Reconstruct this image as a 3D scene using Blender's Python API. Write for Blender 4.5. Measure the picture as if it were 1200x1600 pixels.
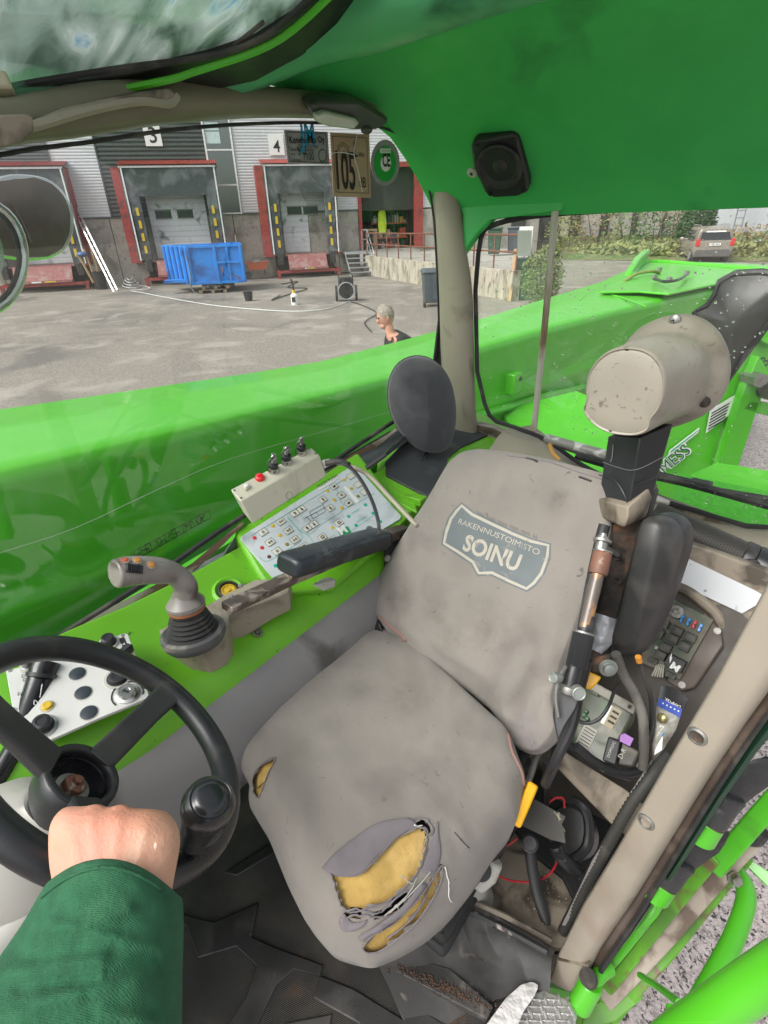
import bpy, bmesh, math, random
from mathutils import Vector, Matrix, noise
from mathutils.bvhtree import BVHTree
from mathutils.geometry import tessellate_polygon
random.seed(7)
for o in list(bpy.data.objects): bpy.data.objects.remove(o)
SC = bpy.context.scene; COL = SC.collection
# ---------------- camera ----------------
F = 830.0; PITCH = math.radians(28.7); YAW = math.radians(39); ROLL = math.radians(2)
CAM = Vector((0, 0, 1.3))
FW = Vector((-math.sin(YAW)*math.cos(PITCH), math.cos(YAW)*math.cos(PITCH), -math.sin(PITCH)))
R0 = Vector((math.cos(YAW), math.sin(YAW), 0)); U0 = R0.cross(FW)
RT = R0*math.cos(ROLL) - U0*math.sin(ROLL); UP = R0*math.sin(ROLL) + U0*math.cos(ROLL)
cd = bpy.data.cameras.new('camera'); cam = bpy.data.objects.new('camera', cd); COL.objects.link(cam)
cd.sensor_fit = 'HORIZONTAL'; cd.sensor_width = 36; cd.lens = F/1200*36
cd.clip_start = 0.02; cd.clip_end = 600
cam.matrix_world = Matrix(((RT.x, UP.x, -FW.x, CAM.x), (RT.y, UP.y, -FW.y, CAM.y), (RT.z, UP.z, -FW.z, CAM.z), (0, 0, 0, 1)))
SC.camera = cam
# ---------------- world, sun, exposure ----------------
W = bpy.data.worlds.new('World'); SC.world = W; W.use_nodes = True
wn = W.node_tree; wn.nodes.clear()
sky = wn.nodes.new('ShaderNodeTexSky'); sky.sky_type = 'NISHITA'; sky.sun_disc = False
SUN_EL = math.radians(48); SUN_ROT = math.radians(200)
sky.sun_elevation = SUN_EL; sky.sun_rotation = SUN_ROT
sky.air_density = 1.0; sky.dust_density = 4.0; sky.ozone_density = 1.0
hs = wn.nodes.new('ShaderNodeHueSaturation'); hs.inputs['Saturation'].default_value = 0.25
bg = wn.nodes.new('ShaderNodeBackground'); bg.inputs['Strength'].default_value = 0.15
wo = wn.nodes.new('ShaderNodeOutputWorld')
wn.links.new(sky.outputs[0], hs.inputs['Color']); wn.links.new(hs.outputs[0], bg.inputs[0]); wn.links.new(bg.outputs[0], wo.inputs[0])
sl = bpy.data.lights.new('sun', 'SUN'); sl.energy = 1.35; sl.angle = math.radians(35); sl.color = (1, .97, .92)
so = bpy.data.objects.new('sun', sl); COL.objects.link(so)
sd = Vector((math.sin(SUN_ROT)*math.cos(SUN_EL), math.cos(SUN_ROT)*math.cos(SUN_EL), math.sin(SUN_EL)))
so.rotation_euler = sd.to_track_quat('Z', 'Y').to_euler(); so.location = (0, -3, 6)
SC.view_settings.view_transform = 'Standard'; SC.view_settings.look = 'None'
SC.view_settings.exposure = 0.85; SC.view_settings.gamma = 1; SC.view_settings.use_curve_mapping = False
SC.render.engine = 'CYCLES'
SC.cycles.transparent_max_bounces = 12; SC.cycles.max_bounces = 8
# ---------------- measuring helpers: photo sight lines onto real planes ----------------
def ray(x, y): return RT*((x-600)/F) - UP*((y-800)/F) + FW
def at(x, y, ax, v):
    d = ray(x, y); i = 'xyz'.index(ax); return CAM + d*((v-CAM[i])/d[i])
def hp(x, y, P, N):
    d = ray(x, y); return CAM + d*((Vector(P)-CAM).dot(N)/d.dot(N))
def dp(x, y, z): return CAM + ray(x, y)*z
def pj(p):
    d = Vector(p)-CAM; z = max(d.dot(FW), 1e-4); return (600+F*d.dot(RT)/z, 800-F*d.dot(UP)/z)
def nrm(*a): return Vector(a).normalized()
def inpoly(x, y, P):
    c = False; j = len(P)-1
    for i in range(len(P)):
        if (P[i][1] > y) != (P[j][1] > y) and x < (P[j][0]-P[i][0])*(y-P[i][1])/(P[j][1]-P[i][1])+P[i][0]: c = not c
        j = i
    return c
# ---------------- materials ----------------
MATS = {}
def mat(name, col, rough=.5, metal=0, dirt=None, bump=None, fine=None, coat=0, spec=.5, rvar=.15, var=.12, stretch=None, detail=6, sheen=0):
    """base colour, grain (var), dirt=(colour, scale, threshold, softness), bump=(scale, distance), fine=(scale, distance)"""
    if name in MATS: return MATS[name]
    m = bpy.data.materials.new(name); m.use_nodes = True; t = m.node_tree; n = t.nodes; l = t.links
    b = n['Principled BSDF']; b.inputs['Metallic'].default_value = metal
    b.inputs['Coat Weight'].default_value = coat; b.inputs['Coat Roughness'].default_value = .12
    b.inputs['Specular IOR Level'].default_value = spec
    if sheen: b.inputs['Sheen Weight'].default_value = sheen; b.inputs['Sheen Roughness'].default_value = .6
    g = n.new('ShaderNodeNewGeometry'); pos = g.outputs['Position']
    if stretch:
        mp = n.new('ShaderNodeMapping'); mp.inputs['Scale'].default_value = stretch; l.new(pos, mp.inputs[0]); pos = mp.outputs[0]
    def nz(sc, det=detail, dist=0):
        k = n.new('ShaderNodeTexNoise'); k.inputs['Scale'].default_value = sc; k.inputs['Detail'].default_value = det
        k.inputs['Distortion'].default_value = dist; l.new(pos, k.inputs['Vector']); return k.outputs['Fac']
    base = nz(9 if not bump else bump[0]*.35)
    r1 = n.new('ShaderNodeMapRange'); r1.inputs[1].default_value = .3; r1.inputs[2].default_value = .7
    r1.inputs[3].default_value = 1-var; r1.inputs[4].default_value = 1+var; l.new(base, r1.inputs[0])
    mx = n.new('ShaderNodeMix'); mx.data_type = 'RGBA'; mx.blend_type = 'MULTIPLY'; mx.inputs[0].default_value = 1
    mx.inputs[6].default_value = (*col, 1); l.new(r1.outputs[0], mx.inputs[7]); out = mx.outputs[2]
    if dirt:
        for k, (dc, sc, th, so_) in enumerate(dirt if isinstance(dirt, list) else [dirt]):
            f = nz(sc, 8, .6); r = n.new('ShaderNodeMapRange'); r.inputs[1].default_value = th; r.inputs[2].default_value = th+so_*.5; r.inputs[1].default_value = th-.03; l.new(f, r.inputs[0])
            m2 = n.new('ShaderNodeMix'); m2.data_type = 'RGBA'; l.new(r.outputs[0], m2.inputs[0]); l.new(out, m2.inputs[6]); m2.inputs[7].default_value = (*dc, 1); out = m2.outputs[2]
    l.new(out, b.inputs['Base Color'])
    rr = n.new('ShaderNodeMapRange'); rr.inputs[3].default_value = max(0.02, rough-rvar); rr.inputs[4].default_value = min(1, rough+rvar); rr.inputs[1].default_value = .3; rr.inputs[2].default_value = .7
    l.new(nz(14), rr.inputs[0]); l.new(rr.outputs[0], b.inputs['Roughness'])
    last = None
    for bb in (bump, fine):
        if bb:
            bp = n.new('ShaderNodeBump'); bp.inputs['Distance'].default_value = bb[1]; bp.inputs['Strength'].default_value = 1
            l.new(nz(bb[0], 3), bp.inputs['Height'])
            if last: l.new(last, bp.inputs['Normal'])
            last = bp.outputs[0]
    if last: l.new(last, b.inputs['Normal'])
    MATS[name] = m; return m
def add_stains(m, spots, col):
    """soiled patches at fixed places on the cloth: spots = (point, radius, strength)"""
    t = m.node_tree; n = t.nodes; l = t.links; b = n['Principled BSDF']; g = n.new('ShaderNodeNewGeometry'); tot = None
    nz = n.new('ShaderNodeTexNoise'); nz.inputs['Scale'].default_value = 26; nz.inputs['Detail'].default_value = 10; nz.inputs['Roughness'].default_value = .7; l.new(g.outputs['Position'], nz.inputs[0])
    for p, r, k in spots:
        d = n.new('ShaderNodeVectorMath'); d.operation = 'DISTANCE'; d.inputs[1].default_value = p; l.new(g.outputs['Position'], d.inputs[0])
        mr = n.new('ShaderNodeMapRange'); mr.interpolation_type = 'SMOOTHSTEP'; mr.inputs[1].default_value = r; mr.inputs[2].default_value = r*.1; mr.inputs[4].default_value = k; l.new(d.outputs['Value'], mr.inputs[0])
        if tot is None: tot = mr.outputs[0]
        else: a = n.new('ShaderNodeMath'); l.new(tot, a.inputs[0]); l.new(mr.outputs[0], a.inputs[1]); tot = a.outputs[0]
    m2 = n.new('ShaderNodeMath'); m2.operation = 'MULTIPLY'; l.new(tot, m2.inputs[0]); r2 = n.new('ShaderNodeMapRange'); r2.inputs[1].default_value = .38; r2.inputs[2].default_value = .66; r2.inputs[3].default_value = .25; l.new(nz.outputs[0], r2.inputs[0]); l.new(r2.outputs[0], m2.inputs[1]); m2.use_clamp = True
    mx = n.new('ShaderNodeMix'); mx.data_type = 'RGBA'; src = b.inputs['Base Color'].links[0].from_socket; l.new(m2.outputs[0], mx.inputs[0]); l.new(src, mx.inputs[6]); mx.inputs[7].default_value = (*col, 1); l.new(mx.outputs[2], b.inputs['Base Color'])
def add_wave(m, scale, dist, rot=(0, 0, 0), direction='X'):
    """twill or ribbing relief"""
    t = m.node_tree; n = t.nodes; l = t.links; b = n['Principled BSDF']
    g = n.new('ShaderNodeNewGeometry'); mp = n.new('ShaderNodeMapping'); mp.inputs['Rotation'].default_value = rot; l.new(g.outputs['Position'], mp.inputs[0])
    w = n.new('ShaderNodeTexWave'); w.bands_direction = direction; w.inputs['Scale'].default_value = scale; w.inputs['Distortion'].default_value = .6; w.inputs['Detail Scale'].default_value = 4
    l.new(mp.outputs[0], w.inputs[0]); bp = n.new('ShaderNodeBump'); bp.inputs['Distance'].default_value = dist
    l.new(w.outputs['Fac'], bp.inputs['Height'])
    if b.inputs['Normal'].links: l.new(b.inputs['Normal'].links[0].from_socket, bp.inputs['Normal'])
    l.new(bp.outputs[0], b.inputs['Normal']); return m
def glass(name, tint=(1, 1, 1), refl=.06, dirt=0.0, dirtcol=(.5, .5, .48), scale=30, th=.55):
    if name in MATS: return MATS[name]
    m = bpy.data.materials.new(name); m.use_nodes = True; t = m.node_tree; n = t.nodes; l = t.links; n.remove(n['Principled BSDF'])
    tr = n.new('ShaderNodeBsdfTransparent'); tr.inputs[0].default_value = (*tint, 1)
    gl = n.new('ShaderNodeBsdfGlossy'); gl.inputs['Roughness'].default_value = .02
    fr = n.new('ShaderNodeLayerWeight'); fr.inputs[0].default_value = .5
    pw = n.new('ShaderNodeMath'); pw.operation = 'POWER'; pw.inputs[1].default_value = 5; l.new(fr.outputs['Facing'], pw.inputs[0])
    ml = n.new('ShaderNodeMath'); ml.operation = 'MULTIPLY_ADD'; ml.inputs[1].default_value = .7; ml.inputs[2].default_value = refl; l.new(pw.outputs[0], ml.inputs[0])
    cl = n.new('ShaderNodeClamp'); l.new(ml.outputs[0], cl.inputs[0])
    mx = n.new('ShaderNodeMixShader'); l.new(cl.outputs[0], mx.inputs[0]); l.new(tr.outputs[0], mx.inputs[1]); l.new(gl.outputs[0], mx.inputs[2]); last = mx.outputs[0]
    if dirt:
        g = n.new('ShaderNodeNewGeometry'); nz = n.new('ShaderNodeTexNoise'); nz.inputs['Scale'].default_value = scale; nz.inputs['Detail'].default_value = 9; nz.inputs['Distortion'].default_value = .8
        l.new(g.outputs['Position'], nz.inputs[0]); r = n.new('ShaderNodeMapRange'); r.inputs[1].default_value = th; r.inputs[2].default_value = th+.25; r.inputs[4].default_value = dirt; r.inputs[3].default_value = dirt*.12
        l.new(nz.outputs[0], r.inputs[0]); df = n.new('ShaderNodeBsdfDiffuse'); df.inputs[0].default_value = (*dirtcol, 1)
        tl = n.new('ShaderNodeBsdfTranslucent'); tl.inputs[0].default_value = (*dirtcol, 1); dm = n.new('ShaderNodeMixShader'); l.new(df.outputs[0], dm.inputs[1]); l.new(tl.outputs[0], dm.inputs[2])
        m3 = n.new('ShaderNodeMixShader'); l.new(r.outputs[0], m3.inputs[0]); l.new(last, m3.inputs[1]); l.new(dm.outputs[0], m3.inputs[2]); last = m3.outputs[0]
    l.new(last, n['Material Output'].inputs[0]); MATS[name] = m; return m
# ---------------- object helpers ----------------
def thing(name, label, cat, loc, group=None):
    o = bpy.data.objects.new(name, None); COL.objects.link(o); o.location = loc; o.empty_display_size = .05
    o['label'] = label; o['category'] = cat
    if group: o['group'] = group
    return o
def rootloc(o):
    v = Vector(o.location)
    while o.parent: o = o.parent; v = v+Vector(o.location)
    return v
def mk(name, g, m, parent=None, label=None, cat=None, group=None, kind=None, smooth=35, bevel=0, sub=0, seg=2):
    vs, fs = g; vs = [Vector(v) for v in vs]
    if parent: base = rootloc(parent)
    elif kind: base = Vector((0, 0, 0))
    else:
        base = Vector((sum(v.x for v in vs)/len(vs), sum(v.y for v in vs)/len(vs), min(v.z for v in vs)))
    me = bpy.data.meshes.new(name); me.from_pydata([tuple(v-base) for v in vs], [], fs); me.materials.append(m)
    bm = bmesh.new(); bm.from_mesh(me); bmesh.ops.remove_doubles(bm, verts=bm.verts, dist=1e-6); bmesh.ops.recalc_face_normals(bm, faces=bm.faces); bm.to_mesh(me); bm.free()
    if smooth:
        me.shade_smooth()
        if smooth < 180: me.set_sharp_from_angle(angle=math.radians(smooth))
    o = bpy.data.objects.new(name, me); COL.objects.link(o)
    if parent: o.parent = parent
    else: o.location = base
    if bevel:
        b = o.modifiers.new('bevel', 'BEVEL'); b.width = bevel; b.segments = seg; b.limit_method = 'ANGLE'; b.angle_limit = math.radians(35); b.harden_normals = False
    if sub:
        s = o.modifiers.new('sub', 'SUBSURF'); s.levels = sub; s.render_levels = sub
    if label: o['label'] = label
    if cat: o['category'] = cat
    if group: o['group'] = group
    if kind: o['kind'] = kind
    return o
def join(*gs):
    vs = []; fs = []
    for g in gs:
        k = len(vs); vs += list(g[0]); fs += [tuple(i+k for i in f) for f in g[1]]
    return vs, fs
def copytree(o, loc=None, parent=None, rotz=None, label=None, group=None, scale=None):
    c = o.copy(); COL.objects.link(c); c.parent = parent
    if loc is not None: c.location = loc
    if rotz is not None: c.rotation_euler.z = rotz
    if scale is not None: c.scale = (scale,)*3
    if label: c['label'] = label
    if group: c['group'] = group
    for ch in o.children: copytree(ch, None, c)
    return c
def extr(poly, vec):
    n = len(poly); poly = [Vector(p) for p in poly]; vec = Vector(vec)
    vs = poly+[p+vec for p in poly]
    if n == 4: caps = [(0, 1, 2, 3), (7, 6, 5, 4)]
    else:
        tr = tessellate_polygon([poly]); caps = [tuple(t) for t in tr]+[tuple(i+n for i in reversed(t)) for t in tr]
    return vs, caps+[(i, (i+1) % n, (i+1) % n+n, i+n) for i in range(n)]
def box(c, s, X=(1, 0, 0), Y=(0, 1, 0), Z=(0, 0, 1)):
    c = Vector(c); X = Vector(X)*s[0]/2; Y = Vector(Y)*s[1]/2; Z = Vector(Z)*s[2]/2
    vs = [c+a*X+b*Y+d*Z for a in (-1, 1) for b in (-1, 1) for d in (-1, 1)]
    return vs, [(0, 1, 3, 2), (4, 6, 7, 5), (0, 4, 5, 1), (2, 3, 7, 6), (0, 2, 6, 4), (1, 5, 7, 3)]
def cat_rom(P, k):
    P = [Vector(p) for p in P]; out = []
    for i in range(len(P)-1):
        a = P[i-1] if i else P[0]*2-P[1]; b = P[i]; c = P[i+1]; d = P[i+2] if i+2 < len(P) else P[-1]*2-P[-2]
        for j in range(k):
            t = j/k; out.append(.5*((2*b)+(c-a)*t+(2*a-5*b+4*c-d)*t*t+(3*b-a-3*c+d)*t**3))
    out.append(P[-1]); return out
def tube(P, r, seg=10, k=0, closed=False, cap=True, sq=None):
    if isinstance(r, (int, float)): r = [r]*len(P)
    if k:
        rr = []
        for i in range(len(r)-1): rr += [r[i]+(r[i+1]-r[i])*j/k for j in range(k)]
        r = rr+[r[-1]]; P = cat_rom(P, k)
    P = [Vector(p) for p in P]; n = len(P); vs = []; fs = []
    t0 = (P[1]-P[0]).normalized(); a = t0.orthogonal().normalized() if sq is None else (Vector(sq)-t0*t0.dot(Vector(sq))).normalized()
    for i in range(n):
        if closed: t = (P[(i+1) % n]-P[i-1])
        else: t = (P[min(i+1, n-1)]-P[max(i-1, 0)])
        t.normalize(); a = a-t*a.dot(t)
        if a.length < 1e-6: a = t.orthogonal()
        a.normalize(); b = t.cross(a)
        for j in range(seg):
            an = 2*math.pi*(j+(.5 if sq is not None and seg == 4 else 0))/seg; vs.append(P[i]+(a*math.cos(an)+b*math.sin(an))*r[i])
    for i in range(n if closed else n-1):
        for j in range(seg):
            k2 = (i+1) % n; fs.append((i*seg+j, i*seg+(j+1) % seg, k2*seg+(j+1) % seg, k2*seg+j))
    if cap and not closed: fs += [tuple(range(seg)), tuple(range((n-1)*seg, n*seg))]
    return vs, fs
def lathe(o, axis, prof, seg=24, ref=None, sx=1, cap=True):
    o = Vector(o); ax = Vector(axis).normalized(); a = ax.orthogonal().normalized() if ref is None else (Vector(ref)-ax*ax.dot(Vector(ref))).normalized(); b = ax.cross(a); vs = []; fs = []
    for r, h in prof:
        for j in range(seg):
            an = 2*math.pi*j/seg; vs.append(o+ax*h+(a*math.cos(an)*sx+b*math.sin(an))*r)
    for i in range(len(prof)-1):
        for j in range(seg): fs.append((i*seg+j, i*seg+(j+1) % seg, (i+1)*seg+(j+1) % seg, (i+1)*seg+j))
    if cap:
        fs += [tuple(range(seg)), tuple(range((len(prof)-1)*seg, len(prof)*seg))]
    return vs, fs
def cyl(a, b, r, seg=14):
    a = Vector(a); b = Vector(b); return lathe(a, b-a, [(r, 0), (r, (b-a).length)], seg)
def loft(rings, closed=True, cap=True):
    n = len(rings[0]); vs = [Vector(p) for r in rings for p in r]; fs = []
    for i in range(len(rings)-1):
        for j in range(n if closed else n-1): fs.append((i*n+j, i*n+(j+1) % n, (i+1)*n+(j+1) % n, (i+1)*n+j))
    if cap and closed:
        for s in (0, len(rings)-1):
            c = len(vs); vs.append(sum((Vector(p) for p in rings[s]), Vector())/n)
            fs += [(c, s*n+j, s*n+(j+1) % n) for j in range(n)]
    return vs, fs
def ball(c, r, seg=14, rings=8, X=(1, 0, 0), Y=(0, 1, 0), Z=(0, 0, 1)):
    if isinstance(r, (int, float)): r = (r, r, r)
    c = Vector(c); X = Vector(X); Y = Vector(Y); Z = Vector(Z)
    R = [[c+X*r[0]*math.sin(t)*math.cos(p)+Y*r[1]*math.sin(t)*math.sin(p)+Z*r[2]*math.cos(t) for p in [2*math.pi*j/seg for j in range(seg)]] for t in [math.pi*(i+.02)/(rings+.04) for i in range(rings+1)]]
    return loft(R)
def resamp(P, n, closed=True):
    P = [Vector(p) for p in P]; Q = P+[P[0]] if closed else P
    L = [0]
    for i in range(len(Q)-1): L.append(L[-1]+(Q[i+1]-Q[i]).length)
    out = []; j = 0; N = n if closed else n-1
    for i in range(n):
        s = L[-1]*i/N
        while j < len(L)-2 and L[j+1] < s: j += 1
        out.append(Q[j].lerp(Q[j+1], (s-L[j])/max(L[j+1]-L[j], 1e-9)))
    return out
def smoothring(P, it=2):
    for _ in range(it):
        P = [P[i]*.5+(P[i-1]+P[(i+1) % len(P)])*.25 for i in range(len(P))]
    return P
def slab(px, P, N, th, **k):
    """polygon measured on the plane (P,N), given real thickness th behind that plane"""
    N = Vector(N).normalized(); return extr([hp(x, y, P, N) for x, y in px], -N*th)
def text(s, a, b, P, N, ys=1.0, m=None, parent=None, name='lettering', label=None, th=.0006, lift=.0008, project=None, bold=0, align_h=None):
    """text running from sight line a to sight line b on the plane (P,N)"""
    N = Vector(N).normalized(); A = hp(*a, P, N); B = hp(*b, P, N); return text3(s, A, B, N, ys, m, parent, name, label, th, lift, project, bold)
def text3(s, A, B, N, ys=1, m=None, parent=None, name='lettering', label=None, th=.0006, lift=.0008, project=None, bold=0, upfix=None):
    N = Vector(N).normalized(); u = (B-A); Lw = u.length; u.normalize(); v = N.cross(u) if upfix is None else Vector(upfix)
    cu = bpy.data.curves.new('t', 'FONT'); cu.body = s; cu.extrude = 0; cu.offset = bold; cu.resolution_u = 3
    ob = bpy.data.objects.new('t', cu); COL.objects.link(ob); bpy.context.view_layer.update()
    me = bpy.data.meshes.new_from_object(ob.evaluated_get(bpy.context.evaluated_depsgraph_get())); bpy.data.objects.remove(ob)
    xs = [w.co.x for w in me.vertices]; x0 = min(xs); wd = max(xs)-x0; sc = Lw/max(wd, 1e-6)
    vs = [A+u*((w.co.x-x0)*sc)+v*(w.co.y*sc*ys)+N*lift for w in me.vertices]
    if project: vs = [project(p, N) for p in vs]
    fs = [tuple(p.vertices) for p in me.polygons]; bpy.data.meshes.remove(me)
    return mk(name, (vs, fs), m, parent, label=label, smooth=0)
def bvh(o):
    bpy.context.view_layer.update(); dg = bpy.context.evaluated_depsgraph_get(); ev = o.evaluated_get(dg); me = ev.to_mesh(); M = o.matrix_world
    t = BVHTree.FromPolygons([M @ v.co for v in me.vertices], [tuple(p.vertices) for p in me.polygons]); ev.to_mesh_clear(); return t
def cast(t, x, y):
    d = ray(x, y).normalized(); r = t.ray_cast(CAM, d)
    return (r[0], r[1] if r[1].dot(d) < 0 else -r[1]) if r[0] is not None else (None, None)
def onto(t, px, lift, back=None):
    return [cast(t, x, y)[0]+cast(t, x, y)[1]*lift for x, y in px]
# ---- palette ----
GREEN = mat('green_paint', (.07, .40, .014), .38, coat=.3, var=.04, dirt=((.05, .12, .02), 6, .66, .2), rvar=.08)
GREENB = mat('green_boom_paint', (.078, .44, .014), .45, coat=.25, var=.03, dirt=((.10, .30, .05), 55, .70, .15), rvar=.06)
GREENP = mat('green_console_plastic', (.14, .42, .018), .42, var=.05, dirt=[((.06, .12, .02), 9, .66, .25), ((.05, .08, .03), 60, .70, .1)], fine=(900, .0001))
GREENR = mat('green_roof_plastic', (.045, .42, .095), .45, var=.06, dirt=((.02, .12, .04), 4, .62, .25), fine=(700, .00015))
BEIGE = mat('beige_plastic', (.27, .245, .185), .5, var=.07, dirt=[((.12, .10, .07), 8, .6, .25)], fine=(900, .0001))
BEIGED = mat('dirty_beige_plastic', (.25, .21, .16), .55, var=.12, dirt=[((.07, .055, .04), 12, .5, .2)], fine=(600, .0002))
GREYP = mat('grey_sidewall_plastic', (.22, .21, .21), .5, var=.06, dirt=((.09, .085, .08), 6, .56, .25), fine=(700, .0002))
LGREY = mat('light_grey_plastic', (.42, .41, .37), .45, var=.04, dirt=((.2, .19, .16), 10, .62, .2))
BLACK = mat('black_plastic', (.018, .018, .02), .42, var=.2, dirt=((.07, .065, .06), 10, .58, .25), fine=(800, .0002))
BLACKG = mat('black_gloss_plastic', (.012, .012, .014), .22, var=.2, coat=.3, rvar=.1)
RUBBER = mat('black_rubber', (.02, .02, .02), .7, var=.2, dirt=((.08, .07, .06), 12, .55, .25))
STEEL = mat('bare_steel', (.30, .295, .28), .42, .8, var=.15, dirt=((.2, .16, .12), 30, .6, .2))
CHROME = mat('chrome', (.55, .55, .53), .24, 1, var=.05)
RUST = mat('rusty_steel', (.065, .048, .036), .75, .1, var=.4, dirt=[((.17, .075, .035), 30, .58, .15), ((.022, .02, .018), 16, .5, .12)], bump=(120, .0006))
WHITE = mat('white_print', (.75, .75, .72), .5, var=.03)
INK = mat('black_print', (.02, .02, .02), .6)
# =============== THE YARD ===============
GZ = -1.1
ASPH = mat('old_asphalt', (.215, .188, .16), .8, var=.35, bump=(60, .004), detail=9, dirt=[((.135, .122, .108), .35, .57, .2), ((.31, .275, .24), 1.1, .55, .3)], rvar=.2)
CHIP = mat('coarse_asphalt', (.42, .35, .345), .8, var=.5, bump=(110, .006), detail=4, dirt=[((.55, .50, .48), 95, .55, .08), ((.06, .05, .05), 70, .58, .08)], rvar=.2)
mk('ground', ([(-150, -60, GZ), (120, -60, GZ), (120, 220, GZ), (-150, 220, GZ)], [(0, 1, 2, 3)]), ASPH, kind='structure', smooth=0)
mk('asphalt_patch', ([(-.6, -3, GZ+.004), (4, -3, GZ+.004), (4, 12, GZ+.004), (-.6, 12, GZ+.004)], [(0, 1, 2, 3)]), CHIP, kind='structure', smooth=0)
# warehouse frame: u along the wall, o out towards the yard, z up
B0 = Vector((-24.9, 18.3, 0)); BW = Vector((.602, .798, 0)).normalized(); BN = Vector((.798, -.602, 0)).normalized()
def BP(u, o, z): return B0+BW*u+BN*o+Vector((0, 0, z))
def bbox(u0, u1, o0, o1, z0, z1): return box(BP((u0+u1)/2, (o0+o1)/2, (z0+z1)/2), (u1-u0, o1-o0, z1-z0), BW, BN)
CONC = mat('weathered_concrete', (.36, .34, .30), .85, var=.12, bump=(25, .004), dirt=[((.2, .18, .15), 1.3, .55, .3), ((.1, .09, .07), 6, .66, .15)])
CLAD = mat('white_cladding', (.55, .56, .57), .5, var=.04)
DCLAD = mat('dark_cladding', (.075, .08, .085), .5, var=.1)
REDP = mat('dark_red_steel', (.30, .04, .035), .55, var=.15, dirt=((.12, .03, .025), 3, .55, .3))
REDW = mat('weathered_red_steel', (.27, .09, .085), .6, var=.2, dirt=((.30, .2, .18), 3, .52, .3))
CURT = mat('grey_rubber_curtain', (.05, .055, .06), .55, var=.15, dirt=((.14, .15, .155), 1.6, .5, .3))
DOORG = mat('grey_sectional_door', (.62, .63, .64), .5, var=.05, dirt=((.2, .2, .2), 2, .6, .2))
YEL = mat('yellow_marker', (.62, .42, .03), .5, var=.1)
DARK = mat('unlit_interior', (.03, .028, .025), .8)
TRIM = mat('white_trim', (.72, .72, .7), .4)
WGL = glass('window_glass', (.32, .36, .4), .25)
wh = thing('warehouse', 'long warehouse with concrete base, white and dark ribbed cladding and numbered loading doors', 'building', BP(0, 0, GZ))
def facade():
    # concrete base panels, leaving the shop opening free
    us = [-24, -18, -12, -9.9, -6.4, -4.75, -1.6, .9, 3.2, 6.1, 7.25]
    for i in range(len(us)-1):
        mk('concrete_panel', bbox(us[i]+.015, us[i+1]-.015, -.25, 0, GZ-.3, 1.8), CONC, wh, bevel=.01)
    mk('concrete_panel', bbox(10.75, 11.9, -.25, 0, GZ-.3, 1.8), CONC, wh, bevel=.01)
    mk('concrete_panel', bbox(11.93, 16, -.25, 0, GZ-.3, 1.8), CONC, wh, bevel=.01)
    mk('sill_flashing', bbox(-24, 7.25, -.05, .05, 1.8, 1.86), DCLAD, wh)
    # fine horizontal ribs as real sheet profile
    def ribs(u0, u1, z0, z1, pitch, depth, m, name='cladding_panel'):
        prof = []; z = z0
        while z < z1:
            prof += [(0, z), (depth, z+pitch*.25), (depth, z+pitch*.6), (0, z+pitch*.85)]; z += pitch
        prof.append((0, z1)); n = len(prof); vs = [BP(u0, o, zz) for o, zz in prof]+[BP(u1, o, zz) for o, zz in prof]
        mk(name, (vs, [(i, i+1, i+1+n, i+n) for i in range(n-1)]), m, wh, smooth=0)
    ribs(-24, -6.62, 1.86, 9, .12, .02, DCLAD); ribs(-6.55, -4.64, 1.86, 9, .12, .016, CLAD)
    ribs(-4.55, .08, 1.86, 9, .17, .05, DCLAD); ribs(1.42, 7.3, 1.86, 9, .12, .016, CLAD)
    ribs(7.3, 10.75, 3.9, 9, .12, .016, CLAD); ribs(10.78, 16, 1.86, 9, .12, .016, CLAD)
    for u in (-6.585, -4.6): mk('corner_trim', bbox(u-.035, u+.035, 0, .07, 1.86, 9), DCLAD, wh)
    # glazed column
    f = mk('window_frame', join(bbox(.1, .18, -.02, .08, 1.82, 9), bbox(1.32, 1.4, -.02, .08, 1.82, 9), *[bbox(.18, 1.32, -.02, .07, z-.03, z+.03) for z in (1.86, 3.05, 4.45, 5.65, 7)]), TRIM, wh)
    for z0, z1 in ((1.89, 3.02), (3.08, 4.42), (4.48, 5.62), (5.68, 6.97)): mk('pane', bbox(.18, 1.32, -.01, .01, z0, z1), WGL, f)
    for z0, z1, c in ((4.7, 5.15, 0), (5.2, 5.5, 0)): mk('notice_sheet', bbox(.22, .85, .012, .02, z0, z1), mat('faded_paper', (.5, .62, .6), .7), f)
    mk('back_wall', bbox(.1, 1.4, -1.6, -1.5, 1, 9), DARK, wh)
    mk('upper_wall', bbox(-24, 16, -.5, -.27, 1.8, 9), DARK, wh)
    for s, u, z in (('3', -2.08, 5.0), ('4', 3.4, 4.62)):
        p = mk('number_sign', bbox(u-.36, u+.36, .06, .09, z-.4, z+.42), WHITE, wh)
        text3(s, BP(u-.15, .095, z-.27), BP(u+.17, .095, z-.27), BN, 1.0, INK, p, bold=.01)
facade()
LAD_ = mat('grey_window_frame', (.2, .2, .2), .5)
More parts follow.
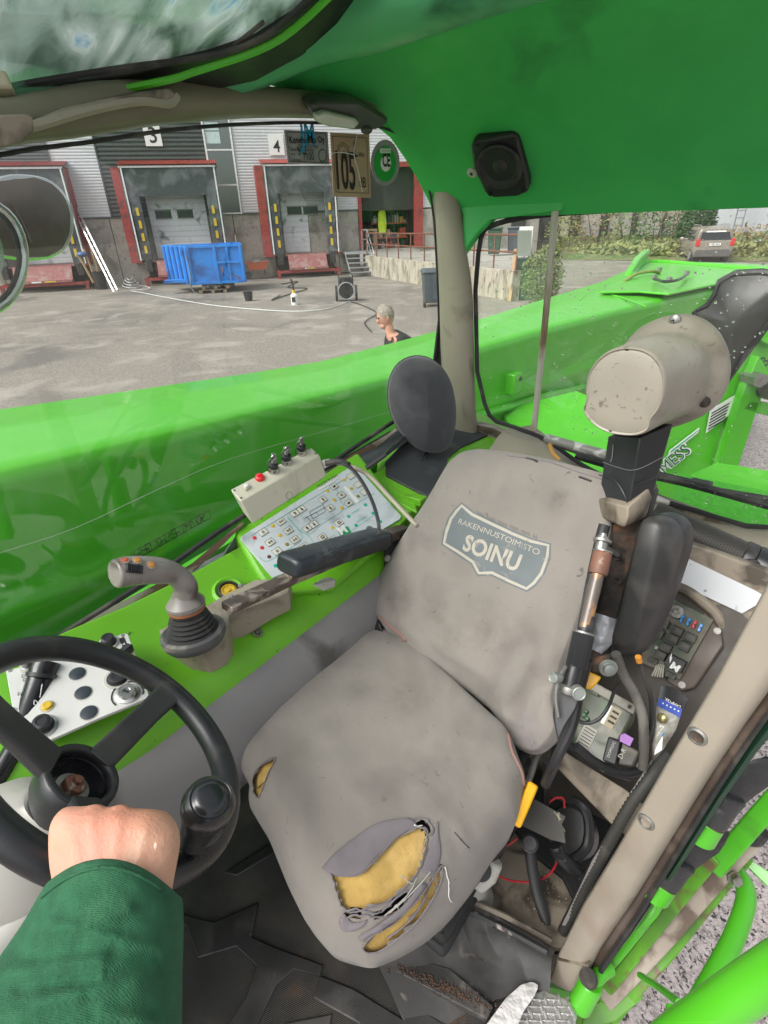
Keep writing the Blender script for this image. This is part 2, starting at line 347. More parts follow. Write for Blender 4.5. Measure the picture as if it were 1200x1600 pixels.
def dock(u0, u1, label, sag=0):
    W_ = u1-u0; t = thing('dock_shelter', label, 'loading dock', BP((u0+u1)/2, 0, GZ), 'loading docks along the warehouse')
    zt = 3.75; zb = 0.0; D = 1.0
    # red side walls, ribbed roof, grey front curtain, yellow marks
    for s, a, b in ((1, u0, u0+.12), (-1, u1-.12, u1)):
        mk('side_wall', bbox(a, b, .02, D, zb-.1, zt), REDP, t)
        mk('edge_trim', bbox(a if s < 0 else b-.06, a+.06 if s < 0 else b, D, D+.05, zb, zt), TRIM, t)
        mk('edge_cover', bbox(a+.061 if s < 0 else a, b if s < 0 else b-.061, D, D+.04, zb, zt), CURT, t)
        c0, c1 = (u0+.14, u0+.62) if s > 0 else (u1-.62, u1-.14)
        mk('side_curtain', bbox(c0, c1, D-.12, D-.02, zb, zt-.05), CURT, t, bevel=.03)
        cc = c0+.26 if s > 0 else c1-.26
        for k in range(4): mk('yellow_marker', bbox(cc-.06, cc+.06, D-.02, D+.012, .3+k*.52, .62+k*.52), YEL, t)
        mk('bumper', bbox(cc-.14, cc+.14, D-.2, D+.02, -.52, .02), RUBBER, t, bevel=.03)
    mk('red_jamb_panel', bbox(u0-.36, u0-.01, .02, D-.03, zb-.1, zt), REDP, t)
    mk('head_curtain', bbox(u0+.12, u1-.12, D-.06, D-.015, 2.62, zt-.02), CURT, t)
    mk('edge_trim', bbox(u0, u1, D, D+.05, zt-.04, zt+.03), TRIM, t)
    vs = []; n = int(W_/.09)
    for i in range(n*2+1):
        u = u0-.06+(W_+.12)*i/(2*n); z = zt+.06+(.035 if i % 2 else 0)
        vs += [BP(u, -.02, z+.25), BP(u, D+.12, z)]
    mk('ribbed_roof', (vs, [(2*i, 2*i+1, 2*i+3, 2*i+2) for i in range(2*n)]), REDP, t, smooth=0)
    mk('roof_side', bbox(u0-.02, u1+.02, 0, D+.04, zt+.031, zt+.05), REDP, t)
    # sectional door deep inside, with two small windows
    du0, du1 = u0+.75, u1-.75
    if sag: du0 += .0; du1 -= .65
    dr = mk('roller_door', bbox(du0, du1, .032, .06, 0, 2.75), DOORG, t)
    k = 0; z = .02
    while z < 2.65:
        mk('slat', bbox(du0, du1, .061, .08, z+.01, z+.215), DOORG, dr, bevel=.006); z += .23
    for uu in (du0+.3, du0+1.3 if W_ > 3.6 else du0+1.1):
        w = mk('window', bbox(uu, uu+.72, .081, .1, 1.72, 2.07), BLACK, dr); mk('window_frame', join(bbox(uu-.03, uu+.75, .101, .108, 2.05, 2.1), bbox(uu-.03, uu+.75, .101, .108, 1.69, 1.74)), LAD_, dr)
    mk('inner_side', bbox(u0+.12, u0+.16, .032, D-.13, 0, zt-.1), CURT, t); mk('inner_side', bbox(u1-.16, u1-.12, .03, D-.13, 0, zt-.1), CURT, t)
    mk('inner_roof', bbox(u0+.17, u1-.17, .03, D-.13, zt-.16, zt-.1), CURT, t)
    # red steel dock platform on legs
    mk('platform_deck', bbox(u0+.62, u1-.62, .02, D-.1, -.10, -.02), REDW, t)
    mk('platform_apron', extr([BP(u0+.75, D-.05, -.05), BP(u1-.75, D-.05, -.05), BP(u1-.75, D+.28, -.62), BP(u0+.75, D+.28, -.62)], BN*.03), REDW, t)
    mk('platform_lip', bbox(u0+.75, u1-.75, D+.22, D+.5, -.72, -.62), REDW, t)
    mk('front_beam', bbox(u0+.1, u1-.1, D+.3, D+.42, -.86, -.74), REDP, t)
    for u in (u0+.2, u1-.2):
        mk('leg', bbox(u-.07, u+.07, D+.28, D+.42, GZ, -.86), REDP, t); mk('side_beam', bbox(u-.06, u+.06, .02, D+.27, -.86, -.74), REDP, t)
    mk('safety_label', bbox(u1-1.9, u1-1.45, D+.5, D+.506, -.70, -.64), YEL, t); mk('safety_label', bbox(u0+1.5, u0+1.9, D+.5, D+.506, -.70, -.64), WHITE, t)
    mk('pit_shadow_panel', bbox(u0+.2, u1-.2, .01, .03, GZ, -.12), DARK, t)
    return t
dock(-9.9, -5.95, 'leftmost loading dock, its door partly hidden behind the round mirror')
dock(-3.7, .45, 'loading dock under the number 3 sign, blue container standing in front')
dock(2.55, 6.0, 'loading dock under the number 4 sign, beside the metal stairs', 1)
# open shop bay right of dock 4
bay = thing('workshop_bay', 'open workshop doorway with red posts, full of tools and shelves', 'doorway', BP(9, 0, 0))
mk('door_post', bbox(7.25, 7.42, -.1, .12, 0, 3.9), REDP, bay); mk('door_post', bbox(10.3, 10.75, -.1, .12, 0, 3.9), REDP, bay); mk('lintel', bbox(7.43, 10.29, -.1, .1, 3.7, 3.9), REDP, bay)
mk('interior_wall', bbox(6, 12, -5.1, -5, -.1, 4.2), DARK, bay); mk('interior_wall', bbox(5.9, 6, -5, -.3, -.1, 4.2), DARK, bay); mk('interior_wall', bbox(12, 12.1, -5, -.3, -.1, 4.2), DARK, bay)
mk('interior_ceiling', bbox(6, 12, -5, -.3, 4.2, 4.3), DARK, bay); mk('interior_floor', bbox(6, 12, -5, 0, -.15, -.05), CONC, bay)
ORNG = mat('orange_red_shelf', (.45, .07, .03), .5); WOODT = mat('pale_wood', (.4, .27, .14), .6)
sh = thing('shelf_rack', 'tall orange storage rack loaded with parts inside the workshop doorway', 'shelf', BP(9.2, -1.4, 0))
for u in (8.2, 9.5, 10.25):
    for o in (-1.7, -1.15): mk('upright', bbox(u-.03, u+.03, o-.03, o+.03, -.05, 3.6), BLACK, sh)
for z in (.45, 1.15, 1.8, 2.5, 3.2): mk('shelf_board', bbox(8.2, 10.25, -1.75, -1.1, z, z+.06), ORNG, sh)
cols = [(.5, .42, .3), (.05, .12, .35), (.55, .55, .5), (.05, .2, .06), (.45, .05, .04), (.03, .03, .03), (.5, .3, .06), (.3, .3, .3)]
random.seed(5)
for z in (.51, 1.21, 1.86, 2.56, -.05):
    u = 8.3
    while u < 10.1:
        w = random.uniform(.12, .34); h = random.uniform(.15, .48); c = random.choice(cols)
        mk('stored_box', bbox(u, u+w, -1.6, -1.15-random.random()*.1, z, z+h) if random.random() < .6 else lathe(BP(u+w/2, -1.3, z), (0, 0, 1), [(w/2, 0), (w/2, h*.7), (w*.2, h*.85), (w*.2, h)], 10), mat('stored_%d' % cols.index(c), c, .5), label=None, cat='box', kind=None, group='goods stored on the orange rack')['label'] = 'small container among the goods on the orange workshop rack'; u += w+.04
mk('safety_vest', loft([[BP(8.72+x*w, -.75+y*.06, z) for x, y in [(math.cos(a), math.sin(a)) for a in [k*math.pi/6 for k in range(12)]]] for z, w in ((.75, .2), (1.1, .24), (1.6, .22), (1.9, .17), (2.05, .06))]), mat('hi_vis_yellow', (.55, .75, .03), .6, bump=(12, .03)), label='bright yellow safety vest hanging in the workshop doorway', cat='vest')
wb = thing('workbench', 'wooden workbench just inside the workshop doorway', 'table', BP(7.9, -.8, 0))
mk('bench_top', bbox(7.45, 8.35, -1.0, -.4, .85, .95), WOODT, wb, bevel=.01)
for u in (7.52, 8.28):
    for o in (-.93, -.47): mk('leg', bbox(u-.05, u+.05, o-.04, o+.04, -.05, .85), WOODT, wb)
# raised ramp with rail: from the stairs towards the right
rp0 = BP(6.45, 1.9, 0); 
q1 = at(572, 430, 'z', GZ); q2 = at(678, 447, 'z', GZ); q3 = at(798, 471, 'z', GZ); rd = (q3-q1); rd.z = 0; rdn = rd.normalized(); rN = Vector((rdn.y, -rdn.x, 0))
if rN.dot(CAM-q2) < 0: rN = -rN
q1 = q1+rdn*.0; L = rd.length
ztop = hp(678, 409, q2, rN).z
STAINC = mat('stained_ramp_concrete', (.42, .38, .31), .85, var=.15, bump=(20, .004), dirt=[((.2, .17, .11), 2.2, .5, .3), ((.12, .1, .07), 9, .6, .15)], stretch=(1, 1, .35))
rm = thing('loading_ramp', 'raised concrete ramp wall running from the stairs behind the cab window', 'ramp', q1)
for i in range(4):
    a = q1+rdn*(L*i/4+.01); b = q1+rdn*(L*(i+1)/4-.01); h = ztop-GZ
    mk('wall_panel', extr([a, b, b+Vector((0, 0, h)), a+Vector((0, 0, h))], -rN*.3), STAINC, rm, bevel=.01)
dfar = ray(835, 340); dfar.z = 0; dfar.normalize(); dfar = dfar*32; dfar.z = ztop-.02; q0z = q1-rN*.3; q0z.z = ztop-.02; q3z = q3-rN*.3; q3z.z = ztop-.02; q9 = BP(14, 0, ztop-.02)
mk('ramp_deck', extr([q0z, q3z, dfar, q9, BP(7.4, .02, ztop-.02)], (0, 0, -(ztop-.02-GZ))), CONC, rm)
RR = mat('rusty_rail', (.16, .06, .035), .7, var=.3)
rl = thing('ramp_railing', 'rusty steel railing along the top of the concrete ramp', 'railing', q1+Vector((0, 0, ztop-GZ)))
zt_ = Vector((0, 0, ztop-GZ))
for k in (1.0, .52): mk('rail', cyl(q1+zt_-rN*.1+Vector((0, 0, k)), q3+zt_-rN*.1+Vector((0, 0, k)), .03, 8), RR, rl)
for i in range(11):
    p = q1+rdn*(L*i/10)+zt_-rN*.1; mk('post', cyl(p-Vector((0, 0, .1)), p+Vector((0, 0, 1.0)), .028, 8), RR, rl)
# steel stairs
GALV = mat('galvanised_steel', (.42, .44, .45), .45, .6, var=.12)
st = thing('metal_stairs', 'short grey metal stairs with handrail beside dock four', 'stairs', BP(6.6, 1.8, GZ))
for i in range(5):
    z = GZ+.18+i*.2; mk('tread', bbox(6.15+.07*i*0, 7.3, 2.5-i*.24, 2.75-i*.24, z, z+.04), GALV, st)
mk('landing', bbox(6.15, 7.3, .1, 1.55, -.1, -.04), GALV, st)
for u in (6.13, 7.32):
    mk('stringer', extr([BP(u, 2.85, GZ), BP(u, 2.65, GZ), BP(u, 1.5, -.2), BP(u, 1.5, -.02)], BW*.03), GALV, st)
    if u > 7:
        for o, z in ((2.75, GZ+.1), (1.5, -.05), (.3, -.05)): mk('handrail_post', cyl(BP(u, o, z), BP(u, o, z+1.0), .022, 8), GALV, st)
        for k in (1.0, .55): mk('handrail', tube([BP(u, 2.85, GZ+.1+k-.1), BP(u, 2.75, GZ+.1+k), BP(u, 1.5, -.05+k), BP(u, .2, -.05+k)], .022, 8), GALV, st)
# blue roll-off container on pallets
BLUE = mat('blue_container_paint', (.015, .22, .66), .42, var=.1, dirt=[((.14, .08, .05), 2.5, .7, .08), ((.02, .1, .35), 1.2, .55, .2)])
ca = at(302, 460, 'z', GZ); cb = at(388, 455, 'z', GZ); cx = (cb-ca); cx.z = 0; cw = cx.length; cx.normalize(); cy = Vector((-cx.y, cx.x, 0)); 
if cy.dot(ca-CAM) < 0: cy = -cy
ct = thing('blue_container', 'bright blue open steel waste container standing on wooden pallets', 'container', ca)
zb = GZ+.35; h = hp(345, 382, ca, cy).z-zb; LEN = 2.6; tp = .15
def cp(x, y, z): return ca+cx*x+cy*y+Vector((0, 0, z-GZ))
sk = -1.15
P0 = [(0, 0), (cw, 0), (cw-.1, LEN), (sk, LEN)]
def cring(z, e=0): return [cp(x-(e if x < cw/2 else -e), y+(-e if y < .1 else e), z) for x, y in P0]
mk('front_panel', extr([cp(0, 0, zb), cp(cw, 0, zb), cp(cw, 0, zb+h), cp(0, 0, zb+h)], cy*.05), BLUE, ct, bevel=.01)
mk('side_panel', extr([cp(0, .05, zb), cp(sk, LEN, zb), cp(sk, LEN, zb+h), cp(0, .05, zb+h)], cx*.05), BLUE, ct, bevel=.01)
mk('side_panel', extr([cp(cw, .05, zb), cp(cw-.1, LEN, zb), cp(cw-.1, LEN, zb+h), cp(cw, .05, zb+h)], -cx*.05), BLUE, ct, bevel=.01)
mk('back_panel', extr([cp(sk, LEN, zb), cp(cw-.1, LEN, zb), cp(cw-.1, LEN, zb+h), cp(sk, LEN, zb+h)], -cy*.05), BLUE, ct, bevel=.01)
mk('floor_panel', extr([cp(0, .06, zb+.05), cp(cw, .06, zb+.05), cp(cw-.1, LEN-.06, zb+.05), cp(sk, LEN-.06, zb+.05)], (0, 0, .05)), BLUE, ct)
for i in range(3): mk('upright_rib', box(cp(cw*(.02+.48*i)+(0 if i else .05)-(.05 if i == 2 else 0), -.05, zb+h/2), (.1, .1, h), cx, cy), BLUE, ct, bevel=.008)
mk('upright_rib', box(cp(cw*.72, -.04, zb+h/2), (.08, .08, h-.1), cx, cy), BLUE, ct, bevel=.008)
for i in range(5):
    t_ = (i+.5)/5; mk('side_rib', box(cp(sk*t_-.05, LEN*t_, zb+h/2), (.09, .09, h-.06), cx, cy), BLUE, ct, bevel=.008)
mk('top_rail', box(cp(cw/2, -.03, zb+h-.05), (cw, .1, .1), cx, cy), BLUE, ct, bevel=.01); mk('bottom_rail', box(cp(cw/2, -.03, zb+.05), (cw, .1, .1), cx, cy), BLUE, ct, bevel=.01)
mk('cross_bar', box(cp(cw*.72, -.07, zb+h*.55), (cw*.5, .05, .08), cx, cy), BLUE, ct, bevel=.008)
mk('hook', tube([cp(cw*.6, -.1, zb+.3), cp(cw*.6, -.2, zb+.45), cp(cw*.6, -.1, zb+.6)], .025, 8, 4), RR, ct)
mk('chain', tube([cp(.0, -.1, zb+h*.8), cp(.05, -.14, zb+.4), cp(-.02, -.1, zb-.05), cp(.1, -.14, zb-.3)], .02, 6, 5), STEEL, ct)
# low forks
mk('low_frame', box(cp(-.6, .8, zb+.12), (1.0, .5, .12), cx, cy), BLUE, ct, bevel=.01)
PAL = mat('grey_pallet_wood', (.22, .18, .13), .8, var=.3, stretch=(1, 1, 4))
def pallet(x, y, z, label):
    t = thing('pallet', label, 'pallet', cp(x, y, z), 'pallets under the container')
    for i in range(5): mk('board', box(cp(x, y-.32+.16*i, z+.13), (1.1, .1, .022), cx, cy), PAL, t)
    for i in (-1, 0, 1):
        for j in (-1, 1): mk('block', box(cp(x+i*.48, y+j*.33, z+.07), (.14, .12, .09), cx, cy), PAL, t)
        mk('runner', box(cp(x+i*.48, y, z+.012), (.12, .8, .02), cx, cy), PAL, t)
pallet(cw*.36, .35, GZ, 'lower grey wooden pallet under the blue container'); pallet(cw*.42, .38, GZ+.155, 'upper grey wooden pallet directly beneath the blue container')
pallet(cw*.5, 2.0, GZ, 'grey wooden pallet under the far end of the blue container')
mk('bucket', lathe(at(389, 470, 'z', GZ), (0, 0, 1), [(.13, 0), (.17, .3), (.185, .31), (.15, .3), (.12, .04)], 14), BLACK, label='small black bucket on the ground at the container corner', cat='bucket')
# barrow with orange tray
b0 = at(405, 436, 'z', GZ); br = thing('wheelbarrow', 'orange tray wheelbarrow standing left of dock four', 'wheelbarrow', b0)
mk('tray', loft([[b0+BW*x*s+BN*y*s+Vector((0, 0, z)) for x, y in ((-.55, -.35), (.55, -.35), (.55, .35), (-.55, .35))] for z, s in ((.45, .7), (.78, 1), (.8, 1.05), (.76, .95), (.5, .66))]), mat('orange_tray', (.6, .12, .05), .5), br)
for s in (-1, 1): mk('leg', cyl(b0+BW*.35*s+BN*.2, b0+BW*.3*s+Vector((0, 0, .46)), .025, 8), BLACK, br)
mk('wheel', cyl(b0-BW*.5+BN*.05+Vector((0, 0, .2)), b0-BW*.5-BN*.05+Vector((0, 0, .2)), .2, 14), RUBBER, br)
mk('load', ball(b0+Vector((0, 0, .78)), (.3, .2, .13), 10, 6), mat('rubble', (.12, .11, .1), .9, bump=(20, .03)), br)
# ladder leaning on the base wall
LAD = mat('aluminium_ladder', (.62, .62, .6), .4, .5, var=.08)
la = at(181, 455, 'z', GZ); lt = BP(-6.1, .08, 2.35); ld = thing('ladder', 'aluminium ladder leaning against the concrete base left of dock three', 'ladder', la)
lu = (lt-la).normalized(); lsd = lu.cross(BN).normalized()*.085
for s in (-1, 1): mk('rail', tube([la+lsd*s, lt+lsd*s], .045, 4, sq=lsd), LAD, ld)
for i in range(14): p = la.lerp(lt, (i+.6)/14.5); mk('rung', cyl(p-lsd, p+lsd, .018, 6), LAD, ld)
bl = at(160, 452, 'z', GZ); bb = thing('waste_bin', 'black round waste bin with boards stuck in it by the ladder foot', 'bin', bl)
mk('bin_body', lathe(bl, (0, 0, 1), [(.24, 0), (.29, .75), (.31, .77), (.27, .76)], 16), BLACK, bb)
for i, (dx, h_) in enumerate(((-.15, 1.7), (.02, 1.9), (.2, 1.5), (-.3, 1.45))): mk('board', tube([bl+BW*dx+Vector((0, 0, .3)), bl+BW*(dx*1.9-.1)-BN*.25+Vector((0, 0, h_))], .05, 4), WOODT, bb)
mk('round_cap', ball(bl-BW*.45+BN*.05+Vector((0, 0, 1.5)), (.24, .24, .12), 12, 6), mat('dusty_blue_plastic', (.06, .12, .25), .5), bb)
# hose, bottle, washer, wheelie bin
g = lambda x, y, dz=.03: at(x, y, 'z', GZ)+Vector((0, 0, dz))
HOSE = mat('white_hose', (.6, .6, .58), .5)
mk('garden_hose', tube([g(198, 449), g(215, 446), g(235, 452), g(205, 455), g(225, 459), g(260, 466), g(330, 478), g(400, 485), g(460, 488), g(505, 485), g(530, 478), g(545, 472)], .015, 6, 6), HOSE, label='long white hose curving across the yard from the wall', cat='hose')
mk('hose_coil', tube([g(205+16*math.cos(a)*(1-.02*i), 448+4*math.sin(a), .03+.01*i) for i, a in enumerate([k*.55 for k in range(40)])], .02, 6), HOSE, label='loose coil of white hose on the ground below dock three', cat='hose')
mk('power_cable', tube([g(440, 445), g(465, 441), g(450, 450), g(480, 452), g(455, 460), g(425, 470), g(438, 463)], .02, 6, 6), BLACK, label='black cable lying in loops before dock four', cat='cable')
mk('washer_cable', tube([g(548, 472), g(575, 482), g(588, 492), g(570, 505), g(580, 520)], .015, 6, 6), BLACK, label='black cable running from the pressure washer towards the man', cat='cable')
bt = g(461, 476, 0); bo = thing('spray_bottle', 'white spray bottle with long nozzle standing alone on the yard', 'bottle', bt)
mk('bottle_body', lathe(bt, (0, 0, 1), [(.11, 0), (.12, .05), (.12, .3), (.05, .38), (.05, .42)], 14), WHITE, bo); mk('nozzle', tube([bt+Vector((0, 0, .42)), bt+Vector((0, 0, .62)), bt+Vector((-.05, -.02, .8))], .03, 8), BLACK, bo); mk('collar', lathe(bt, (0, 0, 1), [(.06, .37), (.06, .46)], 10), YEL, bo); mk('bottle_label', box(bt+Vector((.06, -.1, .17)), (.12, .012, .16), (.8, .6, 0), (.6, -.8, 0)), INK, bo)
pw = g(542, 470, 0); pc = (CAM-pw); pc.z = 0; pc.normalize(); ps = Vector((-pc.y, pc.x, 0)); pt = thing('pressure_washer', 'dark wheeled pressure washer with round drum on the yard', 'pressure washer', pw)
Zv = Vector((0, 0, 1))
mk('drum', cyl(pw+pc*.18+Zv*.34, pw-pc*.12+Zv*.34, .26, 20), BLACK, pt, bevel=.02)
for s in (-1, 1):
    mk('wheel', cyl(pw+ps*.3*s+Zv*.26, pw+ps*.38*s+Zv*.26, .25, 18), RUBBER, pt, bevel=.02)
    mk('handle_bar', tube([pw+ps*.24*s+Zv*.2, pw+ps*.24*s-pc*.1+Zv*.8, pw+ps*.15*s-pc*.12+Zv*.9], .022, 8), BLACK, pt)
mk('motor_housing', box(pw+Zv*.66, (.46, .3, .2), ps, pc), BLACK, pt, bevel=.03); mk('grip', cyl(pw+ps*.16-pc*.12+Zv*.9, pw-ps*.16-pc*.12+Zv*.9, .03, 8), RUBBER, pt)
mk('drum_guard', tube([pw+pc*.2+Zv*.34+(ps*math.cos(a)+Zv*math.sin(a))*.27 for a in [k*math.pi/10 for k in range(20)]], .018, 6, closed=True), GALV, pt)
wbp = g(673, 478, 0); wt = thing('wheelie_bin', 'dark grey wheelie bin half hidden by the cab pillar', 'bin', wbp)
mk('bin_body', loft([[wbp+ps*x*s+pc*y*s+Zv*z for x, y in ((-.27, -.3), (.27, -.3), (.27, .3), (-.27, .3))] for z, s in ((.12, .78), (.95, 1))]), mat('grey_bin_plastic', (.07, .085, .1), .5), wt, bevel=.02)
mk('bin_lid', loft([[wbp+ps*x*s+pc*y*s+Zv*z for x, y in ((-.3, -.34), (.3, -.34), (.3, .32), (-.3, .32))] for z, s in ((.96, 1), (1.02, 1), (1.08, .8))]), MATS['grey_bin_plastic'], wt, bevel=.02)
for s in (-1, 1): mk('wheel', cyl(wbp+ps*.2*s+pc*.28+Zv*.1, wbp+ps*.27*s+pc*.28+Zv*.1, .1, 12), RUBBER, wt)
# the man bending by the machine
SKIN = mat('skin', (.55, .27, .19), .5, var=.1, bump=(60, .001))
def skinbody(name, pts, edges, rad, m, parent, sub=2):
    base = rootloc(parent); me = bpy.data.meshes.new(name); me.from_pydata([tuple(Vector(p)-base) for p in pts], edges, [])
    o = bpy.data.objects.new(name, me); COL.objects.link(o); o.parent = parent; o.modifiers.new('skin', 'SKIN')
    for i, r in enumerate(rad):
        r = (r, r) if isinstance(r, (int, float)) else r; me.skin_vertices[0].data[i].radius = r
    me.skin_vertices[0].data[0].use_root = True
    s = o.modifiers.new('sub', 'SUBSURF'); s.levels = s.render_levels = sub
    bpy.context.view_layer.update(); dg = bpy.context.evaluated_depsgraph_get(); me2 = bpy.data.meshes.new_from_object(o.evaluated_get(dg)); o.modifiers.clear(); o.data = me2; me2.materials.clear(); me2.materials.append(m); me2.shade_smooth(); return o
hd = dp(602, 494, 6.1); fl = Vector((hd.x, hd.y, GZ)); fd = (CAM-hd); fd.z = 0; fd.normalize(); sdv = Vector((-fd.y, fd.x, 0))
fw = (fd*.25-sdv*.95).normalized()*1.0
if (fw.dot(RT)) > 0: fw = -fw
lf = Vector((-fw.y, fw.x, 0)); man = thing('person', 'man with short fair hair in a black t-shirt, bending forward beyond the green boom', 'person', fl-fw*.25)
pel = fl-fw*.42+Zv*.86; chs = Vector((hd.x, hd.y, hd.z-.285))-fw*.13
pts = [pel, pel.lerp(chs, .5)+Zv*.02, chs, chs+fw*.07+Zv*.08, hd-fw*.02-Zv*.06]
ed = [(0, 1), (1, 2), (2, 3), (3, 4)]; rd_ = [(.15, .12), (.15, .12), (.16, .13), (.06, .06), (.06, .06)]
def limb(fr, ps_, rs):
    global pts, ed, rd_
    last = fr
    for p, r in zip(ps_, rs): pts.append(p); rd_.append(r); ed.append((last, len(pts)-1)); last = len(pts)-1
for s in (-1, 1):
    limb(2, [chs+lf*.2*s+Zv*.02, chs+lf*.26*s+fw*.05-Zv*.26, chs+lf*.2*s+fw*.25-Zv*.42, chs+lf*.18*s+fw*.32-Zv*.46], [.075, .05, .038, .035])
    limb(0, [pel+lf*.1*s-Zv*.08, fl-fw*.15+lf*.13*s+Zv*.48, fl-fw*.3+lf*.13*s+Zv*.09, fl-fw*.14+lf*.14*s+Zv*.04], [.1, .075, .045, .04])
skinbody('body', pts, ed, rd_, SKIN, man)
BLKC = mat('black_cotton', (.015, .015, .017), .85, bump=(30, .004))
skinbody('shirt', [pel, pel.lerp(chs, .5)+Zv*.02, chs, chs+fw*.03+Zv*.04]+[chs+lf*.2*s+Zv*.02 for s in (-1, 1)]+[chs+lf*.25*s+fw*.03-Zv*.2 for s in (-1, 1)], [(0, 1), (1, 2), (2, 3), (2, 4), (2, 5), (4, 6), (5, 7)], [(.17, .14), (.17, .14), (.18, .15), .09, .1, .1, .075, .075], BLKC, man)
skinbody('trousers', [pel, pel+lf*.1-Zv*.08, pel-lf*.1-Zv*.08, fl-fw*.15+lf*.13+Zv*.48, fl-fw*.15-lf*.13+Zv*.48, fl-fw*.3+lf*.13+Zv*.12, fl-fw*.3-lf*.13+Zv*.12], [(0, 1), (0, 2), (1, 3), (2, 4), (3, 5), (4, 6)], [(.17, .14), .12, .12, .09, .09, .07, .07], mat('dark_trousers', (.03, .035, .05), .85), man)
hax = (fw*.35+Zv*.94).normalized(); hf = (fw*.94-Zv*.35).normalized()
mk('head', join(ball(hd, (.098, .077, .118), 18, 12, hf, lf, hax), ball(hd+hf*.1-hax*.02, (.022, .014, .026), 8, 6, hf, lf, hax), ball(hd+hf*.06-hax*.085, (.045, .045, .035), 10, 6, hf, lf, hax), ball(hd+lf*.078-hf*.005-hax*.01, (.02, .01, .033), 8, 6, hf, lf, hax), ball(hd-lf*.078-hf*.005-hax*.01, (.02, .01, .033), 8, 6, hf, lf, hax)), SKIN, man, smooth=180)
for s in (-1, 1): mk('eye', ball(hd+hf*.09+lf*.032*s+hax*.018, .011, 8, 6), INK, man)
HAIR = mat('fair_hair', (.30, .26, .21), .75, var=.4, bump=(90, .006))
vs, fs = ball(hd-hf*.012+hax*.022, (.1, .085, .112), 24, 16, hf, lf, hax)
vs = [v+(v-hd).normalized()*.008*noise.noise(v*45) for v in vs]
mk('hair', (vs, [f for f in fs if (sum((vs[i] for i in f), Vector())/len(f)-hd).dot(hax) > -.01 or (sum((vs[i] for i in f), Vector())/len(f)-hd).dot(hf) < -.035]), HAIR, man, smooth=180)
# ---------- far right yard ----------
FW_ = mat('pale_warehouse_wall', (.42, .44, .46), .6, var=.05)
FB = thing('far_warehouse', 'pale grey warehouse behind the hedge and parked car', 'building', (-12, 50, GZ))
def farpt(x, dist): d = ray(x, 340); d.z = 0; d.normalize(); return Vector((0, 0, GZ))+d*dist
fA = farpt(760, 44); fB = farpt(1080, 47); fC = farpt(1330, 44)
mk('wall', extr([fA, fB, fB+Zv*9, fA+Zv*9], (0, .4, 0)), CONC, FB); mk('wall', extr([fB+Zv*0, fC, fC+Zv*9, fB+Zv*9], (0, .4, 0)), FW_, FB)
cdn = (CAM-fB); cdn.z = 0; cdn.normalize()
mk('wall_base', extr([fB+cdn*.1, fC+cdn*.1, fC+cdn*.1+Zv*1.1, fB+cdn*.1+Zv*1.1], (0, .05, 0)), CONC, FB)
for i in range(6):
    a = fA.lerp(fB, .12+.15*i)+cdn*.25; mk('dark_door', extr([a, a.lerp(fB, .09), a.lerp(fB, .09)+Zv*2.6, a+Zv*2.6], (0, .1, 0)), DARK, FB)
fl1 = farpt(1150, 43.5); fla = thing('wall_ladder', 'thin fixed ladder on the far pale warehouse wall', 'ladder', fl1)
for s in (0, .5): mk('rail', cyl(fl1+R0*s+Zv*1.2, fl1+R0*s+Zv*7, .04, 6), GALV, fla)
for i in range(14): mk('rung', cyl(fl1+Zv*(1.5+.4*i), fl1+R0*.5+Zv*(1.5+.4*i), .03, 5), GALV, fla)
GRASS = mat('rough_grass', (.10, .14, .035), .9, var=.4, dirt=((.2, .17, .08), 1.2, .5, .3), bump=(8, .15))
v0, v1, v2, v3 = farpt(890, 37), farpt(1330, 35), farpt(1330, 43), farpt(860, 43)
mk('grass_verge', ([v0+Zv*.02, v1+Zv*.02, v2+Zv*1.1, v3+Zv*1.1], [(0, 1, 2, 3)]), GRASS, kind='structure', smooth=0)
def leaves(c, rx, ry, rz, n, size, rnd, shape='ell', hang=0):
    vs = []; fs = []
    for i in range(n):
        while 1:
            p = Vector((rnd.uniform(-1, 1), rnd.uniform(-1, 1), rnd.uniform(-1, 1)))
            if p.length < 1 and (p.length > .45 or rnd.random() < .3) and noise.noise(p*2.3+Vector(c)) > -.25: break
        if shape == 'cone':
            z = rnd.random()**1.4; r = (1-z)**.75*math.sqrt(rnd.random()*.5+.5); a = rnd.random()*6.283; q = Vector((math.cos(a)*r*rx, math.sin(a)*r*ry, z*rz))
        else: q = Vector((p.x*rx, p.y*ry, p.z*rz))
        q = Vector(c)+q; s = size*rnd.uniform(.6, 1.4); d = Vector((rnd.gauss(0, 1), rnd.gauss(0, 1), rnd.gauss(0, .7))).normalized(); e = d.orthogonal().normalized()
        k = len(vs); vs += [q, q+d*s*.5+e*s*.28, q+d*s, q+d*s*.5-e*s*.28]; fs.append((k, k+1, k+2, k+3))
    return vs, fs
def leafm(name, c): return mat(name, c, .6, var=.45, spec=.3)
LG = [leafm('leaf_green', (.12, .20, .05)), leafm('leaf_yellow_green', (.26, .28, .08)), leafm('leaf_dark', (.05, .11, .035)), leafm('leaf_autumn', (.28, .20, .10))]
BARK = mat('bark', (.09, .07, .05), .9, bump=(60, .01))
rnd = random.Random(11)
def shrub(name, label, cat, c, r, h, m, n=1800, size=.14, group=None):
    t = thing(name, label, cat, c, group)
    for k in range(4):
        a = rnd.random()*6.28; mk('stem', tube([c, c+Vector((math.cos(a)*r*.3, math.sin(a)*r*.3, h*.5)), c+Vector((math.cos(a)*r*.55, math.sin(a)*r*.55, h*.9))], [.04, .03, .01], 6, 4), BARK, t)
    g1 = leaves(c+Zv*h*.52, r, r, h*.52, n, size, rnd); mk('foliage', g1, m, t, smooth=0)
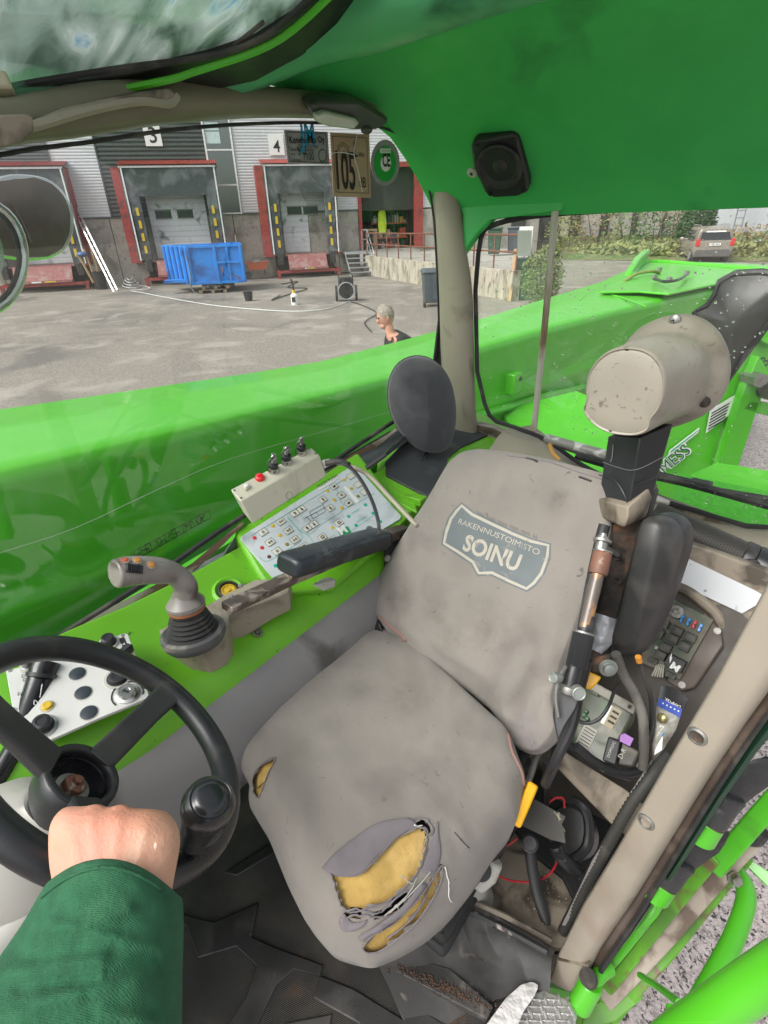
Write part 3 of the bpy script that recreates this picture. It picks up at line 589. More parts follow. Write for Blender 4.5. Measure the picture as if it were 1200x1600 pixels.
for i, (px, d, r, h, mi, lb) in enumerate(((885, 41, 1.3, 2.6, 1, 'leftmost thin yellow-green shrub against the far concrete wall'), (935, 41, 1.6, 3.6, 3, 'reddish autumn shrub against the far wall, right of the thin one'), (985, 40, 1.6, 3.2, 0, 'green shrub at the middle of the far hedge row'), (1030, 41, 1.5, 2.4, 2, 'low dark conifer shrub left of the thuja'), (1058, 42, 1.3, 4.2, 3, 'tall brownish shrub directly left of the thuja'), (1185, 40, 1.6, 1.6, 3, 'dry low shrub right of the parked car'), (1250, 39, 1.6, 1.9, 1, 'yellow-green shrub at the right end of the verge'))):
    shrub('shrub', lb, 'shrub', farpt(px, d), r, h, LG[mi], 560, .17, 'shrubs on the far verge')
mk('tall_grass', leaves(farpt(1080, 38.5)+Zv*.35, 9, 2.2, .5, 6000, .3, rnd), leafm('dry_grass', (.20, .21, .07)), kind='stuff', smooth=0)
tc = farpt(1092, 41); th = thing('thuja_tree', 'dense dark green conical thuja behind the parked car', 'tree', tc)
mk('trunk', tube([tc, tc+Zv*5], [.12, .04], 8), BARK, th); mk('crown', leaves(tc+Zv*.3, 1.15, 1.15, 6.4, 9000, .2, rnd, 'cone'), LG[2], th, smooth=0)
# green cabinet / sign / bush at ramp end
sp = g(812, 468, 0); sn = (CAM-sp); sn.z = 0; sn.normalize(); ss = Vector((-sn.y, sn.x, 0))
ss = ss if ss.dot(RT) > 0 else -ss
gc = thing('utility_cabinet', 'dark green utility cabinet at the end of the concrete ramp', 'cabinet', sp)
mk('cabinet_body', box(sp+Zv*.62, (.42, .4, 1.24), ss, sn), mat('dark_green_steel', (.02, .07, .04), .5), gc, bevel=.02); mk('cabinet_door', box(sp+Zv*.6+sn*.205, (.36, .02, 1.1), ss, sn), MATS['dark_green_steel'], gc, bevel=.008)
sg = sp+ss*.02-sn*.15; sb = thing('notice_board', 'white notice board with black lettering standing above the green cabinet', 'sign', sg)
mk('board', box(sg+Zv*1.7, (.42, .05, .82), ss, sn), WHITE, sb, bevel=.02); mk('post', cyl(sg, sg+Zv*1.4, .03, 8), GALV, sb)
for i in range(7): mk('printed_line', box(sg+Zv*(1.42+.09*i)+sn*.028, (.3-.05*(i % 3), .004, .035), ss, sn), INK, sb)
pl_ = tube([g(797, 471, 0), g(800, 469, 0)+Zv*1.5], .07, 4); mk('leaning_plank', pl_, WOODT, label='weathered plank leaning on the ramp end beside the cabinet', cat='plank')
bc = g(842, 478, 0); bs = thing('bush', 'leafy willow bush growing beside the green cabinet', 'bush', bc)
for k in range(9):
    a = k*.7; mk('stem', tube([bc, bc+Vector((math.cos(a)*.2, math.sin(a)*.2, .8)), bc+Vector((math.cos(a)*.55, math.sin(a)*.5, 1.6))], [.02, .015, .005], 5, 3), BARK, bs)
mk('foliage', leaves(bc+Zv*.8, .62, .62, .8, 2600, .075, rnd), leafm('willow_leaf', (.14, .19, .06)), bs, smooth=0)
for px, d, lb in ((775, 27, 'dark green recycling bin on the deck behind the railing, left one'), (806, 27.5, 'dark grey bin on the deck behind the railing, right of the green one')):
    p = farpt(px, d); p.z = ztop; t = thing('deck_bin', lb, 'bin', p, 'bins on the ramp deck')
    m_ = MATS['dark_green_steel'] if 'recycling' in lb else MATS['grey_bin_plastic']
    mk('bin_body', loft([[p+ss*x*s+sn*y*s+Zv*z for x, y in ((-.3, -.3), (.3, -.3), (.3, .3), (-.3, .3))] for z, s in ((.05, .8), (1.0, 1))]), m_, t, bevel=.03); mk('bin_lid', box(p+Zv*1.06, (.68, .68, .1), ss, sn), m_, t, bevel=.04)
# brown estate car seen from behind
cp0 = at(1110, 411, 'z', GZ); cf = (cp0-CAM); cf.z = 0; cf.normalize(); cr = Vector((cf.y, -cf.x, 0)); ang = math.radians(15)
cf = Matrix.Rotation(ang, 3, 'Z') @ cf; cr = Vector((cf.y, -cf.x, 0))
CARP = mat('brown_metallic_paint', (.30, .265, .22), .3, .3, coat=.6, var=.03); CGL = glass('car_glass', (.06, .07, .08), .5)
car = thing('parked_car', 'brown compact SUV parked facing away by the thuja', 'car', cp0)
def K(x, y, z): return cp0+cr*x+cf*y+Zv*z
def crs(y, w0, w1, w2, z0, z1, z2): return [K(x, y, z) for x, z in ((-w0, z0), (-w1, (z0+z1)/2), (-w1, z1), (-w2, z2), (-w2*.85, z2+.04), (w2*.85, z2+.04), (w2, z2), (w1, z1), (w1, (z0+z1)/2), (w0, z0))]
mk('body', loft([crs(0, .72, .85, .82, .35, .75, .98), crs(.08, .8, .9, .85, .28, .8, 1.0), crs(.9, .82, .9, .86, .25, .85, 1.0), crs(3.0, .82, .9, .84, .25, .85, .98), crs(3.9, .8, .88, .8, .28, .72, .88), crs(4.2, .7, .8, .7, .35, .62, .74)]), CARP, car, bevel=.03)
mk('roof', loft([crs(.25, .84, .8, .7, .95, 1.3, 1.5), crs(.6, .84, .8, .68, .95, 1.35, 1.62), crs(2.2, .84, .8, .68, .95, 1.35, 1.62), crs(3.1, .8, .78, .72, .93, 1.0, 1.1)]), CARP, car, bevel=.03)
mk('rear_window', extr([K(-.7, .06, 1.03), K(.7, .06, 1.03), K(.6, .3, 1.5), K(-.6, .3, 1.5)], cf*.05), mat('dark_car_glass', (.02, .022, .025), .12), car)
for s in (-1, 1):
    mk('side_window', extr([K(.855*s, .75, 1.03), K(.855*s, 2.7, 1.03), K(.75*s, 2.3, 1.5), K(.75*s, .75, 1.5)], cr*.02*s), CGL, car)
    mk('tail_light', loft([[K(s*x, y, z) for x, z in ((.66, .78), (.88, .78), (.86, 1.12), (.72, 1.12))] for y in (-.03, .15)]), mat('red_lamp', (.55, .01, .01), .25, coat=.6), car, bevel=.02)
    for y in (.75, 3.3):
        w = mk('wheel', cyl(K(.68*s, y, .33), K(.9*s, y, .33), .33, 20), RUBBER, car, bevel=.03); mk('rim', cyl(K(.895*s, y, .33), K(.915*s, y, .33), .21, 14), GALV, w)
    mk('roof_rail', tube([K(.66*s, .5, 1.66), K(.66*s, .8, 1.72), K(.66*s, 2.0, 1.72), K(.66*s, 2.3, 1.66)], .02, 6), GALV, car)
    mk('door_mirror', ball(K(s*.98, 2.7, 1.05), (.12, .07, .09), 10, 6), CARP, car)
mk('rear_bumper', loft([[K(x, y, z) for x, z in ((-.82, .3), (.82, .3), (.84, .62), (-.84, .62))] for y in (-.1, .1)]), mat('grey_bumper', (.09, .085, .08), .6), car, bevel=.04)
npl = mk('number_plate', box(K(0, -.035, .86), (.52, .015, .12), cr, cf), WHITE, car); text3('MBJ-963', K(-.21, -.045, .82), K(.21, -.045, .82), -cf, 1.0, INK, npl)
bnr = mk('window_banner', extr([K(-.45, .22, 1.40), K(.45, .22, 1.40), K(.43, .245, 1.455), K(-.43, .245, 1.455)], -cf*.012), WHITE, car)

# cracks in the yard
def gcrack(px, w=.02, seed=1):
    w *= .55
    P_ = cat_rom([at(x, y, 'z', GZ) for x, y in px], 8); vs = []
    for i, p in enumerate(P_):
        t = (P_[min(i+1, len(P_)-1)]-P_[max(0, i-1)]).normalized(); s = Vector((-t.y, t.x, 0)); q = p+s*noise.noise(Vector((i*.7, seed, 0)))*.12; ww = w*(.4+.8*abs(noise.noise(Vector((i*.9, seed, 5)))))
        vs += [q+s*ww+Zv*.004, q-s*ww+Zv*.004]
    return vs, [(2*i, 2*i+1, 2*i+3, 2*i+2) for i in range(len(P_)-1)]
cr_ = mk('asphalt_cracks', join(gcrack([(0, 505), (120, 500), (230, 515), (330, 505)], .02, 1), gcrack([(330, 505), (400, 520), (470, 500), (560, 505)], .02, 2), gcrack([(0, 560), (90, 548), (160, 560)], .012, 5), gcrack([(820, 480), (900, 440), (960, 420)], .02, 6), gcrack([(880, 395), (960, 400), (1050, 398)], .03, 7)), mat('crack_filler', (.11, .10, .09), .9), kind='stuff', smooth=0)
# =============== THE BOOM AND CHASSIS ===============
boom = thing('telescopic_boom', 'long bright green telescopic boom lying beside the cab', 'boom', (-1.35, 1.2, .3))
def bring(y, x0, x1, zr, zf, zg=None):
    c = .035
    return [Vector((x0, y, -.1)), Vector((x0, y, zr-.33)), Vector((x0+.012, y, zr-.31)), Vector((x0+.012, y, zr-.285)), Vector((x0, y, zr-.26)), Vector((x0, y, zr-.24)), Vector((x0, y, zr-c-.012)), Vector((x0, y, zr-c)), Vector((x0-.008, y, zr-c*.4)), Vector((x0-c*.4, y, zr-.008)), Vector((x0-c, y, zr)), Vector((x0-c-.012, y, zr)), Vector((x0-(x0-x1)*.5, y, (zr+zf)/2+.004)), Vector((x1+c, y, zf)), Vector((x1, y, zf-c)), Vector((x1, y, -.1))]
rings = []
for y, zr, zf, x0, x1 in ((-2.6, 1.06, 1.1, -1.16, -1.66), (-.6, .965, .99, -1.15, -1.62), (.27, .912, .93, -1.15, -1.6), (.7, .876, .888, -1.15, -1.59), (1.2, .838, .843, -1.15, -1.57), (1.5, .815, .823, -1.16, -1.55), (2.1, .802, .81, -1.17, -1.55), (2.8, .80, .815, -1.09, -1.51), (3.5, .80, .82, -.97, -1.51), (4.1, .80, .82, -.83, -1.51), (4.7, .80, .82, -.66, -1.52), (6.0, .79, .82, -.42, -1.66), (7.0, .79, .82, -.3, -1.75)):
    rings.append(bring(y, x0, x1, zr, zf))
vs = []
for i in range(len(rings)-1):
    for k in range(6): vs.append([a.lerp(b, k/6) for a, b in zip(rings[i], rings[i+1])])
vs.append(rings[-1])
mk('outer_section', loft(vs), GREENB, boom, smooth=50)
mk('top_plate', extr([at(x, y, 'z', .826) for x, y in ((936, 459), (955, 448), (985, 432), (1012, 409), (1100, 414), (1230, 424), (1200, 432), (1120, 446), (1045, 462), (1000, 458))], (0, 0, .014)), GREENB, boom, bevel=.005)
mk('pivot_lug', extr([at(x, y, 'z', .84)+Vector((0, 0, dz)) for x, y, dz in ((985, 432, 0), (1012, 409, 0), (1012, 409, .12), (998, 420, .10), (988, 430, .04))], (-.06, .02, 0)), GREENB, boom, bevel=.01)
mk('front_lip', tube([at(x, y, 'z', .845) for x, y in ((988, 430), (1012, 409), (1100, 414), (1230, 425))], .02, 8, 4), GREENB, boom)
HOSEY = mat('yellow_green_hose', (.25, .3, .05), .5)
mk('hydraulic_hose', tube([at(975, 440, 'z', .84), at(995, 428, 'z', .87), at(1018, 424, 'z', .87), at(1030, 426, 'z', .85)], .013, 8, 6), HOSEY, boom)
mk('cover_rod', tube([at(1022, 436, 'z', .872), at(1040, 440, 'z', .89), at(1060, 437, 'z', .89), at(1072, 430, 'z', .872)], .01, 8, 5), BLACK, boom)
for x, y in ((1022, 437), (1072, 430), (1030, 424), (1045, 440)): p = at(x, y, 'z', .866); mk('bolt', cyl(p, p+Zv*.03, .022, 6), STEEL, boom)
p = at(801, 598, 'x', -1.12); mk('side_bracket', box(p, (.06, .085, .10)), GREENB, boom, bevel=.006); mk('bracket_hole', cyl(p+Vector((.03, .02, .02)), p+Vector((.034, .02, .02)), .012, 10), BLACK, boom)
# lower rib and deck
mk('lower_rib', tube([(-1.165, 2.0, .50), (-1.08, 2.8, .43), (-.99, 3.4, .37)], .02, 8), GREENB, boom)
mk('boom_seam', tube([at(x, y, 'z', .813) for x, y in ((905, 470), (925, 458), (960, 462), (985, 470), (1010, 480))], .006, 6, 5), GREENB, boom)
# decal line printed on the boom side
for k in range(9):
    x = 214+k*13; y = 866-k*7.2; c = at(x, y, 'x', -1.136); w = .012+.004*(k % 3)
    mk('printed_pictogram', tube([c+Vector((0, a*w, b*.011)) for a, b in ((-1, -1), (1, -1), (1, 1), (-1, 1))], .0009, 4, closed=True), INK, boom)
    for q in range(3): mk('printed_mark', tube([c+Vector((0, random.uniform(-w, w)*.7, random.uniform(-.008, .008))), c+Vector((0, random.uniform(-w, w)*.7, random.uniform(-.008, .008)))], .0011, 4), INK, boom)
for k in range(4): mk('printed_line', tube([at(215+k*28, 873-k*16, 'x', -1.136), at(236+k*28, 861-k*16, 'x', -1.136)], .0009, 4), INK, boom)
for a, b_, s in (((802, 632), (825, 637), 'EZG'), ((808, 640), (822, 645), 'GLASS')): text(s, a, b_, (-1.146, 0, 0), (1, 0, 0), 1, INK, boom)
# chassis and rear frame seen through the rear window
ch = thing('chassis_frame', 'bright green rear chassis plates behind the cab with warning sticker', 'vehicle frame', (-.4, 2.6, -.8))
# upright side plate: measured on the plane through its foot
PP = Vector((-.62, 2.3, 0)); PN = nrm(.62, -.78, .10)
def pslab(name, px, th=.03, P=PP, N=PN, m=GREENB, **k): return mk(name, slab(px, P, N, th), m, ch, bevel=.005, **k)
pslab('side_plate', [(930, 760), (945, 700), (1010, 640), (1200, 440), (1240, 400), (1330, 300), (1330, 480), (1215, 560), (1160, 700), (1105, 800), (1000, 840)])
pslab('upper_arm', [(1168, 520), (1260, 400), (1330, 330), (1330, 400), (1210, 545)], .05, PP+PN*.05)
pslab('stiffener', [(1120, 738), (1166, 600), (1186, 556), (1202, 585), (1150, 742)], .05, PP+PN*.06)
pslab('stiffener', [(1160, 640), (1172, 625), (1260, 640), (1260, 665)], .05, PP+PN*.06)
DK = Vector((0, 0, -.05)); DN = nrm(0, -.25, 1)
pslab('deck_plate', [(780, 640), (900, 610), (970, 640), (985, 700), (960, 790), (860, 760)], .04, Vector((-.5, 1.9, .28)), nrm(.05, -.25, 1))
pslab('cross_beam', [(1080, 740), (1120, 722), (1260, 745), (1260, 775), (1070, 762)], .06, Vector((-.3, 1.8, .30)), nrm(.05, -.4, 1))
SEC = mat('serrated_green_step', (.05, .36, .012), .5, bump=(160, .004)); 
mk('step_grating', slab([(1060, 740), (1240, 775), (1240, 850), (1050, 790)], Vector((-.3, 1.8, .33)), nrm(.05, -.4, 1), .01), SEC, ch)
w_ = mk('warning_sticker', slab([(1110, 640), (1163, 609), (1150, 640), (1103, 677)], PP+PN*.012, PN, .002), WHITE, ch)
for i in range(6): mk('printed_line', slab([(1112-i*1.2, 645+i*5), (1140-i*1.6, 629+i*5.2), (1140-i*1.6, 631+i*5.2), (1112-i*1.2, 647+i*5)], PP+PN*.0135, PN, .001), INK, w_)
mk('warning_triangle', slab([(1144, 640), (1158, 618), (1155, 636)], PP+PN*.0135, PN, .001), YEL, w_)
TEAL = mat('teal_print', (.02, .38, .22), .4)
s_ = mk('stripe_sticker', slab([(1046, 704), (1093, 668), (1091, 676), (1044, 713)], PP+PN*.012, PN, .002), WHITE, ch); mk('stripe', slab([(1049, 704), (1091, 672), (1090, 674), (1047, 709)], PP+PN*.0135, PN, .001), TEAL, s_)
text('MESS', (1037, 741), (1082, 705), PP+PN*.013, PN, 1.25, WHITE, ch, bold=.035); text('MESS', (1039, 740), (1080, 706), PP+PN*.014, PN, 1.25, mat('dark_green_print', (.01, .12, .08), .4), ch)
text('3', (1196, 573), (1203, 566), PP+PN*.013, PN, 1, INK, ch)
# hydraulic fitting on the plate
p = hp(1187, 607, PP+PN*.03, PN); mk('hose_fitting', cyl(p, p+PN*.12, .035, 12), BLACK, ch, bevel=.006); mk('fitting_nut', cyl(p-RT*.06+UP*.05, p+PN*.1-RT*.06+UP*.05, .03, 6), STEEL, ch)
# black work-light shroud standing behind the cab
P_ = (Vector((-.2, 2.2, 0)), nrm(-.2, -1, .1))
shl = [(1086, 487), (1105, 478), (1118, 460), (1125, 440), (1150, 427), (1190, 425), (1235, 432), (1225, 470), (1190, 520), (1160, 560), (1135, 600), (1100, 560)]
def curved(px, P, N, th, bulge, n=5):
    ring = resamp([hp(x, y, P, N) for x, y in px], 48); c = sum(ring, Vector())/len(ring); N = Vector(N)
    R_ = [[c.lerp(p, s)+N*bulge*(1-s**2.2) for p in ring] for s in (1, .95, .85, .65, .4, .15)]
    back = [[c.lerp(p, s)+N*(bulge*(1-s**2.2)-th) for p in ring] for s in (.15, .4, .65, .85, .95, 1)]
    return loft(back+R_)
ex = thing('rear_mudguard', 'dark grey curved plastic guard rising behind the round canister', 'guard', hp(1150, 560, *P_))
mk('shell', curved(shl, *P_, .012, .05), mat('dark_grey_guard', (.045, .042, .042), .38, rvar=.1, var=.15, dirt=((.1, .09, .085), 4, .6, .2)), ex, smooth=60)
mk('edge_rim', tube([hp(x, y, *P_) for x, y in shl], .012, 8, closed=True), BLACK, ex)
# =============== CAB SHELL ===============
WX = -.90; RY = 1.40
roof = thing('cab_roof', 'moulded green plastic cab roof liner over the rear of the cab', 'cab roof', (-.4, 1.0, 1.5))
# liner profile rows (y,z) from the rear window edge forward to the hatch
def hatch(x):  # y of the hatch edge
    K_ = ((-.905, .645), (-.88, .69), (-.84, .74), (-.78, .79), (-.70, .81), (-.60, .80), (-.50, .785), (-.3, .77), (.4, .76))
    for (a, fa), (b, fb) in zip(K_, K_[1:]):
        if x <= b: return fa+(fb-fa)*(x-a)/(b-a)
    return .76
rows = []
for i in range(15):
    t = i/14; row = []
    for j in range(25):
        x = -.905+1.25*j/24
        y0 = RY-.012; ye = hatch(x)
        s = t; z_side = -.06*max(0, 1-(x+.905)/.16)**2*min(1, max(0, (s-.3)/.3))
        y = y0+(ye-y0)*s**1.05; z = 1.30+.29*(1-(1-s)**2.6)+z_side
        z -= .03*max(0, (s-.75)/.25)**2
        if s < .12: z += .0
        row.append(Vector((x, y, z)))
    rows.append(row)
edge = [[p+Vector((0, .0, .0)) for p in rows[-1]], [p+Vector((0, -.012, .008)) for p in rows[-1]], [p+Vector((0, -.02, .035)) for p in rows[-1]], [p+Vector((0, -.012, .075)) for p in rows[-1]]]
top = [[p+Vector((0, .0, .09)) for p in r] for r in reversed(rows)]
mk('liner', loft(rows+edge[1:]+top, closed=False), GREENR, roof, smooth=60)
# hatch edge lip, paler
lip = [[p+Vector((0, dy, dz)) for p in rows[-1]] for dy, dz in ((.11, .004), (.085, -.016), (.03, -.030), (-.015, -.020), (-.03, .03), (-.02, .08))]
mk('hatch_lip', loft(lip, closed=False), mat('pale_green_plastic', (.075, .33, .15), .42, var=.08, dirt=((.02, .1, .05), 6, .58, .25)), roof, smooth=70)
# corner drop of the liner over the rear pillar
cn = [(640, 205), (690, 255), (712, 300), (722, 330), (721, 398), (745, 366), (765, 343), (820, 332), (840, 250), (760, 160)]
mk('corner_drop', slab([(668, 250), (700, 290), (722, 335), (721, 400), (745, 366), (768, 343), (880, 328), (880, 280), (700, 210)], (0, RY-.03, 0), (0, -1, .0), .03), GREENR, roof, bevel=.004)
LT = bvh([o for o in bpy.data.objects if o.name == 'liner'][0])
for x, y in ((738, 269),):
    p, N_ = cast(LT, x, y); sc = mk('screw', lathe(p, N_, [(.013, 0), (.013, .003), (.006, .006), (.004, .006)], 14), LGREY, roof); mk('screw_hole', cyl(p+N_*.006, p+N_*.0065, .004, 8), INK, sc)
# speaker
spk = thing('ceiling_speaker', 'square black loudspeaker with round cone on the green liner', 'speaker', at(780, 260, 'y', RY-.10))
LT = bvh([o for o in bpy.data.objects if o.name == 'liner'][0]); SP, SN = cast(LT, 780, 262); SN = (SN+Vector((.15, -.15, 0))).normalized(); SP = SP+SN*.03
def hs_(x, y, o=0): return hp(x, y, SP+SN*o, SN)
sq = [(735, 228), (742, 219), (800, 209), (809, 214), (826, 285), (825, 300), (812, 306), (768, 309), (758, 303), (739, 262)]
mk('housing', extr([hs_(x, y, 0) for x, y in sq], -SN*.06), BLACK, spk, bevel=.006)
c = hs_(781, 260, .001); mk('ring', lathe(c, SN, [(.05, 0), (.053, .006), (.047, .008), (.043, .002), (.03, -.004), (.018, -.007), (.016, .0), (.008, .006), (.001, .007)], 28, cap=False), RUBBER, spk)
for x, y in ((745, 228), (803, 218), (818, 296), (766, 302)): p = hs_(x, y, .001); mk('screw', cyl(p, p+SN*.003, .005, 8), BLACKG, spk)
# interior lamp
lampp = thing('interior_lamp', 'small interior lamp with milky lens on the header, switched off', 'lamp', at(545, 190, 'x', -.84))
LN = nrm(1, .0, -.6)
mk('lamp_body', slab([(487, 168), (500, 158), (560, 157), (600, 180), (609, 186), (604, 196), (590, 203), (545, 203), (498, 186)], at(545, 185, 'x', -.84), LN, .035), mat('dark_lamp_body', (.05, .055, .045), .4), lampp, bevel=.006)
mk('lamp_lens', slab([(495, 182), (510, 176), (556, 186), (563, 192), (553, 203), (515, 199), (497, 192)], at(545, 185, 'x', -.825), LN, .015), mat('milky_lens', (.45, .47, .40), .25, coat=.4), lampp, bevel=.004)
mk('switch', ball(at(573, 203, 'x', -.82), (.012, .012, .008), 12, 6), BLACK, lampp)
# side header + rear corner pillar (one beige moulding traced on the window plane)
frame = thing('window_surround', 'beige cab window surround with header and rear corner pillar', 'window frame', (-.86, 1.0, .7))
def strip(name, pairs, off, m, k=6, parent=None, bevel=0, smooth=60, mid=.45):
    """band between two traced edges given as 3-D points; bulges by off"""
    A = cat_rom([a for a, b in pairs], k); B = cat_rom([b for a, b in pairs], k); off = Vector(off)
    ws = [0, .04, .15, .5, .85, .96, 1]; bs = [-1.0, -.2, .6, 1, .6, -.2, -1.0]
    R_ = []
    for a, b in zip(A, B): R_.append([a.lerp(b, w)+off*s for w, s in zip(ws, bs)]+[b-off*2.4, a-off*2.4])
    return mk(name, loft(R_), m, parent, smooth=smooth)
hx = lambda x, y: at(x, y, 'x', WX+.02)
HDR = mat('header_plastic', (.16, .15, .10), .5, var=.06)
pairs = [((-160, 310), (-160, 150)), ((0, 247), (0, 150)), ((140, 226), (140, 125)), ((275, 206), (275, 118)), ((400, 196), (400, 130)), ((500, 196), (500, 140)), ((580, 200), (600, 150)), ((625, 215), (670, 165)), ((652, 244), (700, 215))]
strip('header', [(hx(a[0], a[1]-15), hx(*b)) for a, b in pairs], (.016, 0, 0), HDR, parent=frame)
mk('header_ridge', tube([at(x, y, 'x', WX+.05) for x, y in ((-20, 215), (60, 195), (140, 172), (215, 158), (262, 162), (277, 150))], .006, 6, 5), BEIGE, frame)
pl2 = [((640, 240), (705, 205)), ((660, 262), (716, 290)), ((673, 300), (722, 330)), ((680, 350), (728, 380)), ((686, 450), (738, 450)), ((688, 530), (741, 530)), ((690, 580), (742, 590)), ((690, 640), (745, 650)), ((690, 720), (750, 720))]
def P3(q): return [hp(q[0][0], q[0][1], (WX+.03, RY-.04, 0), nrm(.7, -.7, 0)), hp(q[1][0], q[1][1], (WX+.10, RY-.03, 0), nrm(.3, -1, 0))]
strip('rear_pillar', [tuple(P3(q)) for q in pl2], (.008, -.012, 0), BEIGE, parent=frame)
# corner block of header on the left
mk('header_block', slab([(-60, 190), (0, 180), (40, 178), (52, 182), (54, 205), (35, 222), (-60, 245)], at(0, 200, 'x', WX+.09), nrm(1, 0, -.1), .08), BEIGED, frame, bevel=.01)
mk('header_step', slab([(50, 190), (110, 168), (200, 148), (268, 137), (278, 152), (272, 162), (255, 166), (215, 160), (120, 182), (55, 205)], at(160, 170, 'x', WX+.05), nrm(1, 0, -.15), .05), BEIGED, frame, bevel=.006)
# dark seal round side glass and rear glass
sealS = [(-160, 305), (0, 249), (140, 229), (275, 209), (400, 200), (500, 199), (580, 203), (625, 219), (650, 246), (668, 285), (678, 345), (684, 450), (686, 530), (684, 565)]
mk('side_window_seal', tube([at(x, y-(7 if x < 640 else 0), 'x', WX+.010) for x, y in sealS], .003, 6, 3), RUBBER, frame)
mk('pillar_gasket', slab([(677, 575), (686, 500), (692, 500), (693, 560), (692, 600), (680, 600)], (WX+.012, 0, 0), (1, 0, 0), .006), RUBBER, frame, bevel=.003)
sg_ = thing('side_window', 'large side window pane facing the green boom, with stickers on it', 'window', (WX, .7, .7))
mk('pane', extr([(WX, -.9, .55), (WX, 1.42, .55), (WX, 1.42, 1.62), (WX, -.9, 1.62)], (-.004, 0, 0)), glass('side_glass', (.96, .985, .97), .05, .05, (.6, .62, .6), 14, .56), sg_, smooth=0)
# stickers on the side glass
def sticker(name, label, poly, m, parent=None): return mk(name, slab(poly, (WX+.004, 0, 0), (1, 0, 0), .001), m, parent, label=label, cat='sticker') if parent is None else mk(name, slab(poly, (WX+.0055, 0, 0), (1, 0, 0), .001), m, parent)
SP_ = ((WX+.0055, 0, 0), (1, 0, 0))
def T(s, a, b, ys, m, p, lift=.0006, bold=0): return text(s, a, b, (WX+.005, 0, 0), (1, 0, 0), ys, m, p, lift=lift, th=0, bold=bold)
SILV = mat('silver_sticker', (.26, .27, .26), .4); TAN = mat('tan_sticker', (.42, .31, .20), .5); STB = mat('sticker_blue', (.02, .3, .5), .4); STG = mat('sticker_green', (.02, .33, .05), .4)
s1 = sticker('service_sticker', 'grey service sticker with blue initials on the side window, leftmost', [(444, 203), (512, 206), (515, 257), (450, 255)], SILV)
T('JM', (469, 226), (493, 226), 1.3, STB, s1, bold=.03); T('Konehuolto Oy', (452, 224), (507, 223), 1.0, INK, s1, .0012, bold=.02); T('Puh.040 737 4469', (467, 230), (497, 232), 1, INK, s1)
T('Seuraava huolto', (453, 236), (490, 237), 1, INK, s1); T('Pvm', (455, 243), (461, 243), 1, INK, s1); T('5/12', (466, 242), (479, 241), 1.4, INK, s1); T('Tuntimaara', (455, 251), (471, 252), 1, INK, s1); T('7100', (474, 251), (491, 250), 1.2, INK, s1)
mk('printed_ring', tube([at(504+6*math.cos(a), 243+10*math.sin(a), 'x', WX+.006) for a in [k*math.pi/8 for k in range(16)]], .0006, 4, closed=True), INK, s1)
mk('printed_border', tube([at(x, y, 'x', WX+.006) for x, y in ((448, 206), (509, 209), (512, 254), (453, 252))], .0006, 4, closed=True), INK, s1)
s2 = sticker('noise_sticker', 'tan sticker reading 105 dB in the middle of the three window stickers', [(516, 207), (577, 210), (580, 309), (521, 307)], TAN)
T('105', (527, 294), (556, 295), 2.0, INK, s2, bold=.02); T('dB', (562, 293), (572, 293), 1.3, INK, s2); T('L', (554, 245), (559, 245), 1.5, INK, s2); T('WA', (560, 245), (569, 246), 1, INK, s2)
mk('printed_border', tube([at(x, y, 'x', WX+.006) for x, y in ((520, 213), (573, 216), (576, 302), (525, 300))], .0006, 4, closed=True), INK, s2)
for r in (10, 7): mk('printed_hexagon', tube([at(536+r*math.cos(a), 237+r*1.5*math.sin(a), 'x', WX+.006) for a in [k*math.pi/3+.5 for k in range(6)]], .0005, 4, closed=True), INK, s2)
for pts_ in (((518, 240), (530, 238), (545, 240), (553, 242)), ((558, 210), (553, 240), (560, 268), (566, 300))): mk('white_crack', tube([at(x, y, 'x', WX+.0065) for x, y in pts_], .0009, 4, 4), WHITE, s2)
circ = lambda cx_, cy_, rx, ry, n=28: [(cx_+rx*math.cos(2*math.pi*k/n), cy_+ry*math.sin(2*math.pi*k/n)) for k in range(n)]
s3 = sticker('round_sticker', 'round green CE sticker, rightmost on the side window', circ(602, 254, 22.5, 36), SILV)
mk('green_disc', slab(circ(602, 256, 17, 28), (WX+.0055, 0, 0), (1, 0, 0), .001), STG, s3); mk('white_disc', slab(circ(603, 255, 8, 13), (WX+.0062, 0, 0), (1, 0, 0), .0005), WHITE, s3)
T('CE', (597, 260), (609, 260), 1.4, INK, s3, .002, bold=.03); mk('white_bar', slab([(594, 232), (611, 232), (611, 239), (594, 239)], (WX+.0062, 0, 0), (1, 0, 0), .0005), WHITE, s3); T('TURVALLINEN', (595, 237.5), (610, 237.5), 1.2, STG, s3, .002)
mk('small_window_label', slab([(809, 360), (831, 360), (829, 400), (808, 400)], (0, RY-.004, 0), (0, -1, 0), .001), WHITE, label='small white printed label stuck high on the rear window', cat='sticker')
# reflection of a wire in the side glass, drawn as a thin pale line
mk('wire_reflection', tube([at(x, y, 'x', WX+.004) for x, y in ((0, 864), (120, 824), (240, 768), (360, 717), (520, 670), (620, 640))], .0004, 4, 3), mat('pale_reflection', (.35, .4, .33), .5), sg_)
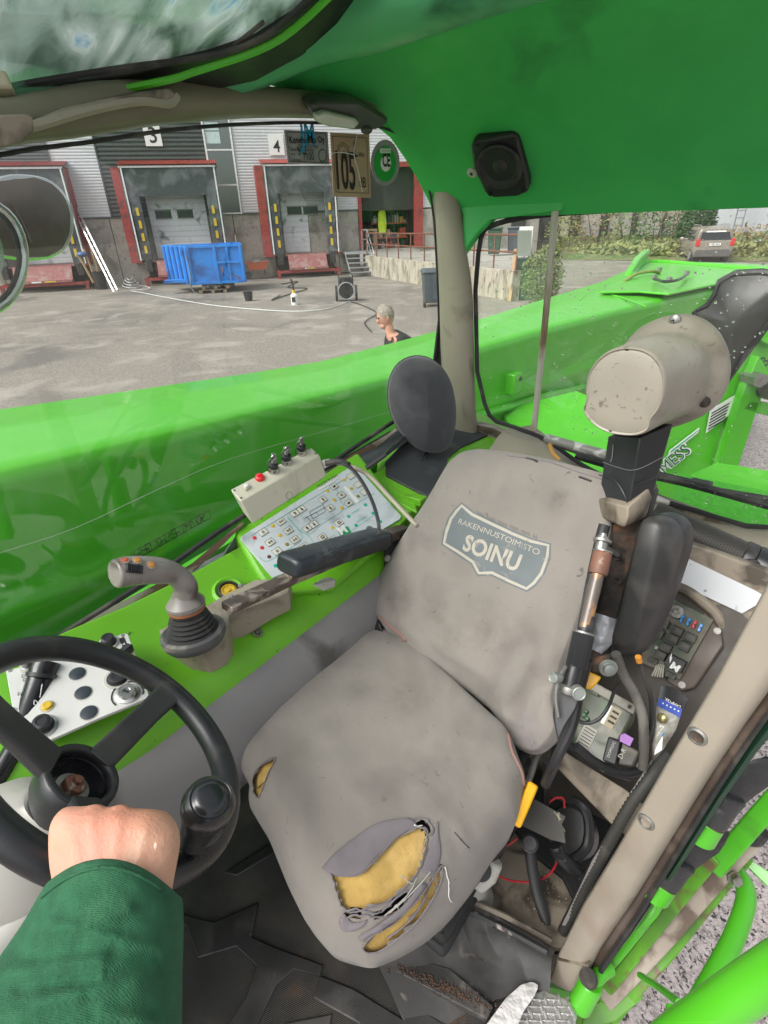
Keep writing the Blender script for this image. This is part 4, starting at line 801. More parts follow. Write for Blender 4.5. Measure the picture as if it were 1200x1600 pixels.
# rear glass
rg = thing('rear_window', 'rear cab window with rounded corners, covered in rain drops', 'window', (-.4, RY, .7))
inner = [(742, 400), (748, 372), (768, 346), (820, 335), (1000, 326), (1200, 313), (1330, 306), (1420, 420), (1400, 860), (1200, 822), (1069, 799), (1025, 775), (960, 757), (900, 722), (870, 700), (850, 680), (800, 668), (760, 652), (740, 625)]
mk('pane', slab([(720, 330), (1450, 280), (1450, 900), (1050, 830), (860, 720), (720, 660)], (0, RY, 0), (0, -1, 0), .004), glass('rear_glass', (.97, .985, .97), .05, .10, (.62, .64, .62), 40, .6), rg, smooth=0)
mk('rubber_seal', tube(smoothring([at(x, y, 'y', RY-.004) for x, y in inner], 1), .0065, 6, 3, closed=True), RUBBER, rg)
random.seed(3); dvs = []
for i in range(900):
    x = random.uniform(745, 1230); y = random.uniform(335, 840)
    if not inpoly(x, y, inner): continue
    if random.random() > .25+.75*(noise.noise(Vector((x*.008, y*.008, 2)))+.5): continue
    r = random.uniform(.0007, .0024)*(.6+.8*random.random()); dvs.append(ball(at(x, y, 'y', RY-.0005), (r, r*.5, r*1.15), 6, 4))
wg = bpy.data.materials.new('water'); wg.use_nodes = True; b_ = wg.node_tree.nodes['Principled BSDF']; b_.inputs['Transmission Weight'].default_value = 1; b_.inputs['IOR'].default_value = 1.33; b_.inputs['Roughness'].default_value = .02
o_ = mk('water_drops', join(*dvs), wg, rg, smooth=180); o_['kind'] = 'stuff'
rod = thing('window_rod', 'thin weathered pale rod standing in front of the rear window', 'rod', at(835, 670, 'y', RY-.03))
WROD = mat('weathered_rod', (.42, .40, .33), .5, dirt=((.18, .11, .06), 18, .52, .2), stretch=(1, 1, .25))
mk('rod_body', tube([at(868, 325, 'y', RY-.02), at(852, 500, 'y', RY-.02), at(834, 672, 'y', RY-.02)], .0085, 10, 4), WROD, rod)
# wiper outside
wip = thing('rear_wiper', 'black windscreen wiper lying across the bottom of the rear window', 'wiper', at(1100, 770, 'y', RY+.02))
mk('blade', tube([at(x, y, 'y', RY+.02) for x, y in ((900, 712), (980, 735), (1060, 752), (1130, 770), (1230, 798))], .011, 6, 3), RUBBER, wip)
mk('wiper_arm', tube([at(x, y, 'y', RY+.045) for x, y in ((870, 695), (950, 722), (1080, 752), (1120, 765), (1240, 785))], .007, 8, 3), BLACK, wip); mk('clip', box(at(1095, 757, 'y', RY+.04), (.05, .03, .02)), BLACK, wip, bevel=.004)
hb = mk('steel_bar', tube([at(852, 684, 'y', RY-.06), at(880, 692, 'y', RY-.06), at(945, 710, 'y', RY-.06), at(1000, 728, 'y', RY-.06)], .012, 12, 3), mat('painted_pipe', (.22, .22, .2), .5, dirt=((.5, .5, .47), 30, .55, .1)), label='worn grey steel pipe along the bottom of the rear window', cat='pipe')
# roof hatch glass
hgl = thing('roof_window', 'wet streaky roof window overhead with black rubber seal', 'window', (-.5, .3, 1.6))
HG = mat('wet_roof_glass', (.30, .36, .33), .12, coat=.6, var=.25, rvar=.1, detail=8, dirt=[((.62, .68, .66), 2.2, .5, .12), ((.05, .14, .09), 3.1, .56, .15), ((.03, .22, .5), 2.6, .64, .06)], stretch=(1.2, 1.2, 5))  # sky mirrored in the wet glass, painted as white and blue patches
hpP = at(0, 130, 'x', WX+.02); hpN = nrm(.55, .10, -1)
hg_g = glass('roof_glass', (.62, .7, .66), .12, .85, (.62, .68, .66), 5, .34)
nt = hg_g.node_tree; dfn = [n for n in nt.nodes if n.type == 'BSDF_DIFFUSE'][0]; tln = [n for n in nt.nodes if n.type == 'BSDF_TRANSLUCENT'][0]
gg = nt.nodes.new('ShaderNodeNewGeometry'); mpp = nt.nodes.new('ShaderNodeMapping'); mpp.inputs['Rotation'].default_value = (0, 0, .9); mpp.inputs['Scale'].default_value = (3.2, 11, 5); nzz = nt.nodes.new('ShaderNodeTexNoise'); nzz.inputs['Scale'].default_value = 1.6; nzz.inputs['Detail'].default_value = 11; nzz.inputs['Distortion'].default_value = 1.2
rmp = nt.nodes.new('ShaderNodeValToRGB'); el = rmp.color_ramp.elements; el[0].position = .33; el[0].color = (.10, .17, .12, 1); el[1].position = .47; el[1].color = (.42, .5, .46, 1)
for pp_, cc_ in ((.53, (.5, .56, .53, 1)), (.58, (.75, .8, .78, 1)), (.64, (.12, .36, .62, 1)), (.72, (.6, .66, .66, 1))): e__ = el.new(pp_); e__.color = cc_  # pale streaks and blue are sky reflections painted into the pane colour
nt.links.new(gg.outputs['Position'], mpp.inputs[0]); nt.links.new(mpp.outputs[0], nzz.inputs[0]); nt.links.new(nzz.outputs[0], rmp.inputs[0]); nt.links.new(rmp.outputs[0], dfn.inputs[0]); nt.links.new(rmp.outputs[0], tln.inputs[0])
P_h = Vector((-.8, .62, 1.53)); N_h = nrm(.38, .0, -1)
mk('pane', slab([(-200, 190), (0, 152), (200, 118), (330, 88), (410, 66), (480, 20), (560, -60), (560, -220), (-300, -220)], P_h, N_h, .006), hg_g, hgl, smooth=0)
mk('rubber_seal', slab([(-200, 210), (-200, 182), (0, 150), (200, 116), (330, 86), (400, 62), (460, 25), (540, -50), (640, -50), (560, 30), (470, 90), (400, 128), (300, 150), (200, 165), (0, 196)], P_h+Vector((0, 0, -.008)), N_h, .02), mat('dark_seal', (.012, .013, .011), .5), hgl, bevel=.004)
mk('green_frame_edge', tube([hp(x, y, P_h+Vector((0, 0, -.025)), N_h) for x, y in ((-100, 190), (0, 170), (80, 158), (180, 141), (270, 123), (300, 113), (400, 80), (460, 45), (540, -30))], .005, 6, 3), GREEN, hgl)
mk('seal_bead', tube([hp(x, y, P_h+Vector((0, 0, -.02)), N_h) for x, y in ((-100, 160), (0, 138), (180, 108), (300, 92), (370, 76), (430, 46), (500, -20))], .004, 6, 3), RUBBER, hgl)
mk('seal_wrinkle', tube([hp(x, y, P_h+Vector((0, 0, -.012)), N_h) for x, y in ((365, 72), (372, 66), (390, 52), (412, 34))], .0028, 6, 4), RUBBER, hgl)
# catch at the far left
kt = thing('hatch_catch', 'small cream plastic roof hatch catch at the upper left', 'catch', hp(10, 155, P_h+Vector((0, 0, -.03)), N_h))
mk('catch_head', slab([(-10, 136), (20, 136), (26, 150), (22, 162), (-10, 162)], P_h+Vector((0, 0, -.04)), N_h, .02), mat('cream_plastic', (.45, .42, .30), .5), kt, bevel=.004); mk('catch_pin', tube([hp(8, 158, P_h+Vector((0, 0, -.035)), N_h), hp(16, 184, P_h+Vector((0, 0, -.06)), N_h)], .008, 8), BLACK, kt)
# exterior mirrors at far left, outside the glass
mo = thing('wrapped_mirror', 'round exterior mirror wrapped in brown plastic, with pale rim', 'mirror', at(50, 345, 'x', -1.25))
ov = [(-40, 290), (0, 283), (55, 277), (80, 286), (102, 308), (110, 335), (109, 365), (98, 388), (75, 401), (30, 402), (-10, 394), (-40, 380)]
MN = nrm(.9, .1, .1); MP = at(50, 345, 'x', -1.25)
mk('mirror_back', curved(ov, MP, MN, .02, .015), mat('brown_film', (.075, .05, .038), .4, coat=.1, var=.4, bump=(9, .01), dirt=((.16, .13, .10), 5, .56, .2)), mo, smooth=60)
mk('rim', tube(smoothring([hp(x, y, MP-MN*.012, MN) for x, y in ov], 1), .008, 8, 3, closed=True), CHROME, mo)
mk('crease', tube([hp(x, y, MP+MN*.016, MN) for x, y in ((18, 315), (35, 345), (50, 380))], .002, 6, 4), MATS['brown_film'], mo)
m2 = thing('round_mirror', 'second round mirror at the left edge showing only its chrome ring', 'mirror', at(0, 400, 'x', -1.1))
MP2 = at(0, 400, 'x', -1.1); e2 = circ(-28, 402, 64, 84, 32)
mk('ring', tube([hp(x, y, MP2, MN) for x, y in e2], .009, 10, closed=True), CHROME, m2); mk('ring_gasket', tube([hp(x, y, MP2+MN*.008, MN) for x, y in circ(-28, 402, 58, 77, 32)], .004, 8, closed=True), RUBBER, m2)
mk('glass_face', slab(circ(-34, 402, 40, 60), MP2, MN, .004), CHROME, m2); mk('bracket', tube([hp(-30, 402, MP2-MN*.01, MN), hp(-60, 300, MP2-MN*.1, MN), hp(-80, 240, MP2-MN*.1, MN)], .012, 8), BLACK, m2)
# --- floor, sidewalls, rear wall of the cab (structure of the cab body) ---
body = thing('machine_cab', 'lower cab shell with grey sidewall, beige rear ledge and floor pan', 'cab', (-.4, .6, -.05))
mk('floor_pan', extr([(-.95, -.7, -.02), (-.02, -.7, -.02), (-.07, .56, -.02), (-.0, 1.42, -.02), (-.95, 1.42, -.02)], (0, 0, -.05)), BEIGED, body)
# grey sidewall under console, slightly sloped and curved
sw = []
for y in (-.6, -.2, .1, .3, .5, .7, .9, 1.2, 1.42):
    zt2 = .545+.02*(y < .25)-.0*(y); sw.append([Vector((x, y, z)) for x, z in ((-.66, zt2+.025), (-.644, zt2+.015), (-.62, zt2-.05), (-.612, .42), (-.622, .37), (-.66, .345), (-.74, .34), (-.72, zt2))])
mk('grey_sidewall', loft(sw), GREYP, body, smooth=50)
rw = [(-.9, .62), (-.68, .72)]
mk('outer_side_skin', extr([(-.93, -.7, -.3), (-.93, 1.46, -.3), (-.93, 1.46, .72), (-.93, .9, .70), (-.93, -.7, .60)], (.02, 0, 0)), GREEN, body)
# rear wall with ledge below the window, traced on y = 1.38 and brought forward
led_t = [(790, 672), (815, 682), (850, 690), (900, 733), (960, 768), (1025, 786), (1069, 810), (1200, 834), (1330, 858)]
R_ = []
for x, y in led_t:
    a = at(x, y, 'y', RY-.008); R_.append([a, a+Vector((0, -.012, .004)), a+Vector((0, -.05, -.006)), a+Vector((0, -.10, -.03)), a+Vector((0, -.13, -.07)), a+Vector((0, -.135, -.3)), a+Vector((0, .02, -.3)), a+Vector((0, .03, 0))])
mk('rear_ledge', loft(R_), BEIGE, body, smooth=60)
mk('rear_ledge_corner', curved([(806, 668), (830, 664), (850, 680), (872, 706), (905, 728), (900, 745), (860, 735), (812, 715)], (0, RY-.05, 0), nrm(.2, -1, .4), .05, .02), BEIGE, body)
mk('yellow_foam_strip', tube([at(x, y, 'y', RY-.1) for x, y in ((858, 693), (864, 708), (874, 718))], .006, 8, 4), mat('old_foam', (.5, .28, .08), .85, bump=(80, .002)), body)
mk('rear_wall', extr([(-.93, RY-.0, -.1), (.1, RY, -.1), (.1, RY, .60), (-.35, RY, .66), (-.7, RY, .74), (-.93, RY, .74)], (0, .03, 0)), BEIGED, body)
# =============== CONSOLE ===============
con = thing('side_console', 'moulded green side console under the window, holding joystick and switch panels', 'console', (-.76, .4, .5))
cs = []
for y, dz, w in ((-.6, .10, 0), (-.2, .09, 0), (.05, .085, 0), (.2, .065, 0), (.3, .02, 0), (.42, .0, 0), (.6, .0, 0), (.85, .0, 0), (1.05, .0, 0), (1.2, .01, 0), (1.38, .02, 0)):
    e = .545+(.03 if y < .25 else 0)
    cs.append([Vector((x, y, z)) for x, z in ((-.652, .45), (-.652, e), (-.66, e+.03), (-.675, .60+dz*.5), (-.70, .615+dz*.6), (-.76, .64+dz*.5), (-.80, .66+dz*.45), (-.835, .69+dz*.3), (-.85, .70+dz*.3), (-.85, .45))])
def dens(rs, k):
    out = []
    for i in range(len(rs)-1):
        for j in range(k): out.append([a.lerp(b, j/k) for a, b in zip(rs[i], rs[i+1])])
    return out+[rs[-1]]
mk('console_body', loft(dens(cs, 3)), GREENP, con, smooth=50, bevel=.004)
# grey trim strip, worn brown seal and dark rubber between console and glass
S = lambda x, y, v=-.875: at(x, y, 'x', v)
mk('window_ledge', loft([[S(x, y, xx)-Vector((0, 0, .03)), S(x, y, xx), S(x2, y2, -.885), S(x2, y2, -.885)-Vector((0, 0, .05))] for x, y, x2, y2, xx in ((-80, 1120, -60, 1080, -.84), (60, 1040, 70, 1010, -.84), (150, 1000, 160, 962, -.835), (230, 962, 245, 915, -.83), (270, 940, 285, 895, -.83), (340, 885, 350, 862, -.85), (372, 830, 380, 822, -.87))]), mat('blue_grey_ledge', (.19, .21, .22), .5, var=.06, dirt=((.1, .1, .1), 9, .6, .2)), con, smooth=60)
mk('window_ledge', loft([[S(x, y, xx)-Vector((0, 0, .03)), S(x, y, xx), S(x2, y2, -.885), S(x2, y2, -.885)-Vector((0, 0, .05))] for x, y, x2, y2, xx in ((505, 745, 508, 738, -.87), (545, 722, 550, 712, -.87), (600, 700, 605, 680, -.87), (650, 665, 655, 655, -.87))]), MATS['blue_grey_ledge'], con, smooth=60)
BRN = mat('worn_brown_seal', (.13, .075, .045), .6, var=.3, dirt=[((.40, .36, .3), 22, .56, .12)], stretch=(1, .4, 1))
mk('worn_seal', loft([[S(x, y, -.868), S(x, y+w, -.862), S(x, y+w, -.87), S(x, y, -.876)] for x, y, w in ((90, 1000, 4), (180, 945, 14), (260, 905, 14), (300, 880, 16), (350, 838, 12), (380, 815, 5))]), BRN, con, smooth=0)
mk('worn_seal', loft([[S(x, y, -.868), S(x, y+w, -.862), S(x, y+w, -.87), S(x, y, -.876)] for x, y, w in ((500, 745, 3), (555, 706, 8), (590, 688, 10), (620, 668, 5), (640, 650, 3))]), BRN, con, smooth=0)
mk('rubber_strip', tube([S(x, y, -.885) for x, y in ((40, 1030), (100, 990), (180, 940), (260, 888), (340, 832), (420, 782), (500, 735), (560, 695), (625, 652), (650, 636))], .006, 6, 3), RUBBER, con)
mk('rubber_strip', tube([S(x, y, -.878) for x, y in ((500, 738), (560, 705), (610, 676))], .005, 6, 3), RUBBER, con)
# --- white switch plate by the steering wheel
WP = Vector((-.78, .2, .712)); WN_ = nrm(.22, 0, .97)
WPLM = mat('white_switch_plate', (.58, .58, .55), .4, var=.05, dirt=((.3, .29, .26), 12, .62, .15))
sw = thing('switch_plate', 'white switch plate with round black blanks behind the steering wheel', 'switch panel', hp(120, 1080, WP, WN_))
mk('plate', slab([(9, 1048), (40, 1040), (120, 1018), (194, 989), (200, 991), (216, 1035), (233, 1085), (228, 1092), (150, 1124), (62, 1163), (40, 1166), (22, 1120)], WP, WN_, .006), WPLM, sw, bevel=.001)
def wpp(x, y, h=0): return hp(x, y, WP+WN_*h, WN_)
DG = mat('blue_black_blank', (.025, .035, .045), .45)
for x, y in ((121, 1053), (130, 1083), (139, 1114)): mk('blank_cap', lathe(wpp(x, y), WN_, [(.0115, 0), (.0115, .0012), (.0105, .0018)], 24), DG, sw); mk('cap_ring', lathe(wpp(x, y), WN_, [(.0128, 0), (.0128, .0006), (.012, .0008)], 24), LGREY, sw)
def knob(x, y, r, h, m, name='knob', parent=sw, base=LGREY, P=WP, N=WN_):
    p = hp(x, y, P, N); k = mk(name, lathe(p, N, [(r*1.25, 0), (r*1.2, h*.25), (r, h*.3), (r*.96, h*.92), (r*.8, h), (r*.55, h), (r*.5, h*.93)], 22), m, parent); mk('knob_base', lathe(p, N, [(r*1.5, 0), (r*1.5, h*.14), (r*1.35, h*.2)], 22), base, k); return k
knob(170, 1005, .010, .016, BLACK); knob(184, 1060, .013, .008, BLACK); knob(45, 1042, .008, .02, STEEL, 'toggle'); knob(68, 1136, .012, .016, BLACK, base=CHROME); knob(74, 1104, .0065, .005, YEL, 'yellow_ring')
p = wpp(194, 1024); mk('rocker_switch', box(p+WN_*.006, (.012, .03, .014), (1, .3, 0), (-.3, 1, 0)), BLACKG, sw, bevel=.002)
p = wpp(199, 1085); ks = mk('key_switch', lathe(p, WN_, [(.017, 0), (.017, .003), (.013, .005), (.011, .009), (.006, .009), (.006, .007)], 26), CHROME, sw); mk('key_slot', box(p+WN_*.0085, (.009, .002, .001), (1, .3, 0), (-.3, 1, 0), WN_), INK, ks)
mk('key_ring_print', tube([p+WN_*.0008+(Vector((1, 0, -.22))*math.cos(a)+Vector((0, 1, 0))*math.sin(a))*.0215 for a in [k*.26 for k in range(3, 20)]], .0011, 4), INK, sw)
lb = mk('black_label', slab([(186, 998), (194, 995), (201, 1012), (192, 1016)], WP+WN_*.0005, WN_, .0006), INK, sw); text('M', (190, 1011), (196, 1009), WP+WN_*.0006, WN_, 1, WHITE, lb)
for x, y in ((16, 1048), (192, 993), (30, 1150)): p = wpp(x, y); mk('screw', lathe(p, WN_, [(.003, 0), (.003, .0008), (.001, .0012)], 8), STEEL, sw)
for x, y in ((38, 1062), (30, 1084), (24, 1108), (36, 1056)): mk('printed_symbol', tube([wpp(x+4*math.cos(a), y+3*math.sin(a), .0006) for a in (0, 2.1, 4.2)], .0004, 4, closed=True), INK, sw)
# --- yellow knob in round green bezel
p = at(357, 921, 'x', -.78); YN = nrm(.35, -.1, .93); yk = thing('filler_cap', 'round yellow cap in a green bezel beside the joystick', 'cap', p)
mk('bezel', lathe(p-YN*.02, YN, [(.032, -.0), (.032, .018), (.026, .022), (.021, .016), (.021, .006)], 28), GREENP, yk); mk('black_ring', lathe(p-YN*.014, YN, [(.021, 0), (.021, .014), (.0175, .015), (.017, .008)], 26), BLACK, yk)
mk('yellow_cap', lathe(p-YN*.012, YN, [(.017, 0), (.0165, .008), (.012, .010), (.011, .008), (.004, .008), (.003, .011), (.001, .011)], 26), mat('yellow_plastic', (.55, .38, .02), .5, dirt=((.3, .2, .03), 30, .5, .2)), yk)
p = hp(402, 988, (-.67, 0, .60), nrm(.6, 0, .8)); mk('socket_plug', lathe(p, nrm(.6, 0, .8), [(.010, 0), (.010, .002), (.007, .003), (.0055, .0), (.0035, .0), (.003, .002)], 16), mat('worn_socket', (.12, .13, .09), .6), label='small round worn socket on the green console face', cat='socket')
# --- key panel with symbols
KP = Vector((-.775, .75, .705)); KN = nrm(.50, -.12, .86)
KPM = mat('keypad_grey', (.52, .56, .58), .38, var=.04, dirt=((.28, .31, .33), 9, .62, .2))
kp = thing('keypad_console', 'pale grey membrane control panel with arrow keys and indicator dots', 'control panel', hp(500, 820, KP, KN))
mk('green_pod', extr([hp(x, y, KP-KN*.006, KN) for x, y in ((366, 832), (560, 706), (640, 806), (600, 850), (520, 920), (425, 930), (408, 905))], -KN*.10), GREENP, kp, bevel=.008)
mk('keypad', slab([(377, 838), (551, 727), (556, 727), (627, 806), (625, 811), (560, 850), (428, 902), (424, 900), (376, 842)], KP, KN, .005), KPM, kp, bevel=.0008)
def k2p(zx, zy): return (340+zx/2.857, 520+zy/2.857)   # from the enlarged crop
kux = (hp(*k2p(540, 640), KP, KN)-hp(*k2p(110, 905), KP, KN)).normalized(); kuy = KN.cross(kux)
def kk(zx, zy, h=0): return hp(*k2p(zx, zy), KP+KN*h, KN)
KEY = mat('cream_key', (.62, .60, .52), .45)
def key(zx, zy, sym=None, w=.0175, h=.0135, rot=0):
    c = kk(zx, zy, .0006); k = mk('key', box(c, (w, h, .0014), kux, kuy, KN), KEY, kp, bevel=.0006)
    mk('key_border', tube([c+KN*.0002+kux*a*w*.56+kuy*b*h*.58 for a, b in ((-1, -1), (1, -1), (1, 1), (-1, 1))], .0004, 4, closed=True), INK, k)
    if sym: sym(c+KN*.0012, k)
def flat(c, pts, k, m=INK): mk('symbol', extr([c+kux*x+kuy*y for x, y in pts], KN*.0003), m, k)
def arrow(s):
    def f(c, k): flat(c, [(x*.001, y*.001*s) for x, y in ((0, 4.6), (3.6, .8), (1.3, .8), (1.3, -4.4), (-1.3, -4.4), (-1.3, .8), (-3.6, .8))], k)
    return f
def cir(c, k): mk('symbol', tube([c+(kux*math.cos(a)+kuy*math.sin(a))*.003 for a in [j*.7 for j in range(9)]], .0004, 4, closed=True), INK, k); flat(c, [(-.0006, -.002), (.0006, -.002), (.0006, .002), (-.0006, .002)], k)
def axle(c, k):
    flat(c, [(-.004, -.0005), (.004, -.0005), (.004, .0005), (-.004, .0005)], k)
    for s in (-1, 1):
        for t in (-1, 1): flat(c+kux*.0035*s+kuy*.002*t, [(-.0014, -.0008), (.0014, -.0008), (.0014, .0008), (-.0014, .0008)], k)
def blob(c, k): flat(c, [(-.004, -.003), (.001, -.003), (.004, .0), (.003, .003), (-.001, .001), (-.004, .002)], k)
def bars(c, k):
    flat(c, [(-.0045, -.0035), (.0045, -.0035), (.0045, .0035), (-.0045, .0035)], k); flat(c+KN*.0003, [(-.003, -.001), (.003, -.001), (.003, .001), (-.003, .001)], k, KEY)
for zx, zy, f in ((203, 890, cir), (235, 935, axle), (266, 975, cir), (283, 843, axle), (316, 883, axle), (345, 924, axle), (345, 806, arrow(1)), (375, 788, arrow(-1)), (470, 745, arrow(1)), (503, 783, arrow(-1)), (400, 873, arrow(1)), (430, 855, arrow(-1)), (520, 686, blob), (553, 725, cir), (585, 760, blob), (385, 955, bars), (468, 913, bars), (542, 848, bars), (595, 640, None), (627, 678, None), (655, 712, None), (515, 925, bars)): key(zx, zy, f)
DOT = {c: mat('dot_'+n, c, .3, coat=.5) for n, c in (('red', (.55, .03, .04)), ('yellow', (.6, .42, .02)), ('olive', (.25, .2, .04)), ('dim', (.12, .04, .05)), ('teal', (.01, .38, .28)))}
D = list(DOT.values())
for zx, zy, i in ((165, 916, 0), (198, 960, 0), (230, 1000, 3), (246, 862, 1), (279, 905, 1), (310, 945, 2), (490, 706, 1), (522, 746, 1), (553, 782, 1), (566, 657, 1), (598, 695, 1), (628, 730, 2), (512, 870, 1), (585, 820, 4), (618, 860, 4), (660, 768, 4), (694, 806, 4), (726, 843, 4), (258, 1040, 4)):
    mk('indicator_dot', lathe(kk(zx, zy), KN, [(.0044, 0), (.0044, .0006), (.0025, .0012)], 14), D[i], kp)
LN_ = mat('teal_line', (.12, .42, .36), .5)
for poly in (((150, 905), (250, 845), (380, 765), (530, 675), (640, 610)), ((185, 1000), (222, 1020), (300, 975), (375, 925), (360, 880), (310, 825)), ((310, 820), (395, 900), (470, 850), (560, 790), (545, 745), (525, 680)), ((400, 900), (470, 960), (600, 880), (720, 800)), ((560, 790), (640, 750), (700, 715))):
    mk('panel_line', tube([kk(a, b, .0004) for a, b in poly], .0005, 4, 4), LN_, kp)
# little machine drawing
for a, b in (((385, 830), (440, 800)), ((410, 800), (470, 765)), ((415, 815), (480, 778)), ((425, 830), (480, 798)), ((410, 800), (425, 830)), ((470, 765), (482, 798)), ((440, 800), (450, 815)), ((395, 820), (415, 840))): mk('drawing_line', tube([kk(*a, .0005), kk(*b, .0005)], .0004, 4), INK, kp)
text('HUOM PUOMI', k2p(452, 693), k2p(540, 643), KP+KN*.0014, KN, 1.2, INK, mk('paper_strip', slab([k2p(447, 693), k2p(538, 636), k2p(546, 645), k2p(455, 702)], KP+KN*.001, KN, .0005), WHITE, kp)); mk('paper_strip', slab([k2p(560, 688), k2p(572, 684), k2p(634, 752), k2p(620, 762)], KP+KN*.001, KN, .0005), WHITE, kp)
text('COMFORT', k2p(598, 812), k2p(635, 790), KP+KN*.0006, KN, 1, D[4], kp); text('LIFTSENSE', k2p(625, 850), k2p(664, 826), KP+KN*.0006, KN, 1.2, D[4], kp)
mk('round_emblem', lathe(kk(680, 878), KN, [(.0095, 0), (.0095, .0008)], 20), mat('emblem_grey', (.12, .13, .13), .5), kp)
gm = mk('green_emblem', slab([k2p(536, 885), k2p(580, 862), k2p(598, 890), k2p(556, 915)], KP+KN*.0008, KN, .0006), mat('emblem_green', (.03, .30, .12), .35), kp); text('M', k2p(552, 903), k2p(582, 887), KP+KN*.0009, KN, 1, WHITE, gm, bold=.03)
# --- junction box with three key switches
JN = nrm(.42, -.20, .885); jb = thing('junction_box', 'cream junction box with red button and three key switches on top', 'junction box', at(440, 770, 'x', -.80))
JP = at(430, 740, 'x', -.80)
top = [hp(x, y, JP, JN) for x, y in ((360, 765), (484, 702), (499, 710), (374, 781))]
JA = at(360, 765, 'x', -.815); JU = (at(486, 700, 'x', -.815)-JA)
JBM = mat('cream_box_plastic', (.50, .48, .38), .45, var=.03, dirt=((.3, .27, .2), 14, .64, .2))
u = JU.normalized(); W1 = hp(374, 783, JP, JN)
# top face corners then front face dropping to the panel
tA, tB, tC, tD = [hp(x, y, JP, JN) for x, y in ((360, 765), (486, 699), (500, 712), (375, 783))]
fN = (tC-tD).cross(CAM-tD); 
dn = (hp(395, 818, (tD+Vector((0, 0, -.05))), nrm(.9, -.3, .25))-tD)
fP = tD; FNv = ((tC-tD).normalized().cross(Vector((.25, .05, -.95)))).normalized(); FNv = FNv if FNv.dot(CAM-tD) > 0 else -FNv
bD, bC = hp(395, 819, tD, FNv), hp(511, 744, tD, FNv)
back = (tA-tD)
mk('box_body', ([tA, tB, tC, tD, tA+(bD-tD), tB+(bC-tC), bC, bD], [(0, 1, 2, 3), (7, 6, 5, 4), (3, 2, 6, 7), (0, 3, 7, 4), (1, 0, 4, 5), (2, 1, 5, 6)]), JBM, jb, bevel=.0025, smooth=30)
lidv = [v+JN*.0 for v in (tA, tB, tC, tD)]
def jp(x, y, h=0): return hp(x, y, JP+JN*h, JN)
for i, (x, y) in enumerate(((427, 735), (447, 722), (470, 707))):
    p = jp(x, y); k = mk('key_switch', lathe(p, JN, [(.0125, 0), (.0125, .005), (.0105, .008), (.0105, .012)], 22), CHROME, jb); mk('black_bezel', lathe(p, JN, [(.010, .012), (.0095, .022), (.006, .024)], 20), BLACK, k)
    mk('key', join(box(p+JN*.030, (.003, .007, .014), u, JN.cross(u), JN), lathe(p+JN*.042, u.cross(JN), [(.007, -.001), (.007, .001)], 10), *[box(p+JN*(.036+.003*q)+u*(.007*math.sin(q*2+i))+u.cross(JN)*.008*math.cos(q*3+i), (.004, .0015, .012), (u*math.cos(q)+JN*math.sin(q)).normalized(), u.cross(JN), (JN*math.cos(q)-u*math.sin(q)).normalized()) for q in range(3)]), STEEL, k, smooth=0)
    mk('key_wire_ring', tube([p+JN*.034+(u*math.cos(a)+JN*math.sin(a))*.008-u*.008 for a in [j*.63 for j in range(10)]], .0006, 5, closed=True), STEEL, k)
p = jp(406, 747); mk('red_button', lathe(p, JN, [(.010, 0), (.010, .003), (.0085, .006), (.006, .0078), (.001, .008)], 24), mat('red_button', (.65, .01, .015), .25, coat=.6), jb)
p = jp(385, 762); sq_ = mk('square_switch', box(p+JN*.002, (.015, .013, .004), u, JN.cross(u), JN), JBM, jb, bevel=.001); mk('rocker', box(p+JN*.006, (.009, .008, .005), u, JN.cross(u), JN), WHITE, sq_, bevel=.0015)
for x, y in ((366, 766), (377, 778), (483, 702), (493, 709)): p = jp(x, y, .0004); mk('screw', cyl(p, p+JN*.0008, .0022, 8), STEEL, jb)
p = hp(452, 774, tD, FNv); mk('knockout_ring', tube([p+FNv*.0002+((tC-tD).normalized()*math.cos(a)+FNv.cross((tC-tD).normalized())*math.sin(a))*.0075 for a in [j*.4 for j in range(16)]], .0004, 4, closed=True), MATS['dirty_beige_plastic'], jb)
g0 = hp(505, 726, (tB+tC+bC)/3, (tC-tD).normalized()); gl_ = mk('cable_gland', lathe(g0, (tC-tD), [(.009, 0), (.009, .008), (.007, .009), (.006, .018), (.004, .02)], 12), LGREY, jb)
cb_ = [g0+(tC-tD).normalized()*.018, dp(530, 721, .99), dp(555, 738, .97), dp(578, 775, .93), dp(590, 810, .90), dp(593, 836, .88)]
mk('black_cable', tube(cb_, .0034, 8, 6), BLACK, label='thin black cable curving from the junction box across the control panel', cat='cable')
mk('grey_cable', tube([g0+(tC-tD).normalized()*.018, dp(545, 728, .99), dp(575, 742, .985), dp(610, 778, .965), dp(645, 815, .94), dp(652, 822, .93)], .0042, 8, 6), BEIGE, label='beige cable running along the upper edge of the control panel', cat='cable')
mk('cable_sleeve', tube([dp(508, 724, .985), dp(530, 721, .985), dp(545, 726, .975)], .0055, 8, 4), RUBBER, label='short black sleeve on the cable where it leaves the junction box', cat='cable')
